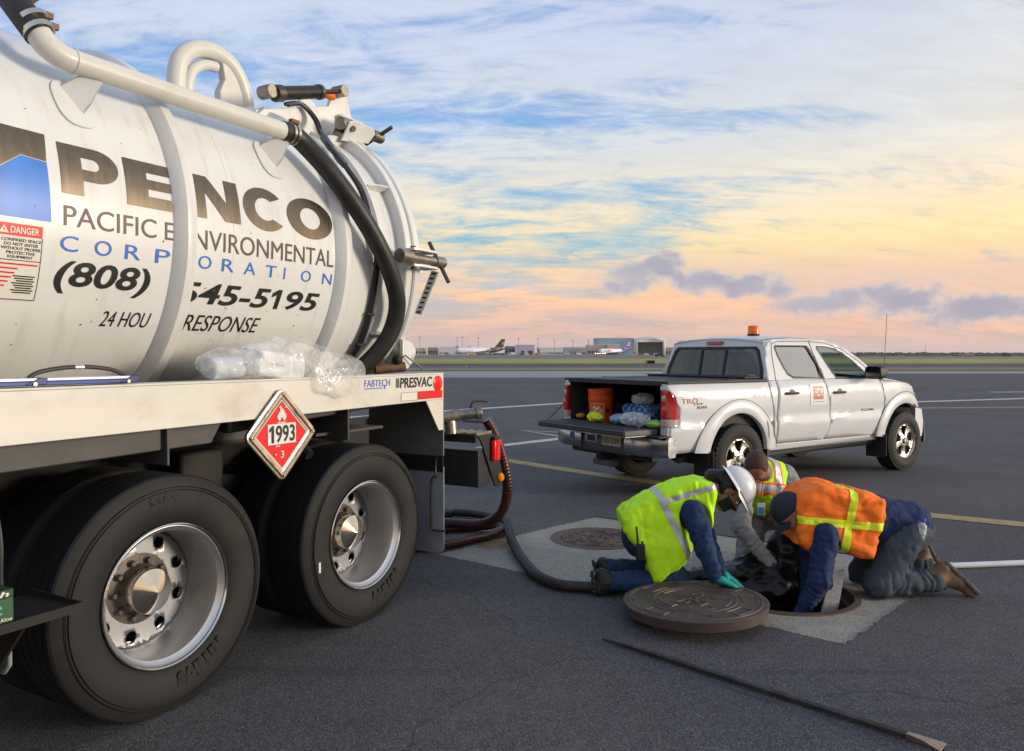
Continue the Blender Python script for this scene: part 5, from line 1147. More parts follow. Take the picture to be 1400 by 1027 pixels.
MB().box(-1.53, -1.09, .20, 1.66, .7622, .770).build('gate_liner', M_BED, tg, bevel=.004)
for k in range(2): MB().box(-1.552, -1.5455, .185, 1.675, .712 + k * .024, .724 + k * .024).build('gate_groove', M_PBLK, tg)
MB().box(-1.52, -1.10, .19, 1.67, .690, .6995).build('gate_skin', M_PW, tg)
for y in (.165, 1.695): MB().tube([(-1.07, y, 1.02), (-1.38, y, .775)], .006, 6).build('gate_cable', M_CABLE, PK)
sill = MB().prism([(.10, .66), (.16, .62), (.50, .60), (.78, .62), (.80, .692), (.10, .698)], -1.105, -1.085, 'x').build('rear_sill', M_PW, PK, bevel=.004)
for y in (.22, .36, .47, .58): MB().box(-1.108, -1.1055, y, y + .05, .635, .675).build('sill_slot', M_PBLK, sill)
# rear bumper
def bumper_bar(name, y0, y1, m, z0, z1, xr, n=14, curve=True):
    rs = []
    for k in range(n + 1):
        y = y0 + (y1 - y0) * k / n; t_ = abs((y - PYC) / .95); xx = -xr + .24 * max(0, t_ - .62) ** 1.6 * 2.6; rs.append([(xx + .10, y, z0), (xx + .015, y, z0), (xx, y, z0 + .03), (xx, y, z1 - .035), (xx + .02, y, z1), (xx + .14, y, z1)])
    return MB().rings(rs).build(name, m, PK, smooth=50)
rb = bumper_bar('rear_bumper', -.01, .52, M_CHR, .475, .685, 1.245); bumper_bar('rear_bumper', 1.26, 1.87, M_CHR, .475, .685, 1.245)
bumper_bar('bumper_center', .521, 1.259, M_DGREY, .455, .64, 1.215)
MB().box(-1.235, -1.06, .0, 1.86, .686, .698).build('bumper_step', M_PBLK, PK)
MB().box(-1.222, -1.2155, 1.00, 1.22, .545, .645).build('bumper_pocket', M_CHR, PK, bevel=.01); MB().box(-1.224, -1.2225, 1.04, 1.17, .565, .625).build('pocket_recess', M_PBLK, PK)
pt = MB().box(-1.226, -1.2155, .60, .915, .535, .645).build('licence_plate', mat('plate_cream', (.45, .44, .36), .5, var=.1), PK, bevel=.003)
flat('lettering', fit2d(text2d('155 LSP', bold=.015), -.90, -.62, .565, .62), M_BROWN, lambda y, z: Vector((-1.2285, -y, z)), pt)
flat('sticker', poly2d([(.045 * math.cos(R(a)), .045 * math.sin(R(a))) for a in range(0, 360, 20)]), M_BLUEV, lambda y, z: Vector((-1.2475, 1.42 + y, .60 + z)), rb)
flat('lettering', fit2d(text2d('TRD', bold=.02), -.42, -.34, .60, .64), M_WHITEV, lambda y, z: Vector((-1.2475, -y, z)), rb)
hr = MB().box(-1.25, -1.0, .90, .985, .37, .45).build('hitch_receiver', M_FRAME, PK, bevel=.006); MB().box(-1.252, -1.2502, .917, .968, .387, .433).build('receiver_socket', M_DARK, hr)
MB().box(-1.2, -1.08, .78, 1.10, .30, .368).build('hitch_plate', mat('hitch_grey', (.06, .07, .085), .5), PK, bevel=.01); MB().box(-1.10, -1.0, .25, 1.61, .40, .46).build('hitch_tube', M_FRAME, PK, bevel=.01)
MB().tube(spline([(.8, .55, .42), (-.2, .45, .40), (-.52, .36, .40), (-.66, .30, .385)], 5), .035, 12).build('exhaust_pipe', mat('exhaust', (.16, .12, .10), .5, metal=.6), PK)
# underside
MB().box(-.95, 3.5, .35, .50, .42, .53).build('frame_rail', M_FRAME, PK); MB().box(-.95, 3.5, 1.36, 1.51, .42, .53).build('frame_rail', M_FRAME, PK)
MB().box(.55, 2.7, .15, 1.71, .46, .50).build('cab_floor', M_FRAME, PK); MB().box(2.7, 3.6, .4, 1.46, .45, 1.0).build('engine_block', M_FRAME, PK); MB().box(.6, 1.6, .30, .85, .34, .459).build('fuel_tank', M_FRAME, PK, bevel=.03)
MB().tube([(0, .25, .385), (0, 1.61, .385)], .05, 12).build('rear_axle', M_FRAME, PK); MB().ball((0, .93, .385), .15, 14, 8).build('differential', M_FRAME, PK)
MB().tube([(WB, .25, .385), (WB, 1.61, .385)], .04, 12).build('front_axle', M_FRAME, PK)
# interior
for y in (.35, 1.05):
    for x in (1.15, 2.0): MB().rings([[(x + dx, yy, z) for yy, z in rrect(y, y + .48, .70, 1.16 if x < 1.5 else 1.18, .08, 3)] for dx in (-.10, .02)]).build('seat_back', M_PBLK, PK)
    MB().rings([[(1.72 + dx, yy, z) for yy, z in rrect(y + .12, y + .36, 1.20, 1.36, .05, 3)] for dx in (-.05, .03)]).build('head_rest', M_PBLK, PK)
MB().box(2.42, 2.72, .15, 1.71, .9, 1.19).build('dashboard', M_PBLK, PK, bevel=.05)
swp = [(2.30 + .07 * math.sin(R(a)), 1.30 + .18 * math.cos(R(a)), 1.10 + .17 * math.sin(R(a))) for a in range(0, 360, 15)]
MB().tube(swp, .014, 8, closed=True).build('steering_wheel', M_PBLK, PK)
# wheels
def pickup_wheel():
    root = empty('wheel'); RT, W, bead = .387, .255, .225; o = (0, W / 2, RT)
    sd_ = [(bead, -.10), (bead + .02, -.118), (bead + .06, -.1275), (bead + .10, -.125), (RT - .035, -.115), (RT - .012, -.104)]
    ty = MB().lathe(sd_ + [(r, -h) for r, h in reversed(sd_)], o=o, axis='y', seg=64).build('tyre', M_PTYRE, root, smooth=40)
    n = 44
    g = MB(); g.lathe([(RT - .012, -.1045), (RT - .012, .1045)], o=o, axis='y', seg=64); tr2 = g.build('tread_base', M_PTYRE, ty)
    g = MB()
    for k in range(n):
        for j, (y0, y1) in enumerate(((-.104, -.062), (-.05, -.006), (.006, .05), (.062, .104))):
            a0 = 2 * math.pi * (k + (.5 if j % 2 else 0)) / n; a1 = a0 + 2 * math.pi / n * .72; vs = []
            for a in (a0, a1):
                for y in (y0, y1):
                    for r in (RT - .013, RT): vs.append((r * math.cos(a), o[1] + y, o[2] + r * math.sin(a)))
            g.add(vs, [(0, 1, 3, 2), (4, 6, 7, 5), (0, 4, 5, 1), (2, 3, 7, 6), (1, 5, 7, 3)])
    tag(g.build('tread_block', M_PTYRE, ty, smooth=0), kind='stuff')
    rim = MB().lathe([(.232, .02), (.226, .014), (.218, .022), (.214, .05), (.20, .16)], o=(0, 0, RT), axis='y', seg=48).build('rim', M_PALLOY, root)
    MB().lathe([(0, .13), (.21, .13)], o=(0, 0, RT), axis='y', seg=32).build('brake_disc', M_DARK, rim)
    disc = circ((0, 0), .217, 60); holes = []
    for k in range(5):
        a = 90 + 72 * k; holes.append([pol(.085, a - 16), pol(.185, a - 22), pol(.197, a - 16), pol(.200, a), pol(.197, a + 16), pol(.185, a + 22), pol(.085, a + 16), pol(.078, a)])
    def dish(x, z): r = math.hypot(x, z); return Vector((x, .030 + .030 * max(0, (r - .05)) / .17 * (1 if r < .12 else 1 - (r - .12) / .12) , z + RT))
    d = flat('alloy_face', poly2d(disc, *holes), M_PALLOY, dish, rim, cut=.03, cutx=.03, smooth=45); q = d.modifiers.new('t', 'SOLIDIFY'); q.thickness = .03; q.offset = -1
    bm = bmesh.new(); bm.from_mesh(d.data)
    if sum(f_.normal.y for f_ in bm.faces) > 0: bmesh.ops.reverse_faces(bm, faces=bm.faces)
    bm.to_mesh(d.data); bm.free()
    MB().lathe([(0, .008), (.034, .010), (.040, .018), (.042, .035)], o=(0, 0, RT), axis='y', seg=24).build('center_cap', mat('cap_grey', (.25, .24, .22), .3, metal=.9), rim)
    for k in range(5):
        p = pol(.180, 54 + 72 * k); MB().lathe([(0, .043), (.008, .043), (.009, .05)], o=(p[0], 0, RT + p[1]), axis='y', seg=8).build('spoke_bolt', M_DARK, rim)
    for k in range(6):
        p = pol(.062, 30 + 60 * k); MB().lathe([(0, .022), (.010, .022), (.011, .045)], o=(p[0], 0, RT + p[1]), axis='y', seg=6).build('lug_nut', M_CHR, rim)
    return root
pw = pickup_wheel()
for i, (x, y, rz) in enumerate(((0, 0, 0), (WB, 0, 0), (0, 2 * PYC, math.pi), (WB, 2 * PYC, math.pi))):
    o = pw if i == 0 else copy_tree(pw); o.parent = PK; o.location = (x, y, 0); o.rotation_euler = (0, 0, rz)
# beacon, antenna, decals
bc = MB().lathe([(.075, 0), (.078, .03), (.070, .034)], o=(1.30, PYC, 1.763), axis='z', seg=24).build('beacon_base', M_PBLK, PK)
MB().lathe([(.070, .034), (.070, .125), (.064, .138), (0, .142)], o=(1.30, PYC, 1.763), axis='z', seg=24).build('beacon_lens', mat('beacon_orange', (.90, .16, .010), .2), bc)
MB().tube([(3.00, .20, 1.20), (3.01, .20, 1.24), (3.015, .20, 1.26), (3.07, .20, 2.08)], [.014, .012, .0035, .0028], 8).build('antenna', M_CABLE, PK)
def on_side(x, z): return Vector((x, ysd(x, z) - .0035, z))
sg = flat('door_sign', poly2d(rrect(1.23, 1.53, .93, 1.185, .012)), mat('sign_white', (.72, .72, .72), .4), on_side, PK, cut=.05)
on_side2 = lambda x, z: Vector((x, ysd(x, z) - .0055, z)); on_side3 = lambda x, z: Vector((x, ysd(x, z) - .0075, z))
flat('sign_square', poly2d([(1.285, 1.00), (1.475, 1.00), (1.475, 1.155), (1.285, 1.155)]), mat('sign_red', (.52, .085, .05), .4), on_side2, sg, cut=.04)
flat('lettering', fit2d(text2d('HDR', bold=.03), 1.295, 1.465, 1.035, 1.135), MATS['sign_white'], on_side3, sg, cut=.03)
flat('sign_rule', poly2d([(1.27, .968), (1.49, .968), (1.49, .973), (1.27, .973)]), M_DGREY, on_side2, sg)
flat('lettering', fit2d(text2d('TACOMA', bold=.03), 2.26, 2.54, .822, .850), M_CHR, on_side, PK, cut=.03)
on_bed = lambda x, z: Vector((x, ysd(x, z) - .0035, z))
flat('lettering', fit2d(text2d('TRD', bold=.0), -.90, -.66, 1.02, 1.075), mat('decal_red', (.40, .06, .05), .4), on_bed, PK, cut=.03)
flat('lettering', fit2d(text2d('OFF', bold=.01), -.72, -.58, 1.00, 1.025), M_DGREY, on_bed, PK); flat('lettering', fit2d(text2d('ROAD', bold=.03), -.67, -.52, .962, .99), mat('decal_dark', (.10, .03, .03), .4), on_bed, PK)
flat('decal_line', poly2d([(-.92, 1.088), (-.70, 1.092), (-.70, 1.096), (-.92, 1.092)]), M_DGREY, on_bed, PK)
flat('paint_scrape', poly2d([(.46, .78), (.50, .80), (.52, .70), (.535, .58), (.50, .62), (.49, .70)]), mat('scrape_brown', (.17, .11, .07), .7, var=.5, vscale=40), lambda x, z: Vector((x, -.0265, z)), PK)

# things in the bed
PK_M = Matrix.Translation((2.52, 8.56, 0)) @ Matrix.Rotation(R(33.25), 4, 'Z')
def pkw(x, y, z): return tuple(PK_M @ Vector((x, y, z)))
bk_ = empty('bucket', pkw(-.86, 1.37, .736), R(33.25), 'orange plastic bucket with white lettering in the pickup bed', 'bucket')
M_BUCK = mat('bucket_orange', (.72, .085, .010), .42, var=.06)
bo = MB().lathe([(0, 0), (.130, 0), (.134, .01), (.143, .24), (.149, .255), (.149, .29), (.145, .295), (.150, .37), (.155, .375), (.155, .392), (.147, .395), (.145, .36), (.125, .02), (0, .02)], axis='z', seg=40).build('bucket_body', M_BUCK, bk_)
for z in (.27, .335): MB().lathe([(.148, z - .006), (.153, z), (.148, z + .006)], axis='z', seg=40).build('bucket_rib', M_BUCK, bo)
BD = R(-168)
def on_b(a0):
    return lambda x, z: Vector(((.1365 + .035 * z + .0025) * math.cos(BD + a0 + x / .14), (.1365 + .035 * z + .0025) * math.sin(BD + a0 + x / .14), z))
f1 = on_b(R(19))
# slanted stencil lettering in a square frame
th_ = R(38); rot2 = lambda t, cx, cz: ([(cx + x * math.cos(th_) - z * math.sin(th_), cz + x * math.sin(th_) + z * math.cos(th_)) for x, z in t[0]], t[1])
for s_, dz, w_ in (('THE', .052, .05), ('HOME', .018, .12), ('DEPOT', -.032, .13)):
    flat('lettering', rot2(fit2d(text2d(s_, bold=.04), -w_ / 2, w_ / 2, dz - .016, dz + .020), 0, .135), M_WHITEV, f1, bo, cutx=.02)
flat('print_frame', poly2d([(-.082, .045), (.082, .045), (.082, .225), (-.082, .225)], [(-.077, .05), (.077, .05), (.077, .22), (-.077, .22)]), M_WHITEV, f1, bo, cutx=.02)
flat('print_mark', poly2d([(-.03, .10), (.0, .13), (.03, .10), (.02, .15), (.04, .18), (.0, .16), (-.03, .19), (-.02, .14)]), M_BLACKV, on_b(R(72)), bo, cutx=.02)
MB().tube(spline([(-.15, 0, .37), (-.10, -.12, .35), (0, -.165, .34), (.10, -.12, .35), (.15, 0, .37)], 5), .003, 6).build('wire_handle', M_CLAMP, bk_)
def lump(name, label, cat, c, r, m, n1=10, amp=.02, h=.011, sq=0.0, seed=0.0):
    e = empty(name, pkw(*c), R(33.25), label, cat)
    def f(P):
        d = rboxs(P, (0, 0, r[2]), r, min(r) * .55) if sq else ellip(P, (0, 0, r[2]), r)
        d = d + amp * 1.2 * (np.abs(vnoise(P + seed, n1 * 1.6)) - .3) + amp * .9 * (np.abs(vnoise(P + 5 + seed, n1 * 3.6)) - .3) + amp * .35 * vnoise(P + seed, n1 * 8); return smax(d, -P[..., 2] + .001, .01)
    lo = (-r[0] - .05, -r[1] - .05, -.02); hi = (r[0] + .05, r[1] + .05, 2 * r[2] + .05); sdf_mesh('bundle', f, lo, hi, h, m, e, 0); return e
M_FILM = clearmat('film_wrap', (.66, .72, .80), .75)
lump('cooler_bag', 'blue checked soft cooler bag in the pickup bed', 'bag', (-.72, .76, .76), (.15, .25, .105), mat('blue_cloth', (.02, .075, .30), .75, var=.5, vscale=18), sq=1)
M_CHK = bpy.data.materials.new('blue_check'); M_CHK.use_nodes = True
_t = M_CHK.node_tree; _c = _t.nodes.new('ShaderNodeTexChecker'); _c.inputs['Scale'].default_value = 22; _c.inputs[1].default_value = (.10, .30, .62, 1); _c.inputs[2].default_value = (.012, .04, .16, 1)
_tc = _t.nodes.new('ShaderNodeTexCoord'); _t.links.new(_tc.outputs['Object'], _c.inputs[0]); _t.links.new(_c.outputs[0], _t.nodes['Principled BSDF'].inputs['Base Color'])
for o in bpy.data.objects:
    if o.name.startswith('cooler_bag'):
        for ch in o.children: ch.data.materials[0] = M_CHK
lump('wrapped_parcel', 'grey film wrapped parcel on top of the blue cooler bag', 'parcel', (-.72, .80, .96), (.11, .15, .068), M_FILM, amp=.022)
lump('wrapped_bundle', 'pale plastic wrapped bundle in front of the cooler bag at the tailgate', 'bundle', (-1.18, .42, .772), (.12, .20, .075), M_FILM, amp=.022, seed=3)
lump('wrapped_bundle', 'smaller bluish plastic wrapped bundle left of the pale bundle', 'bundle', (-1.12, .72, .772), (.10, .14, .055), mat('film_blue', (.22, .32, .45), .3, var=.5, vscale=20), amp=.02, seed=7)
lump('glove_pair', 'crumpled fluorescent yellow gloves on the open tailgate', 'gloves', (-1.17, 1.09, .772), (.085, .10, .055), mat('fluoro_yellow', (.62, .72, .02), .7, var=.15), amp=.02, seed=9)
lump('yellow_rag', 'small mustard yellow rag left of the orange bucket', 'rag', (-.98, 1.60, .772), (.05, .06, .032), mat('mustard', (.45, .25, .02), .7), amp=.012, seed=11)
lump('green_vest_bundle', 'folded lime green vest beside the right tail lamp', 'vest', (-1.10, .22, .772), (.10, .075, .04), mat('lime_cloth', (.30, .62, .12), .8, var=.2), amp=.012, seed=13)
lump('equipment_case', 'dark equipment case behind the wrapped bundles', 'case', (-.45, 1.0, .736), (.12, .18, .13), M_PBLK, sq=1, amp=.004, seed=17)
lump('equipment_bag', 'dark grey equipment bag deep in the bed behind the cooler bag', 'bag', (-.32, .42, .736), (.16, .20, .17), mat('dark_canvas', (.045, .05, .055), .8, var=.3), amp=.015, seed=21)
ht = empty('cable_coil', pkw(-.58, .33, .98), R(33.25), 'black coiled cable hanging inside the right bed wall', 'cable')
for k in range(3): MB().tube([(.02 * k, .03 + .01 * k, 0) if False else (.13 * math.cos(R(a)) + .01 * k, .012 * k, .12 * math.sin(R(a))) for a in range(0, 360, 20)], .009, 8, closed=True).build('coil_loop', M_CABLE, ht)
# ------------------------------------------------------------------ people
def poly_sd(A, B, poly):
    """signed distance to a polygon in the plane of coordinates A, B"""
    d = np.full(A.shape, 1e9); ins = np.zeros(A.shape, bool); n = len(poly)
    for i in range(n):
        ax, ay = poly[i]; bx, by = poly[(i + 1) % n]; ex, ey = bx - ax, by - ay; wx, wy = A - ax, B - ay
        t = np.clip((wx * ex + wy * ey) / (ex * ex + ey * ey), 0, 1); d = np.minimum(d, (wx - ex * t) ** 2 + (wy - ey * t) ** 2)
        c = ((ay > B) != (by > B)) & (A < (bx - ax) * (B - ay) / (by - ay + 1e-12) + ax); ins ^= c
    return np.sqrt(d) * np.where(ins, -1, 1)
def pxz(pts, d):
    return [((x - 700) * d / FPX, CAMH - (y - 484) * d / FPX) for x, y in pts]
def chain(P, pts, rs, k=.03):
    return sunion([rcone(P, pts[i], pts[i + 1], rs[i], rs[i + 1]) for i in range(len(pts) - 1)], k)
def folds(P, a=.006, s=13.0, seed=0.0, st=(1, 1, 1)):
    Q = P * np.array(st); W = Q + .035 * np.stack([vnoise(Q + 1.3, 9), vnoise(Q + 2.6, 9), vnoise(Q + 3.9, 9)], -1)
    return a * 2.4 * (.45 - np.abs(vnoise(W + seed, s))) + a * 1.5 * (.45 - np.abs(vnoise(W + seed + 4, s * 2.1))) + a * .4 * vnoise(Q + seed, s)
def lfold(P, a, b, A=.006, lam=.05, at=1.0, wid=.40):
    """ring folds bunched round a joint of the limb a-b (at 1: near b, 0: near a)"""
    a = np.array(a, float); b = np.array(b, float); d = b - a; L = np.linalg.norm(d); t = ((P - a) @ d) / (L * L); s = t * L / lam + 1.1 * vnoise(P, 9) + .5 * vnoise(P + 3, 19)
    near = np.exp(-(np.linalg.norm(P - (a + d * np.clip(t, 0, 1)[..., None]), axis=-1) / .13) ** 4)
    return A * (np.abs(np.sin(math.pi * s)) - .6) * np.exp(-((t - at) / wid) ** 2) * near * -1
def bbox(pts, m): a = np.array(pts, float); return a.min(0) - m, a.max(0) + m
def hand_sdf(P, w, f, n, curl=.25, spread=.010, side=1, s=1.0):
    w, f, n = (np.array(q, float) for q in (w, f, n)); f /= np.linalg.norm(f); n -= f * (n @ f); n /= np.linalg.norm(n); sd_ = np.cross(f, n) * side
    ds = [rcone(P, w - f * .03 * s, w + f * .02 * s, .027 * s, .026 * s)]
    for o in (-.028, -.010, .010, .026): ds.append(rcone(P, w + f * .02 * s + sd_ * o * .75 * s, w + f * .088 * s + sd_ * o * s, .015 * s, .0125 * s))
    palm = sunion(ds, .018 * s); fg = []
    for o, L in ((-.031, .060), (-.0105, .074), (.0105, .078), (.031, .070)):
        a = w + f * .086 * s + sd_ * o * s; d1 = f * math.cos(curl) - n * math.sin(curl) + sd_ * (o / .03) * spread * 8; b = a + d1 * L * .5 * s
        d2 = f * math.cos(curl * 2.1) - n * math.sin(curl * 2.1) + sd_ * (o / .03) * spread * 6; c = b + d2 * L * .52 * s
        fg.append(np.minimum(rcone(P, a, b, .0098 * s, .0090 * s), rcone(P, b, c, .0090 * s, .0074 * s)))
    a = w + f * .020 * s + sd_ * .030 * s; b = a + (f * .55 + sd_ * .75 - n * .15) * .045 * s; c = b + (f * .9 + sd_ * .25 - n * .2) * .034 * s
    th = np.minimum(rcone(P, a, b, .0135 * s, .0105 * s), rcone(P, b, c, .0105 * s, .0085 * s))
    r = palm
    for q in fg: r = smin(r, q, .007 * s)
    return smin(r, th, .012 * s)
def hand(name, m, par, w, f, n, **k):
    w = np.array(w, float); return sdf_mesh(name, lambda P: hand_sdf(P, w, f, n, **k), w - .19, w + .19, .0048, m, par, 1)
def head_axes(up_, fw_):
    u = np.array(up_, float); u /= np.linalg.norm(u); f = np.array(fw_, float); f -= u * (f @ u); f /= np.linalg.norm(f); return u, f, np.cross(f, u)
def head_sdf(P, c, u, f, r):
    """skull, jaw, nose, ears, brow, lips; u up, f facing, r to the person's right"""
    q = P - np.array(c); Q = np.stack([q @ f, q @ r, q @ u], -1)
    d = smin(ellip(Q, (-.012, 0, .030), (.098, .076, .090)), ellip(Q, (.026, 0, -.045), (.066, .058, .072)), .05)
    d = smin(d, rcone(Q, (.088, 0, .012), (.112, 0, -.024), .009, .014), .018)
    d = smin(d, rcone(Q, (.084, -.035, .022), (.084, .035, .022), .010, .010), .018)
    d = smin(d, rcone(Q, (.084, -.016, -.058), (.084, .016, -.058), .009, .009), .012)
    d = smin(d, ellip(Q, (.070, 0, -.098), (.022, .026, .020)), .025)
    for s in (-1, 1):
        d = smin(d, ellip(Q, (-.010, .076 * s, -.008), (.020, .010, .032)), .010)
        d = smax(d, -ellip(Q, (.094, .032 * s, .002), (.016, .017, .010)), .010)
    return d
def face_parts(par, c, u, f, r, eye=True):
    c = np.array(c)
    for s in (-1, 1):
        p = c + f * .080 + r * .032 * s + u * .002
        e = MB().ball(tuple(p), .0115, 10, 8).build('eye', mat('eye_white', (.6, .57, .53), .3), par)
        MB().ball(tuple(p + f * .008), .0055, 8, 6).build('iris', mat('iris_dark', (.02, .012, .008), .2), e)
        g = MB(); g.tube([tuple(c + f * .094 + r * (.016 * s) + u * .020), tuple(c + f * .094 + r * (.034 * s) + u * .026), tuple(c + f * .082 + r * (.052 * s) + u * .020)], .0035, 6); g.build('eyebrow', mat('brow_dark', (.02, .014, .010), .8), par)
M_SKIN = mat('skin_tan', (.30, .145, .085), .5, var=.12, vscale=30, spec=.4); M_SKIN2 = mat('skin_light', (.42, .23, .15), .5, var=.12, vscale=30, spec=.4)
M_NAVY = mat('navy_cotton', (.008, .030, .095), .85, var=.25, vscale=8, bump=.2, bscale=180, crease=.55, cscale=9)
M_NAVYP = mat('navy_trousers', (.009, .035, .095), .85, var=.25, vscale=8, bump=.2, bscale=160, crease=.55, cscale=9)
M_LIME = mat('lime_vest', (.56, .98, .012), .75, var=.06, vscale=9, bump=.12, bscale=220, crease=.45, cscale=7)
M_LIMED = mat('lime_mesh', (.36, .75, .02), .8, var=.08)
M_ORV = mat('orange_vest', (.98, .19, .010), .75, var=.06, vscale=9, bump=.12, bscale=220, crease=.45, cscale=7)
M_YST = mat('yellow_tape', (.80, .95, .02), .55, var=.05)
M_SILV = mat('reflective_tape', (.50, .53, .57), .45, metal=.35, var=.08, vscale=20)
M_OTAPE = mat('orange_tape', (.85, .14, .01), .6)
M_BOOT = mat('black_boot', (.014, .014, .016), .55, var=.3, vscale=20); M_SOLE = mat('boot_sole', (.03, .03, .03), .8)
M_HAIR = mat('black_hair', (.010, .009, .009), .45, var=.4, vscale=60, bump=.6, bscale=140)
M_TEAL = mat('teal_nitrile', (.010, .33, .27), .42, var=.08, vscale=30)

# ---- worker in the lime vest, kneeling over the lid
GP = empty('person', (.86, 5.06, 0), 0, 'person in lime vest, white hard hat and teal gloves kneeling with hands on the lid', 'person')
def rel(o, *pts): return [np.array(p, float) - np.array(o, float) for p in pts]
O = np.array((.86, 5.06, 0.0))
hip = np.array((.85, 5.07, .36)) - O; chest = np.array((1.13, 5.06, .56)) - O; neck = np.array((1.285, 5.06, .665)) - O
shN, elN, wrN = rel(O, (1.135, 4.885, .545), (1.195, 4.80, .335), (1.235, 4.745, .185)); shF, elF, wrF = rel(O, (1.17, 5.22, .56), (1.27, 5.10, .35), (1.30, 4.86, .185))
knN, anN = rel(O, (1.065, 4.945, .082), (.64, 4.94, .095)); knF, anF = rel(O, (1.03, 5.19, .082), (.66, 5.17, .11))
hpN, hpF = hip + (.0, -.085, -.01), hip + (.0, .085, -.01)
hc = np.array((1.405, 5.03, .655)) - O; hu, hf, hr_ = head_axes((.86, -.10, .50), (.50, -.22, -.84))
def body_g(P):
    d = chain(P, [hip, chest, neck], [.13, .135, .06], .08); d = smin(d, chain(P, [neck, hc - hu * .05], [.052, .05]), .03)
    d = smin(d, head_sdf(P, hc, hu, hf, hr_), .02)
    for a in ((shN, elN, wrN), (shF, elF, wrF)): d = smin(d, chain(P, list(a), [.055, .042, .027]), .03)
    for a in ((hpN, knN, anN), (hpF, knF, anF)): d = smin(d, chain(P, list(a), [.085, .058, .040]), .04)
    return d
allp = [hip, neck, hc, wrN, wrF, knN, anN, anF]
sdf_mesh('body', body_g, *bbox(allp, .16), .0068, M_SKIN, GP); face_parts(GP, hc, hu, hf, hr_)
def shirt_g(P):
    d = chain(P, [hip + (.03, 0, .02), chest, neck - (.015, 0, .005)], [.140, .138, .064], .09)
    for a in ((shN, elN, wrN), (shF, elF, wrF)): d = smin(d, chain(P, [a[0], a[1], a[2]], [.082, .062, .046]), .05)
    d = d + folds(P, .006, 14, 2, (1, 1, .6))
    for a in ((shN, elN, wrN), (shF, elF, wrF)): d = d + lfold(P, a[0], a[1], .008) + lfold(P, a[1], a[2], .007, .042, .7, .5) + lfold(P, a[0], a[1], .006, .05, .2)
    return smax(d, rcone(P, wrN + (.03, -.01, -.05), wrN + (.06, -.02, -.08), .03, .03) * -1, .01)
sdf_mesh('shirt', shirt_g, *bbox([hip, neck, wrN, wrF, shN, shF], .17), .0072, M_NAVY, GP)
def trous_g(P):
    d = chain(P, [hip + (.02, 0, .02), hip + (-.0, 0, 0)], [.14, .145])
    for a in ((hpN, knN, anN), (hpF, knF, anF)): d = smin(d, chain(P, list(a), [.104, .083, .066]), .05)
    d = d + folds(P, .006, 12, 7, (.7, 1, 1))
    for a in ((hpN, knN, anN), (hpF, knF, anF)): d = d + lfold(P, a[1], a[2], .009, .06, .15, .35) + lfold(P, a[1], a[2], .009, .05, .85, .3)
    return smax(d, -P[..., 2] + .004, .015)
sdf_mesh('trousers', trous_g, *bbox([hip, hpN, knN, anN, anF], .20), .0075, M_NAVYP, GP)
def boot(par, an, toe, m=M_BOOT, sole=M_SOLE, w=.046):
    """boot standing on its toe: ankle, toe point on the ground, sole facing away from the shin"""
    an = np.array(an, float); toe = np.array(toe, float); heel = an + (toe - an) * .1 + np.array((-.055, 0, .055))
    def f(P): return smax(sunion([chain(P, [an + (.07, 0, -.005), an], [.056, .052]), chain(P, [heel + (.02, 0, -.01), toe], [.044, .040]), chain(P, [an, (an + toe) / 2 + (.0, 0, .0), toe], [.054, .048, .036])], .03), -P[..., 2] + .002, .01) + folds(P, .002, 30)
    lo, hi = bbox([an, toe, heel], .11); b = sdf_mesh('boot', f, lo, hi, .0062, m, par)
    def g(P):
        ax = (toe - heel) / np.linalg.norm(toe - heel); nrm = np.array((-ax[2], 0, ax[0])); nrm = nrm if nrm[0] < 0 else -nrm
        q = P - (heel + nrm * .040); t = q @ ax; L = np.linalg.norm(toe - heel); e = np.maximum(np.abs(t - L / 2) - L / 2 - .012, 0); s_ = np.maximum(np.abs(q[..., 1]) - .018 - .012 * np.cos(np.clip((t - L * .75) / L, -1.5, 1.5) * 2), 0)
        return np.sqrt(e * e + s_ * s_ + np.maximum(np.abs(q @ nrm) - .004, 0) ** 2) - .009 - .003 * np.sign(np.sin(t * 190))
    sdf_mesh('boot_sole', g, lo, hi, .008, sole, b); return b
boot(GP, anN + (-.03, 0, .0), np.array((.565, 4.93, .045)) - O); boot(GP, anF + (-.02, 0, .0), np.array((.62, 5.17, .05)) - O)
VEST = [(x - O[0], z) for x, z in pxz([(851, 708), (858, 697), (880, 683), (906, 670), (932, 660), (958, 655), (975, 659), (979, 672), (977, 700), (973, 720), (955, 740), (943, 757), (932, 770), (915, 783), (900, 794), (890, 793), (886, 780), (880, 762), (866, 742), (853, 725)], 4.97)]
def vest_g(P):
    w = .172 + .055 * np.clip((.58 - P[..., 2]) / .25, 0, 1); d2 = poly_sd(P[..., 0], P[..., 2], VEST) + .05
    dy = np.abs(P[..., 1] - .0) - (w - .05); d = np.sqrt(np.maximum(d2, 0) ** 2 + np.maximum(dy, 0) ** 2) + np.minimum(np.maximum(d2, dy), 0) - .05
    d = d + folds(P, .007, 11, 3, (1, 1, .55)) + .004 * vnoise(P * np.array((1.0, 1, .35)) + 8, 26)
    inner = np.maximum(d + .016, -(P[..., 2] - .30) - .02)              # hollow below, where the flap hangs free
    for a in ((shN, elN), (shF, elF)): d = smax(d, -rcone(P, a[0] + (.012, 0, -.03), a[1] + (.0, 0, -.02), .096, .105), .015)
    d = smax(d, -np.maximum(d + .014, P[..., 2] - .26), .006)
    return smax(d, -rcone(P, neck + (.01, 0, -.01), hc - hu * .02, .075, .09), .012)
vg = sdf_mesh('vest', vest_g, (-.20, -.30, -.02), (.50, .30, .82), .0068, M_LIME, GP)
mg = 0.0
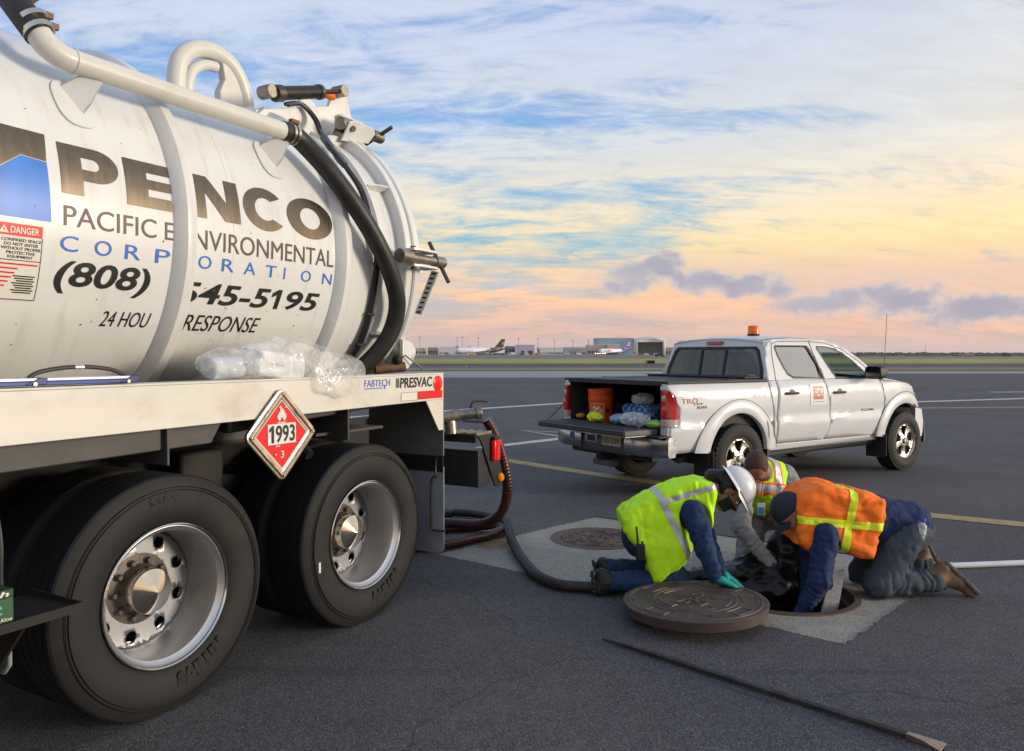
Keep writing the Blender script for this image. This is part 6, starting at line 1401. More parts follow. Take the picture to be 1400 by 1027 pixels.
# silver tape: one band round the body, one over the near shoulder
n1 = np.array((.80, 0, .60)); n1 /= np.linalg.norm(n1)
c1 = np.array(pxz([(907, 687)], 4.9)[0]); c2 = np.array(pxz([(938, 752)], 4.9)[0]); dv = c2 - c1; nn = np.array((dv[1], 0, -dv[0])); nn = nn / np.linalg.norm(nn); nn = nn if nn[0] < 0 else -nn
pc = np.array((c1[0] - O[0], 0, c1[1]))
band(vg, 'reflective_stripe', [(tuple(pc + nn * .020), tuple(nn)), (tuple(pc - nn * .020), tuple(-nn))], M_SILV, GP)
c1 = np.array(pxz([(912, 686)], 4.9)[0]); c2 = np.array(pxz([(975, 667)], 4.9)[0]); dv = c2 - c1; n2 = np.array((-dv[1], 0, dv[0])); n2 /= np.linalg.norm(n2); pc2 = np.array((c1[0] - O[0], 0, c1[1]))
band(vg, 'reflective_stripe', [(tuple(pc2 + n2 * .017), tuple(n2)), (tuple(pc2 - n2 * .017), tuple(-n2)), (tuple(pc + np.array((.015, 0, .0))), tuple(nn)), ((0, -.03, 0), (0, 1, 0))], M_SILV, GP)
hand('glove', M_TEAL, GP, wrN + (.03, -.012, -.018), (.86, -.12, -.34), (.25, 0, 1), curl=.10, spread=.012, side=-1, s=.95)
hand('glove', M_TEAL, GP, wrF + (.02, -.01, -.02), (.72, -.30, -.42), (.3, 0, 1), curl=.12, side=1, s=.95)
# helmet
M_HELM = mat('helmet_white', (.72, .73, .76), .30, coat=.3, var=.03)
def hax(a, b, c): return tuple(hc + hu * a + hf * b + hr_ * c)
g = MB(); rs = []
for k in range(13):
    a = R(90 * k / 12); rr = math.cos(a); hh = .055 + .108 * math.sin(a)
    rs.append([hax(hh, .128 * max(rr, .02) * math.cos(2 * math.pi * j / 40) * (1 + .03 * (abs(math.cos(2 * math.pi * j / 40)) > .9)) - .008, .105 * max(rr, .02) * math.sin(2 * math.pi * j / 40)) for j in range(40)])
g.rings(rs, cap0=False); he = g.build('hard_hat', M_HELM, GP, smooth=60)
g = MB(); rs = []
for rr, hh in ((1.0, .060), (1.06, .054), (1.20, .046), (1.22, .042), (1.18, .040), (1.0, .050)):
    rs.append([hax(hh - .012 * (math.cos(2 * math.pi * j / 40) > .3), (.128 * rr + (.045 * (rr - 1) / .2 if math.cos(2 * math.pi * j / 40) > 0 else 0) * math.cos(2 * math.pi * j / 40)) * math.cos(2 * math.pi * j / 40) - .008, .105 * rr * math.sin(2 * math.pi * j / 40)) for j in range(40)])
g.rings(rs, cap0=False, cap1=False); g.build('hat_brim', M_HELM, he, smooth=60)
g = MB(); g.tube([hax(.055 + .110 * math.sin(R(a)), .129 * math.cos(R(a)) - .008, 0) for a in range(15, 170, 10)], .007, 8); g.build('hat_ridge', M_HELM, he)
g = MB(); g.tube([hax(.045, -.10, .07), hax(.03, -.115, 0), hax(.045, -.10, -.07)], .012, 8); g.build('hat_band', M_BOOT, he)
def hair_g(P):
    q = P - hc; Q = np.stack([q @ hf, q @ hr_, q @ hu], -1)
    d = smax(ellip(Q, (-.020, 0, .022), (.104, .084, .096)), Q[..., 0] - .030 + .55 * np.maximum(-Q[..., 2], -.02), .015)
    d = smin(d, sunion([rcone(Q, (-.10, 0, .0), (-.135, .0, -.05), .045, .045), rcone(Q, (-.13, .01, -.04), (-.115, .02, -.13), .042, .022)], .02), .03)
    return d + .008 * vnoise(P * np.array((1, 1, 1)), 30) + .005 * vnoise(P, 70)
sdf_mesh('hair', hair_g, hc - .26, hc + .24, .0065, M_HAIR, GP)
def mask_g(P):
    q = P - hc; Q = np.stack([q @ hf, q @ hr_, q @ hu], -1); return smax(smax(head_sdf(P, hc, hu, hf, hr_) - .007, Q[..., 2] + .022, .008), smax(-(Q[..., 0] - .020), -(Q[..., 2] + .105), .01), .01)
mk_ = sdf_mesh('face_mask', mask_g, hc - .2, hc + .2, .0065, mat('mask_black', (.014, .014, .016), .8, bump=.2, bscale=100), GP)
for s in (-1, 1): MB().tube([hax(-.03, .03, .066 * s), hax(-.005, -.02, .088 * s), hax(.02, -.015, .088 * s)], .0018, 6).build('ear_loop', M_BOOT, mk_)
# radio on the belt
c = np.array(pxz([(877, 757)], 4.84)[0]); rp = (c[0] - O[0], -.215, c[1])
rd = MB().cbox(rp, (.055, .035, .105)).build('radio', M_BOOT, GP, bevel=.008); MB().tube([(rp[0] - .015, rp[1], rp[2] + .05), (rp[0] - .025, rp[1], rp[2] + .16)], .006, 8).build('radio_antenna', M_BOOT, rd); MB().tube([(rp[0] + .012, rp[1], rp[2] + .05), (rp[0] + .012, rp[1], rp[2] + .068)], .007, 8).build('radio_knob', M_BOOT, rd)

# ---- worker in the orange vest, on hands and knees over the hole
OP = empty('person', (2.30, 5.05, 0), 0, 'person in orange vest and navy cap kneeling and reaching into the manhole', 'person')
O = np.array((2.30, 5.05, 0.0))
hip = np.array((2.52, 5.08, .40)) - O; chest = np.array((2.10, 5.06, .47)) - O; neck = np.array((1.90, 5.05, .50)) - O
shN, elN, wrN = rel(O, (1.965, 4.88, .40), (1.90, 4.80, .13), (1.805, 4.83, -.06)); shF, elF, wrF = rel(O, (1.97, 5.22, .42), (2.00, 5.22, .16), (1.95, 5.15, -.10))
knN, anN = rel(O, (2.33, 4.94, .080), (2.70, 4.95, .095)); knF, anF = rel(O, (2.36, 5.22, .080), (2.76, 5.22, .14))
hpN, hpF = hip + (0, -.10, -.02), hip + (0, .10, -.02)
hc = np.array((1.785, 5.0, .525)) - O; hu, hf, hr_ = head_axes((-.80, -.06, .56), (-.62, -.10, -.78))
def body_o(P):
    d = chain(P, [hip, chest, neck], [.13, .14, .065], .08); d = smin(d, chain(P, [neck, hc - hu * .04], [.058, .055]), .03); d = smin(d, head_sdf(P, hc, hu, hf, hr_), .02)
    for a in ((shN, elN, wrN), (shF, elF, wrF)): d = smin(d, chain(P, list(a), [.058, .044, .029]), .03)
    for a in ((hpN, knN, anN), (hpF, knF, anF)): d = smin(d, chain(P, list(a), [.088, .060, .042]), .04)
    return d
sdf_mesh('body', body_o, *bbox([hip, neck, hc, wrN, wrF, knN, anN, anF], .16), .0068, M_SKIN2, OP); face_parts(OP, hc, hu, hf, hr_)
def shirt_o(P):
    d = chain(P, [hip + (.06, 0, .03), hip + (-.15, 0, .05), chest, neck + (.03, 0, 0)], [.158, .150, .150, .075], .09)
    for a in ((shN, elN, wrN), (shF, elF, wrF)): d = smin(d, chain(P, list(a), [.088, .068, .050]), .05)
    d = d + folds(P, .006, 13, 12, (1, 1, .7))
    for a in ((shN, elN, wrN), (shF, elF, wrF)): d = d + lfold(P, a[0], a[1], .008) + lfold(P, a[1], a[2], .007, .045, .5, .5) + lfold(P, a[0], a[1], .006, .05, .2)
    return smax(d, P[..., 0] - (hip[0] + .20) + .55 * (hip[2] - P[..., 2]), .02)
sdf_mesh('shirt', shirt_o, *bbox([hip, neck, wrN, wrF, shN, shF], .19), .0072, mat('navy_shirt', (.008, .024, .085), .85, var=.25, vscale=8, bump=.2, bscale=180, crease=.55, cscale=9), OP)
M_JEAN = mat('dark_jeans', (.045, .064, .088), .85, var=.35, vscale=6, bump=.25, bscale=200, crease=.55, cscale=9, dirt=(.05, .055, .055), dirt_amt=.7, dirt_scale=5)
def trous_o(P):
    d = chain(P, [hip + (.06, 0, .0), hip + (.0, 0, -.02)], [.158, .150])
    for a in ((hpN, knN, anN), (hpF, knF, anF)): d = smin(d, chain(P, list(a), [.122, .092, .070]), .05)
    d = d + folds(P, .005, 12, 17, (.8, 1, 1)) + .005 * np.sin(P[..., 0] * 60 + 25 * P[..., 2]) * np.clip((.2 - P[..., 2]) / .2, 0, 1) * .6
    for a in ((hpN, knN, anN), (hpF, knF, anF)): d = d + lfold(P, a[1], a[2], .010, .06, .15, .4) + lfold(P, a[1], a[2], .010, .05, .85, .3) + lfold(P, a[0], a[1], .009, .07, .1, .4)
    d = smax(d, (P[..., 2] - (hip[2] + .06)) - .55 * (P[..., 0] - hip[0]), .02); return smax(d, -P[..., 2] + .004, .015)
sdf_mesh('trousers', trous_o, *bbox([hip, hpN, hpF, knN, knF, anN, anF], .21), .0072, M_JEAN, OP)
M_SHOE = mat('brown_shoe', (.16, .085, .045), .6, var=.3, vscale=14, dirt=(.30, .19, .11), dirt_amt=.6, dirt_scale=6); M_SSOLE = mat('shoe_sole', (.10, .085, .07), .8, var=.3, vscale=15)
def shoe(par, an, heel, toe):
    an, heel, toe = (np.array(q, float) - O for q in (an, heel, toe)); ax = (toe - heel) / np.linalg.norm(toe - heel); L = np.linalg.norm(toe - heel); nr = np.array((-ax[2], 0, ax[0])); nr = nr if nr[0] > 0 else -nr; sd_ = np.cross(ax, nr)
    def f(P):
        d = sunion([chain(P, [an - (.05, 0, .01), an], [.056, .052]), chain(P, [an, heel - nr * .035], [.050, .040]), chain(P, [heel - nr * .035, heel + ax * L * .55 - nr * .030, toe - nr * .028], [.036, .038, .030]), chain(P, [an, heel + ax * L * .5 - nr * .05], [.048, .036])], .03)
        return smax(smax(d, (P - heel) @ nr, .008), -P[..., 2] + .002, .01)
    lo, hi = bbox([an, toe, heel], .12); b = sdf_mesh('shoe', f, lo, hi, .0062, M_SHOE, par)
    def g(P):
        q = P - heel; t = q @ ax; u = np.clip(t / L, 0, 1); hw = .030 + .012 * np.sin(u * 3.1) * (u > .3) - .010 * (np.abs(u - .4) < .12)
        e = np.maximum(np.abs(t - L / 2) - L / 2 - .010, 0); s_ = np.maximum(np.abs(q @ sd_) - hw, 0); h_ = np.maximum(np.abs(q @ nr) - .004, 0); return np.sqrt(e * e + s_ * s_ + h_ * h_) - .011
    sdf_mesh('shoe_sole', g, lo, hi, .0055, M_SSOLE, b); return b
shoe(OP, (2.70, 4.95, .115), (2.765, 4.95, .205), (2.935, 4.925, .035)); shoe(OP, (2.74, 5.22, .16), (2.79, 5.22, .245), (2.90, 5.24, .05))
VO = [(x - O[0], z) for x, z in pxz([(1087, 722), (1088, 700), (1094, 682), (1106, 669), (1124, 663), (1145, 665), (1166, 673), (1180, 671), (1210, 681), (1213, 690), (1208, 718), (1201, 745), (1192, 763), (1175, 763), (1160, 757), (1150, 752), (1138, 766), (1122, 763), (1105, 755), (1092, 745)], 4.93)]
def vest_o(P):
    w = .192 + .03 * np.clip((.45 - P[..., 2]) / .2, 0, 1); d2 = poly_sd(P[..., 0], P[..., 2], VO) + .055; dy = np.abs(P[..., 1] - .01) - (w - .055)
    d = np.sqrt(np.maximum(d2, 0) ** 2 + np.maximum(dy, 0) ** 2) + np.minimum(np.maximum(d2, dy), 0) - .055
    d = d + folds(P, .007, 11, 23, (.7, 1, 1)) + .004 * vnoise(P * np.array((.4, 1, 1)) + 8, 26)
    d = smax(d, -np.maximum(d + .014, P[..., 2] - .40), .006)
    d = smax(d, -rcone(P, shN + (.02, .03, -.06), elN + (.03, .0, -.05), .085, .10), .012); d = smax(d, -rcone(P, shF + (.02, -.03, -.06), elF, .085, .10), .012)
    return smax(d, -rcone(P, neck + (-.03, 0, -.01), hc - hu * .02, .07, .10), .012)
vo_ = sdf_mesh('vest', vest_o, (-.62, -.31, .0), (.36, .32, .78), .0068, M_ORV, OP)
def slab(p0, p1, d, w, org):
    a = np.array(pxz([p0], d)[0]); b = np.array(pxz([p1], d)[0]); dv = b - a; n_ = np.array((-dv[1], 0, dv[0])); n_ /= np.linalg.norm(n_); pc_ = np.array((a[0] - org[0], 0, a[1])); return [(tuple(pc_ + n_ * w), tuple(n_)), (tuple(pc_ - n_ * w), tuple(-n_))]
band(vo_, 'yellow_stripe', slab((1092, 711), (1207, 721), 4.90, .024, O) + [((0, 0, 0), (0, 1, 0))], M_YST, OP)
band(vo_, 'yellow_stripe', slab((1170, 673), (1154, 750), 4.90, .024, O) + [((0, .4, 0), (0, 1, 0))], M_YST, OP, .005)
hand('glove', mat('blue_glove', (.012, .07, .20), .55), OP, wrN + (-.03, .0, -.03), (-.35, .12, -.9), (-1, -.3, .2), curl=.5, side=1, s=1.05)
hand('glove', MATS['blue_glove'], OP, wrF + (-.02, -.02, -.02), (-.3, -.3, -.9), (-1, .3, .2), curl=.5, side=-1, s=1.05)
# cap and glasses
def cax(a, b, c): return tuple(hc + hu * a + hf * b + hr_ * c)
M_CAP2 = mat('navy_cap', (.016, .022, .040), .8, var=.15, vscale=20, bump=.2, bscale=200)
def cap_f(P):
    q = P - hc; Q = np.stack([q @ hf, q @ hr_, q @ hu], -1); return smax(ellip(Q, (-.010, 0, .035), (.112, .091, .100)), -(Q[..., 2] - .018 - .1 * Q[..., 0]), .006) + .002 * vnoise(P, 25)
cp = sdf_mesh('cap', cap_f, hc - .2, hc + .2, .0075, M_CAP2, OP)
rs = []
for i in range(7):
    u = i / 6; rs.append([cax(.026 - .02 * u - .030 * (abs(j / 8 - 1)) ** 2 + dz, .090 + .075 * u * (1 - .35 * (j / 8 - 1) ** 2) - .035 * (j / 8 - 1) ** 2, (j / 8 - 1) * (.076 - .010 * u)) for j in range(17) for dz in (0,)])
g = MB(); g.rings(rs, closed=False); g.build('cap_bill', M_CAP2, cp, solid=.005, smooth=60)
flat('cap_patch', poly2d([(-.022, 0), (.022, 0), (.018, .028), (-.018, .028)]), mat('patch_orange', (.55, .12, .04), .6), lambda x, z: Vector(cax(.055 + z, .107 - z * .25, x)), cp)
MB().ball(cax(.135, -.01, 0), .007, 8, 6).build('cap_button', M_CAP2, cp)
gl_ = MB().tube([cax(.006, -.01, .078 * s_) for s_ in (1,)] + [cax(.004, .085, .060), cax(.0, .098, .030), cax(.004, .102, 0), cax(.0, .098, -.030), cax(.004, .085, -.060), cax(.006, -.01, -.078)], .0025, 6).build('glasses', M_BOOT, OP)
for s in (-1, 1): MB().tube([cax(-.008 + .016 * math.sin(R(a)), .098 - .006 * abs(math.cos(R(a))), .033 * s + .022 * math.cos(R(a))) for a in range(0, 360, 30)], .002, 6, closed=True).build('lens_rim', M_BOOT, gl_)
def hairo(P):
    q = P - hc; Q = np.stack([q @ hf, q @ hr_, q @ hu], -1); return smax(smax(head_sdf(P, hc, hu, hf, hr_) - .004, Q[..., 0] + .012, .006), smax(Q[..., 2] - .03, -(Q[..., 2] + .05), .006), .006)
sdf_mesh('hair', hairo, hc - .2, hc + .2, .008, mat('brown_hair', (.06, .035, .022), .7, var=.3, vscale=60), OP)
# water bottle in the back pocket: its own thing
c = np.array(pxz([(1260, 726)], 4.90)[0])
wb = empty('water_bottle', (c[0], 4.90, c[1] - .055), 0, 'clear water bottle with blue cap in the back pocket of the orange vest worker', 'bottle'); wb.rotation_euler = (0, R(12), 0)
MB().lathe([(0, 0), (.028, 0), (.031, .006), (.031, .02), (.0295, .025), (.031, .03), (.031, .075), (.027, .09), (.013, .105), (.013, .118)], axis='z', seg=24).build('bottle_body', clearmat('bottle_plastic', (.75, .78, .82), .45, .08), wb)
MB().lathe([(.0155, .106), (.0155, .128), (.014, .131), (0, .131)], axis='z', seg=20).build('bottle_cap', mat('cap_blue', (.02, .08, .42), .4), wb)
MB().lathe([(.0315, .035), (.0315, .068)], axis='z', seg=24).build('bottle_label', mat('label_pale', (.50, .55, .62), .5), wb)

# ---- squatting worker behind, grey shirt and two-tone vest
SP = empty('person', (1.85, 5.72, 0), 0, 'bareheaded person in grey shirt and lime vest with orange edged tape crouching behind the manhole', 'person')
O = np.array((1.85, 5.72, 0.0))
hip = np.array((1.93, 5.93, .34)) - O; chest = np.array((1.86, 5.74, .58)) - O; neck = np.array((1.79, 5.60, .695)) - O
shR, elR, wrR = rel(O, (1.655, 5.60, .60), (1.60, 5.42, .33), (1.745, 5.27, .125)); shL, elL, wrL = rel(O, (2.00, 5.72, .655), (2.10, 5.52, .40), (1.93, 5.38, .27))
knR, anR = rel(O, (1.66, 5.48, .085), (1.80, 5.93, .10)); knL, anL = rel(O, (2.02, 5.46, .33), (2.06, 5.66, .06)); hpR, hpL = hip + (-.09, 0, -.02), hip + (.09, 0, -.02)
hc = np.array((1.725, 5.52, .735)) - O; hu, hf, hr_ = head_axes((-.12, -.86, .50), (-.15, -.40, -.90))
def body_s(P):
    d = chain(P, [hip, chest, neck], [.135, .14, .065], .08); d = smin(d, chain(P, [neck, hc - hu * .04], [.058, .055]), .03); d = smin(d, head_sdf(P, hc, hu, hf, hr_), .02)
    for a in ((shR, elR, wrR), (shL, elL, wrL)): d = smin(d, chain(P, list(a), [.058, .044, .029]), .03)
    for a in ((hpR, knR, anR), (hpL, knL, anL)): d = smin(d, chain(P, list(a), [.088, .060, .042]), .04)
    return d
sdf_mesh('body', body_s, *bbox([hip, neck, hc, wrR, wrL, knR, anR, anL, elL], .16), .0068, M_SKIN, SP); face_parts(SP, hc, hu, hf, hr_)
M_GREYS = mat('grey_shirt', (.27, .27, .265), .85, var=.2, vscale=10, bump=.2, bscale=180, crease=.55, cscale=9)
def shirt_s(P):
    d = chain(P, [hip + (0, 0, .04), chest, neck + (.01, .02, -.01)], [.15, .158, .078], .09)
    for a in ((shR, elR, wrR), (shL, elL, wrL)): d = smin(d, chain(P, list(a), [.085, .066, .048]), .05)
    d = d + folds(P, .006, 14, 31, (1, 1, .7))
    for a in ((shR, elR, wrR), (shL, elL, wrL)): d = d + lfold(P, a[0], a[1], .008) + lfold(P, a[1], a[2], .009, .04, .6, .6)
    return d
sdf_mesh('shirt', shirt_s, *bbox([hip, neck, wrR, wrL, shR, shL, elR, elL], .17), .0075, M_GREYS, SP)
def trous_s(P):
    d = chain(P, [hip + (0, 0, .03), hip], [.152, .15])
    for a in ((hpR, knR, anR), (hpL, knL, anL)): d = smin(d, chain(P, list(a), [.115, .086, .066]), .05)
    return smax(d + folds(P, .008, 12, 37), -P[..., 2] + .004, .015)
sdf_mesh('trousers', trous_s, *bbox([hip, knR, anR, knL, anL], .2), .0098, mat('grey_trousers', (.19, .185, .175), .85, var=.25, vscale=7, bump=.2, bscale=160, crease=.55, cscale=9), SP)
for an, toe in ((anR, (1.80, 6.05, .05)), (anL, (2.05, 5.55, .045))):
    toe = np.array(toe) - O; b_ = sdf_mesh('boot', lambda P, an=an, toe=toe: smax(sunion([chain(P, [an + (0, 0, .06), an], [.056, .055]), chain(P, [an, toe], [.055, .042])], .03), -P[..., 2] + .002, .01), *bbox([an, toe], .12), .0095, mat('tan_boot', (.14, .085, .04), .7, var=.3, vscale=20), SP)
def vest_s(P):
    d = chain(P, [hip + (0, .0, .06), chest, neck + (.01, .03, -.02)], [.172, .178, .095], .09); d = smin(d, chain(P, [shR + (.05, 0, 0), shL + (-.04, 0, 0)], [.088, .088]), .06) + folds(P, .006, 12, 41)
    d = smax(d, -np.maximum(d + .012, P[..., 2] - .50), .006)
    for a in ((shR, elR), (shL, elL)): d = smax(d, -rcone(P, a[0] + (0, 0, -.02), a[1], .092, .10), .012)
    return smax(d, -rcone(P, neck + (-.01, -.03, .0), hc - hu * .03, .07, .09), .012)
vs_ = sdf_mesh('vest', vest_s, *bbox([hip, neck, shR, shL], .24), .0085, M_LIME, SP)
for xo, sx_ in ((.055, 0), (-.155, 0)):
    band(vs_, 'orange_edge', [((xo + .036, 0, 0), (1, 0, 0)), ((xo - .036, 0, 0), (-1, 0, 0))], M_OTAPE, SP, .003)
    band(vs_, 'reflective_stripe', [((xo + .022, 0, 0), (1, 0, 0)), ((xo - .022, 0, 0), (-1, 0, 0))], M_SILV, SP, .005)
nz = np.array((0, .45, .89)); cz = np.array((0, -.02, .505))
band(vs_, 'orange_edge', [(tuple(cz + nz * .036), tuple(nz)), (tuple(cz - nz * .036), tuple(-nz))], M_OTAPE, SP, .007); band(vs_, 'reflective_stripe', [(tuple(cz + nz * .022), tuple(nz)), (tuple(cz - nz * .022), tuple(-nz))], M_SILV, SP, .009)
def hairs(P):
    q = P - hc; Q = np.stack([q @ hf, q @ hr_, q @ hu], -1); return smax(ellip(Q, (-.016, 0, .032), (.101, .080, .093)), Q[..., 0] - .055 + .9 * np.maximum(.03 - Q[..., 2], 0), .012) + .002 * vnoise(P, 60)
sdf_mesh('hair', hairs, hc - .2, hc + .2, .0078, mat('cropped_brown_hair', (.060, .028, .020), .7, var=.35, vscale=90, bump=.4, bscale=200), SP)
hand('glove', mat('dark_glove', (.030, .026, .036), .5), SP, wrR + (.025, -.03, -.03), (.35, -.35, -.86), (-.3, -.9, .2), curl=.22, side=1, s=1.05)
hand('glove', MATS['dark_glove'], SP, wrL + (-.03, -.03, -.02), (-.75, -.5, -.3), (0, -.4, .9), curl=.3, side=-1, s=1.05)
c = np.array(pxz([(1042, 697)], 5.42)[0]); bd_ = MB().cbox((c[0] - O[0], 5.415 - O[1], c[1]), (.052, .004, .085)).build('id_badge', mat('badge_white', (.60, .66, .74), .35), SP, bevel=.002)
MB().cbox((c[0] - O[0], 5.4115 - O[1], c[1] - .012), (.046, .002, .05)).build('badge_photo', mat('badge_blue', (.06, .22, .55), .4), bd_); MB().tube([(c[0] - O[0], 5.417 - O[1], c[1] + .04), (c[0] - O[0] + .01, 5.45 - O[1], c[1] + .10), tuple(neck + (0, -.06, -.02))], .003, 6).build('lanyard', M_BOOT, bd_)

# ---- black plastic sheet bunched at the far rim, grey pad hanging in the hole
M_BAG = mat('black_plastic_sheet', (.006, .006, .007), .30, spec=.35)
bs = empty('plastic_sheet', (1.70, 5.32, 0), 0, 'bunched black plastic sheet on the far rim of the open manhole', 'plastic sheet')
def sheetf(P):
    d = sunion([ellip(P, (-.26, -.02, .045), (.24, .13, .045)), ellip(P, (.02, .05, .06), (.20, .14, .09)), ellip(P, (.20, .02, .15), (.15, .12, .18)), ellip(P, (.12, -.10, -.04), (.13, .08, .12)), ellip(P, (-.05, -.12, -.03), (.20, .06, .06)), ellip(P, (.34, .05, .06), (.12, .12, .07))], .06)
    return d + .050 * (np.abs(vnoise(P, 6)) - .35) + .016 * (np.abs(vnoise(P + 3, 13)) - .3)
sdf_mesh('sheet_folds', sheetf, (-.56, -.28, -.26), (.54, .28, .36), .0095, M_BAG, bs, 1)
pdx = empty('absorbent_pad', (1.93, 4.85, .0), 0, 'long grey woven pad hanging into the open manhole', 'pad')
a = Vector((.125, .08, .165)); b = Vector((-.03, -.12, -.22)); w_ = Vector((.058, .015, .008)); n_ = (b - a).cross(w_).normalized() * .008
g = MB(); rs = []
for k in range(9):
    u = k / 8; c = a.lerp(b, u) + n_ * (1.2 * math.sin(u * 5)); rs.append([c - w_ + n_, c + w_ + n_, c + w_ - n_, c - w_ - n_])
g.rings(rs); g.build('pad_sleeve', mat('grey_weave', (.27, .275, .275), .9, var=.35, vscale=60, bump=.6, bscale=300), pdx, bevel=.004)
# ------------------------------------------------------------------ far airport
def far(px, D, z=0.0): return ((px - 700) * D / FPX, D, z)
M_HB = mat('hangar_blue_grey', (.33, .46, .58), .7, var=.06, vscale=.05); M_HW = mat('hangar_white', (.66, .68, .66), .7, var=.05, vscale=.05); M_HD = mat('hangar_door', (.11, .105, .11), .7, var=.2, vscale=.1)
M_BEI = mat('beige_building', (.58, .51, .41), .8, var=.06, vscale=.1); M_LIL = mat('lilac_building', (.50, .47, .60), .8); M_LOW = mat('low_roof_white', (.72, .71, .70), .8); M_SHD = mat('opening_dark', (.06, .055, .055), .8)
M_POLE = mat('pole_grey', (.28, .28, .29), .6); M_FLW = mat('aircraft_white', (.78, .82, .88), .35); M_BRN = mat('aircraft_brown', (.055, .025, .015), .4); M_GLD = mat('aircraft_gold', (.55, .26, .04), .4); M_PUR = mat('aircraft_purple', (.11, .035, .28), .4); M_ENG = mat('engine_grey', (.20, .21, .23), .4)
D = 1160; k = D / FPX
t = empty('hangar', far(863, D), 0, 'large blue grey aircraft hangar with white gabled front and open dark door', 'hangar')
w0 = (817 - 863) * k; w1 = (866 - 863) * k; w2 = (909 - 863) * k; h0 = 22.5 * k
MB().box(w0, w1, 0, 60, 0, h0).build('side_hall', M_HB, t); MB().box(w0 - .6, w1, -.6, 60, h0, h0 + 1.0).build('hall_roof', M_HW, t)
dl, dr = (871 - 863) * k, (905 - 863) * k; mid = (888 - 863) * k; dt = 17.5 * k
fr_ = flat('gable_front', poly2d([(w1 + .01, 0), (dl, 0), (dl, dt), (dr, dt), (dr, 0), (w2, 0), (w2, 22 * k), (mid, 25 * k), (w1 + .01, 22 * k)]), M_HW, lambda x, z: Vector((x, -4, z)), t); q = fr_.modifiers.new('t', 'SOLIDIFY'); q.thickness = 2; q.offset = 0
MB().prism([(w1 + .01, 0), (w2, 0), (w2, 21.5 * k), (mid, 24.5 * k), (w1 + .01, 21.5 * k)], 62, 64, 'y').build('rear_wall', M_HW, t)
MB().box(w2 - 1, w2, -3, 62, 0, 21.5 * k).build('end_wall', M_HW, t)
for a, b in ((w1, mid), (w2, mid)): MB().add([(a, -5, 22 * k), (mid, -5, 25 * k), (mid, 64, 25 * k), (a, 64, 22 * k)], [(0, 1, 2, 3)]).build('roof_slope', M_HW, t, fix=False)
for i in range(9):
    x = dl + (dr - dl) * i / 9; MB().box(x + .15, x + (dr - dl) / 9 - .15, 6 + (i % 2), 6.6 + (i % 2), 0, dt).build('door_leaf', M_HD, t)
flat('lettering', fit2d(text2d('HAWAIIAN'), mid - 9, mid + 9, 20.3 * k, 21.6 * k), M_PUR, lambda x, z: Vector((x, -5.2, z)), t)
for i in range(8): MB().box(w0 + 3 + i * 6.3, w0 + 3.25 + i * 6.3, -.35, -.05, 0, h0).build('wall_rib', M_HW, t)
def block(name, px0, px1, ytop, D, m, label, cat='building', depth=25, openings=(), roof=None):
    k = D / FPX; w = (px1 - px0) * k; h = (484.6 - ytop) * k + 1.0; t = empty(name, far((px0 + px1) / 2, D), 0, label, cat)
    MB().box(-w / 2, w / 2, 0, depth, 0, h).build('wall', m, t); MB().box(-w / 2 - .4, w / 2 + .4, -.4, depth, h, h + .7).build('roof', roof or M_LOW, t)
    for a, b, z0, z1 in openings: MB().box(-w / 2 + a * w, -w / 2 + b * w, -.25, -.02, z0 * h, z1 * h).build('opening', M_SHD, t)
    return t
ops = lambda n, z0=.2, z1=.7: [((i + .18) / n, (i + .82) / n, z0, z1) for i in range(n)]
block('freight_building', 803, 830, 472.5, 1080, M_BEI, 'long beige freight building in front of the blue hangar, left part', openings=ops(6, .15, .45))
block('freight_building', 830.5, 847, 472.0, 1060, mat('warm_beige', (.50, .40, .28), .8), 'warm beige block joined to the right of the beige freight building', openings=ops(3, .1, .4))
block('cargo_shed', 705, 731, 472.2, 1150, M_LIL, 'lilac grey cargo shed right of the brown tailed aircraft', openings=[(.30, .45, .05, .45), (.66, .90, .05, .45)])
block('cargo_shed', 690, 704.5, 474.0, 1170, mat('blue_shed', (.30, .36, .46), .8), 'bluish low shed between the aircraft tail and the lilac shed', openings=ops(3))
block('terminal_building', 545, 583, 477.0, 1200, M_BEI, 'low beige terminal block at the left end of the far apron', openings=ops(7, .2, .6))
block('terminal_building', 583.5, 599, 475.5, 1220, mat('brown_terminal', (.34, .24, .18), .8), 'brown roofed terminal piece beside the beige terminal block', openings=ops(4, .15, .6))
block('terminal_building', 600, 640, 475.6, 1350, M_LOW, 'long white terminal roof behind the nose of the brown tailed aircraft', openings=ops(12, .1, .35))
block('terminal_building', 735, 770, 476.0, 1350, M_LOW, 'long white terminal roof right of the lilac cargo shed', openings=ops(10, .1, .35))
block('terminal_building', 771, 802, 475.5, 1400, mat('grey_terminal', (.36, .37, .40), .8), 'grey terminal row left of the beige freight building', openings=ops(9, .1, .35))
block('utility_building', 909.5, 931, 475.5, 1300, mat('tan_utility', (.36, .32, .26), .8), 'tan utility building right of the hangar', openings=ops(5, .1, .5))

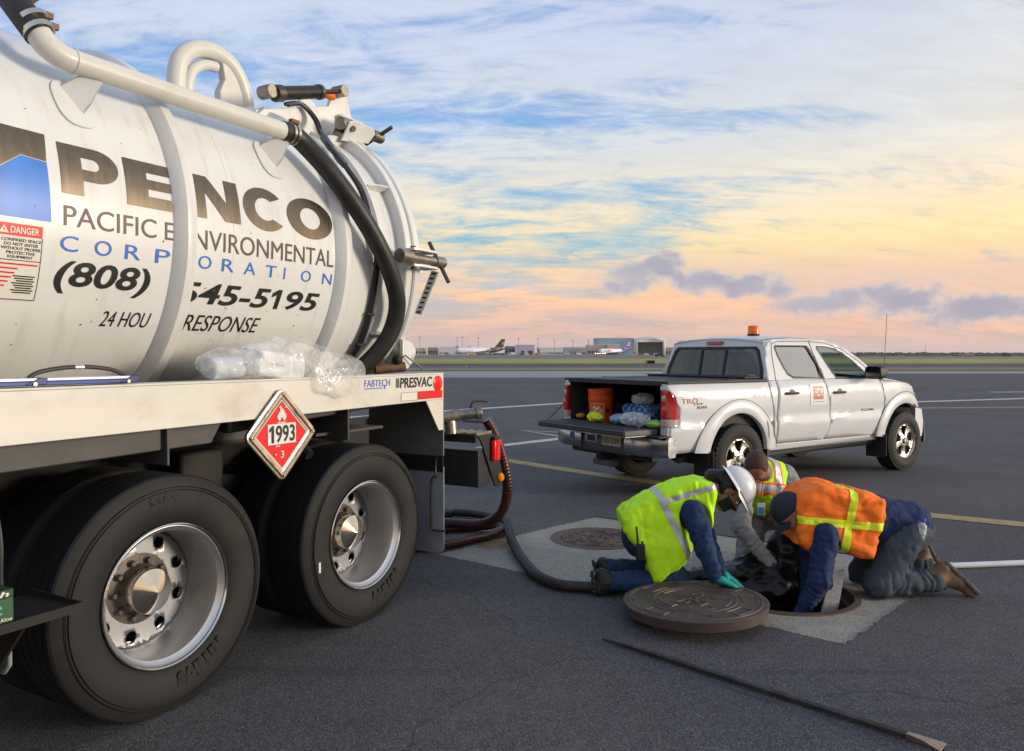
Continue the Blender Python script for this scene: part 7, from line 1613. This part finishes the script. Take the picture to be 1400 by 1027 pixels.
def aircraft(name, px, D, yaw, L, label, main, tail, accent, engines, center_engine=False):
    t = empty(name, far(px, D), yaw, label, 'aircraft'); r = L * .056; zc = r + L * .035
    prof = [(0, .05, -.02), (.015, .45, -.01), (.05, .80, 0), (.10, 1, .02), (.62, 1, 0), (.78, .86, .04), (.90, .5, .12), (1, .12, .22)]
    def rings(sub): return [[(u * L - L / 2, r * s * math.cos(2 * math.pi * j / 20), zc + r * dz * 1.6 + r * s * math.sin(2 * math.pi * j / 20)) for j in range(20)] for u, s, dz in sub]
    fu = MB().rings(rings(prof[:5] + [(.70, .94, .02)])).build('fuselage', main, t); MB().rings(rings([(.7001, .94, .02)] + prof[5:])).build('tail_cone', tail, t)
    xq = lambda u: u * L - L / 2; top = zc + r
    MB().prism([(xq(.80), top * .96), (xq(.985), top + .0), (xq(1.03), top + L * .165), (xq(.955), top + L * .165)], -.35, .35, 'y').build('fin', tail, t)
    MB().prism([(xq(.955), top + L * .06), (xq(.995), top + L * .06), (xq(1.005), top + L * .11), (xq(.965), top + L * .11)], -.42, .42, 'y').build('fin_emblem', accent, t)
    for s in (-1, 1):
        MB().add([(xq(.34), s * r * .8, zc - r * .5), (xq(.60), s * r * .8, zc - r * .5), (xq(.72), s * L * .45, zc + r * .45), (xq(.68), s * L * .45, zc + r * .45), (xq(.34), s * r * .8, zc - r * .75), (xq(.60), s * r * .8, zc - r * .65), (xq(.72), s * L * .45, zc + r * .35), (xq(.68), s * L * .45, zc + r * .35)], [(0, 1, 2, 3), (7, 6, 5, 4), (0, 3, 7, 4), (1, 5, 6, 2), (3, 2, 6, 7)]).build('wing', main, t)
        MB().add([(xq(.86), s * .4, zc + r * .5), (xq(.97), s * .4, zc + r * .5), (xq(1.02), s * L * .16, zc + r * .9), (xq(.98), s * L * .16, zc + r * .9), (xq(.86), s * .4, zc + r * .3), (xq(.97), s * .4, zc + r * .3), (xq(1.02), s * L * .16, zc + r * .8), (xq(.98), s * L * .16, zc + r * .8)], [(0, 1, 2, 3), (7, 6, 5, 4), (0, 3, 7, 4), (1, 5, 6, 2), (3, 2, 6, 7)]).build('tailplane', tail, t)
        for e in engines: MB().lathe([(.6, -2.6), (1.2, -2.4), (1.25, 0), (.7, 2.4), (.0, 2.6)], o=(xq(.38 + e * .42), s * L * e, zc - r * .75), axis='x', seg=14).build('engine', M_ENG, t)
        MB().tube([(xq(.5), s * r * .9, zc - r * .5), (xq(.5), s * r * .9, .0)], .5, 8).build('landing_gear', M_SHD, t)
    if center_engine: MB().lathe([(.9, -4), (1.4, -3.6), (1.4, 2), (.6, 5)], o=(xq(.955), 0, top + L * .045), axis='x', seg=14).build('engine', tail, t)
    MB().tube([(xq(.1), 0, zc - r * .8), (xq(.1), 0, 0)], .4, 8).build('landing_gear', M_SHD, t)
    MB().box(xq(.022), xq(.045), -r * .55, r * .55, zc + r * .22, zc + r * .42).build('cockpit_windows', M_SHD, fu)
    return t, fu, xq, r, zc
t, fu, xq, r, zc = aircraft('cargo_aircraft', 656, 930, R(24), 62, 'white cargo aircraft with brown tail parked on the far apron', M_FLW, M_BRN, M_GLD, (.17, .29))
MB().rings([[(xq(u), -r * s * math.cos(a), zc + r * s * math.sin(a)) for a in (-.9, -.5, -.1, .3, .6)] for u, s in ((.62, 1.005), (.66, 1.0), (.70, .95))], closed=False).build('cheat_stripe', M_GLD, fu)
t, fu, xq, r, zc = aircraft('cargo_aircraft', 840, 1050, R(38), 58, 'white cargo aircraft with purple tail parked in front of the hangar', M_FLW, M_PUR, MATS['engine_grey'], (.19,), True)
flat('lettering', fit2d(text2d('Fed', bold=.03), xq(.12), xq(.26), zc - .9, zc + 1.9), M_PUR, lambda x, z: Vector((x, -r * 1.02, z)), fu); flat('lettering', fit2d(text2d('Ex', bold=.03), xq(.265), xq(.36), zc - .9, zc + 1.9), MATS['orange_tape'], lambda x, z: Vector((x, -r * 1.02, z)), fu)
# light poles
for i, (px, yt, D) in enumerate(((574, 461.5, 1000), (625, 462, 980), (632, 462, 1010), (654, 462.5, 1020), (709, 464, 1050), (735.5, 464, 1060), (758, 466, 1150), (783, 466, 1180), (804.5, 466, 1190))):
    o = ('first', 'second', 'third', 'fourth', 'fifth', 'sixth', 'seventh', 'eighth', 'ninth')[i]; k = D / FPX; h = (484.6 - yt) * k + 1.2
    t = empty('light_pole', far(px, D), 0, o + ' tall apron light pole from the left on the far skyline', 'light pole', 'tall apron light poles'); MB().tube([(0, 0, 0), (0, 0, h)], [.42, .28], 8).build('mast', M_POLE, t); MB().box(-1.7, 1.7, -.5, .5, h, h + .7).build('lamp_head', M_POLE, t)
t = empty('radio_mast', far(1265, 1700), 0, 'thin radio mast on the right horizon', 'mast'); MB().tube([(0, 0, 0), (0, 0, 20)], [.5, .3], 6).build('mast', M_POLE, t)
for z in (8, 14): MB().box(-.9, .9, -.1, .1, z, z + .3).build('cross_arm', M_POLE, t)
# palms and trees
M_PALM = mat('far_foliage', (.055, .065, .04), .9, var=.4, vscale=.6); M_TRK = mat('far_trunk', (.12, .09, .06), .9)
def palm(px, yt, D, label):
    k = D / FPX; h = (484.6 - yt) * k; t = empty('palm_tree', far(px, D), 0, label, 'palm tree'); MB().tube([(0, 0, 0), (.3, 0, h * .5), (.2, 0, h * .86)], [.35, .28, .22], 6).build('trunk', M_TRK, t); g = MB()
    for i in range(13):
        a = 2.4 * i; e = .15 + .5 * ((i * 7) % 5) / 5; pts_ = [Vector((.2, 0, h * .86)) + Vector((math.cos(a), math.sin(a), 0)) * (u * 3.0) + Vector((0, 0, (e * 3.2 * u - 2.6 * u * u) + .2)) for u in (0, .4, .75, 1)]
        s_ = Vector((-math.sin(a), math.cos(a), 0)) * .45; g.rings([[p - s_ * (1 - j * .25), p + s_ * (1 - j * .25)] for j, p in enumerate(pts_)], closed=False)
    g.build('crown', M_PALM, t, fix=False)
palm(625, 471, 960, 'palm left of the brown tailed aircraft nose'); palm(641.5, 471.5, 990, 'palm seen above the brown tailed aircraft fuselage'); palm(694, 470.8, 1000, 'palm just right of the brown tail fin'); palm(578, 474, 1000, 'short palm beside the first light pole')
def tree(px, w, yt, D, label):
    k = D / FPX; h = (484.6 - yt) * k; t = empty('apron_tree', far(px, D), 0, label, 'tree'); MB().tube([(0, 0, 0), (0, 0, h * .5)], [.4, .25], 6).build('trunk', M_TRK, t); g = MB(); rr = random.Random(px)
    for i in range(150):
        c = Vector((rr.gauss(0, w * .3), rr.gauss(0, w * .3), h * .62 + rr.gauss(0, h * .16))); q = Euler((rr.random() * 6, rr.random() * 6, 0)).to_matrix(); s_ = rr.uniform(.3, .7); g.add([c + q @ Vector((-s_, 0, 0)), c + q @ Vector((0, -s_ * .5, .1)), c + q @ Vector((s_, 0, 0)), c + q @ Vector((0, s_ * .5, -.1))], [(0, 1, 2, 3)])
    g.build('crown', M_PALM, t, fix=False)
tree(700, 4.5, 472.5, 1000, 'round dark tree in front of the lilac cargo shed'); tree(736, 3, 475, 1050, 'small dark tree at the foot of the sixth light pole')
# vehicles and ground equipment on the far apron
M_TY = mat('far_tyre', (.02, .02, .02), .9)
def vehicle(px, D, L, h, col, label, kind='van', yaw=0.0):
    t = empty('service_' + kind, far(px, D), yaw, label, kind if kind != 'van' else 'van'); m = mat('veh_%s' % str(col), col, .5)
    if kind == 'truck':
        MB().box(-L / 2, L * .22, -1.1, 1.1, .7, h).build('cargo_box', m, t); MB().prism([(L * .24, .6), (L / 2, .6), (L / 2, h * .45), (L * .42, h * .8), (L * .24, h * .8)], -1.05, 1.05, 'y').build('cab', mat('cab_white', (.8, .8, .8), .4), t); MB().box(L * .30, L * .44, -1.08, -1.055, h * .5, h * .74).build('window', M_SHD, t)
    else:
        MB().prism([(-L / 2, .45), (L / 2, .45), (L / 2, h * .5), (L * .36, h * .58), (L * .24, h), (-L / 2 + .2, h)], -.95, .95, 'y').build('body', m, t); MB().box(-L * .40, L * .22, -.975, -.955, h * .58, h * .88).build('window', M_SHD, t)
    for x in (-L * .33, L * .33): MB().lathe([(0, -1.12), (.42, -1.12), (.42, 1.12), (0, 1.12)], o=(x, 0, .42), axis='y', seg=10).build('wheel', M_TY, t)
    return t
VS = [(604, 940, 6, 2.8, (.8, .8, .8), 'white van under the long white terminal roof, leftmost of the far vans', 'van'), (612, 945, 5, 2.3, (.36, .37, .40), 'grey van right of the leftmost white far van', 'van'), (645.5, 780, 7, 3.2, (.62, .40, .12), 'yellow orange loader truck under the brown tailed aircraft', 'truck'), (619, 960, 9, 3.6, (.75, .75, .78), 'white box truck at the nose of the brown tailed aircraft', 'truck'), (697, 900, 5, 2.4, (.78, .78, .8), 'white van below the tail of the brown tailed aircraft', 'van'), (702, 910, 8, 3.4, (.8, .8, .82), 'white box truck in front of the round dark tree', 'truck'), (709, 920, 5.5, 2.6, (.45, .46, .5), 'pale van in front of the lilac cargo shed', 'van'), (714, 900, 5, 2.4, (.10, .10, .11), 'dark van in front of the lilac cargo shed doors', 'van'), (720, 930, 6, 2.8, (.8, .8, .8), 'white van at the right doors of the lilac cargo shed', 'van'), (736.5, 620, 6, 2.4, (.60, .24, .05), 'orange tug out on the far apron right of the lilac cargo shed', 'truck'), (744, 1000, 8, 3.4, (.5, .48, .44), 'cream box truck under the right terminal roof', 'truck'), (752, 1010, 5, 2.4, (.8, .8, .8), 'white van right of the cream box truck', 'van'), (775, 980, 8, 3.4, (.48, .48, .5), 'white box truck left of the grey jet bridge', 'truck'), (792, 990, 7, 3.2, (.8, .8, .8), 'white box truck just left of the beige freight building', 'truck'), (875.5, 760, 4, 2.4, (.60, .10, .04), 'small red orange tug in front of the hangar door', 'van'), (868, 900, 6, 2.6, (.46, .47, .5), 'pale van at the left post of the hangar door', 'van'), (884, 930, 6, 2.6, (.8, .8, .8), 'white van in the middle of the hangar door', 'van'), (897, 950, 6, 2.6, (.8, .8, .8), 'white van at the right side of the hangar door', 'van'), (901.5, 420, 5, 1.5, (.03, .03, .035), 'low dark car on the far taxiway right of the hangar', 'van'), (925, 960, 7, 3, (.8, .8, .8), 'white truck in front of the tan utility building', 'truck'), (1316, 520, 4.5, 1.9, (.45, .32, .10), 'yellow vehicle far out on the right scrub', 'van'), (1327, 540, 4, 1.8, (.5, .5, .48), 'white vehicle beside the yellow one on the right scrub', 'van'), (1376, 500, 5, 1.8, (.05, .05, .05), 'dark vehicle far out at the right edge', 'van')]
for v in VS: vehicle(*v[:6], kind=v[6])
t = empty('jet_bridge', far(786, 1000), 0, 'grey jet bridge sloping up left of the beige freight building', 'jet bridge'); MB().prism([(-9, 2.5), (7, 5.5), (7, 8.5), (-9, 5.5)], -1.5, 1.5, 'y').build('walkway', M_POLE, t)
for x in (-7, 5): MB().box(x - .3, x + .3, -.4, .4, 0, 4).build('support_leg', M_POLE, t)
for i in range(5):
    t = empty('work_light', far(814 + 3.3 * i, 870), 0, ('first', 'second', 'third', 'fourth', 'fifth')[i] + ' from the left of the small lit lamps below the purple tailed aircraft', 'lamp', 'lit lamps below the purple tailed aircraft')
    MB().tube([(0, 0, 0), (0, 0, 1.7)], .12, 6).build('stand', M_POLE, t); MB().ball((0, 0, 2.1), (.75, .4, .42), 10, 6).build('lamp', mat('lamp_glow', (1, .85, .6), .4, emit=(1, .78, .45), estr=2.2), t)
# nearer things on the field
t = empty('airfield_sign', far(891, 118), R(-6), 'low dark airfield sign with orange end beside the pickup cab', 'sign'); MB().box(-.65, .45, -.1, .1, .12, .55).build('panel', M_FRAME, t, bevel=.02); MB().box(-.95, -.66, -.1, .1, .12, .55).build('end_panel', mat('sign_orange', (.45, .20, .03), .6), t, bevel=.02)
for x in (-.5, .3): MB().box(x - .04, x + .04, -.05, .05, 0, .12).build('foot', M_FRAME, t)
t = empty('traffic_cone', far(914.5, 60), 0, 'orange traffic cone standing beyond the pickup cab', 'cone'); MB().lathe([(.145, .02), (.035, .50), (0, .50)], axis='z', seg=20).build('cone_body', mat('cone_orange', (.75, .10, .02), .6), t); MB().box(-.2, .2, -.2, .2, 0, .022).build('cone_base', MATS['cone_orange'], t); MB().lathe([(.092, .26), (.066, .36)], axis='z', seg=20).build('cone_band', M_WHITEV, t)
t = empty('barricade', far(900, 60.5), 0, 'low white barricade lying beside the traffic cone', 'barricade'); MB().rings([[(x, y, z) for y, z in ((-.12, 0), (.12, 0), (.08, h), (-.08, h))] for x, h in ((-.52, .06), (-.4, .10), (.1, .13), (.4, .07), (.5, .04))]).build('body', mat('barricade_white', (.5, .52, .55), .5), t)
for i, (px, D) in enumerate(((594, 180), (637, 90), (877, 95), (735, 250))):
    t = empty('edge_marker', far(px, D), 0, ('leftmost', 'second', 'rightmost', 'third')[i] + ' of the small taxiway edge markers in the grass on the left', 'marker', 'taxiway edge markers'); MB().tube([(0, 0, 0), (0, 0, .35)], .05, 8).build('post', M_POLE, t); MB().ball((0, 0, .40), .08, 8, 6).build('lens', mat('marker_blue', (.05, .08, .25), .3), t)
# scrub along the horizon: one mass
g = MB(); rr = random.Random(3)
def shrub(x, y, s, h):
    n = 5; ring = [(x + s * math.cos(2 * math.pi * j / n) * rr.uniform(.7, 1.2), y + s * math.sin(2 * math.pi * j / n), h * rr.uniform(.25, .55)) for j in range(n)]; base = [(p[0] * 1.0, p[1], 0) for p in ring]
    g.add(base + ring + [(x, y, h)], [(j, (j + 1) % n, (j + 1) % n + n, j + n) for j in range(n)] + [(j + n, (j + 1) % n + n, 2 * n) for j in range(n)])
for i in range(900):
    y = rr.uniform(1250, 1700); px = rr.uniform(930, 1560); shrub((px - 700) * y / FPX, y, rr.uniform(3, 9), rr.uniform(2.0, 5.2))
for i in range(350):
    y = rr.uniform(1600, 1900); px = rr.uniform(300, 930); shrub((px - 700) * y / FPX, y, rr.uniform(4, 9), rr.uniform(2.0, 4.5))
for i in range(500):
    y = rr.uniform(500, 1200); px = rr.uniform(1120, 1600); shrub((px - 700) * y / FPX, y, rr.uniform(1.5, 5), rr.uniform(.4, 1.3))
tag(g.build('scrub', mat('scrub_green', (.085, .085, .055), .95, var=.4, vscale=.05), smooth=60), 'low brown green scrub along the far horizon', 'scrub', kind='stuff')
# evening air
hz = MB().box(-2600, 2600, -150, 2700, -2.5, 60).build('haze', None, smooth=0); tag(hz, 'thin evening haze over the airfield', 'haze', kind='stuff')
hm = bpy.data.materials.new('haze_air'); hm.use_nodes = True; ht_ = hm.node_tree; ht_.nodes.clear(); ho = ht_.nodes.new('ShaderNodeOutputMaterial'); pv = ht_.nodes.new('ShaderNodeVolumePrincipled')
pv.inputs['Color'].default_value = (.80, .74, .72, 1); pv.inputs['Density'].default_value = .00006; pv.inputs['Anisotropy'].default_value = .2; ht_.links.new(pv.outputs[0], ho.inputs['Volume']); hz.data.materials.clear(); hz.data.materials.append(hm)
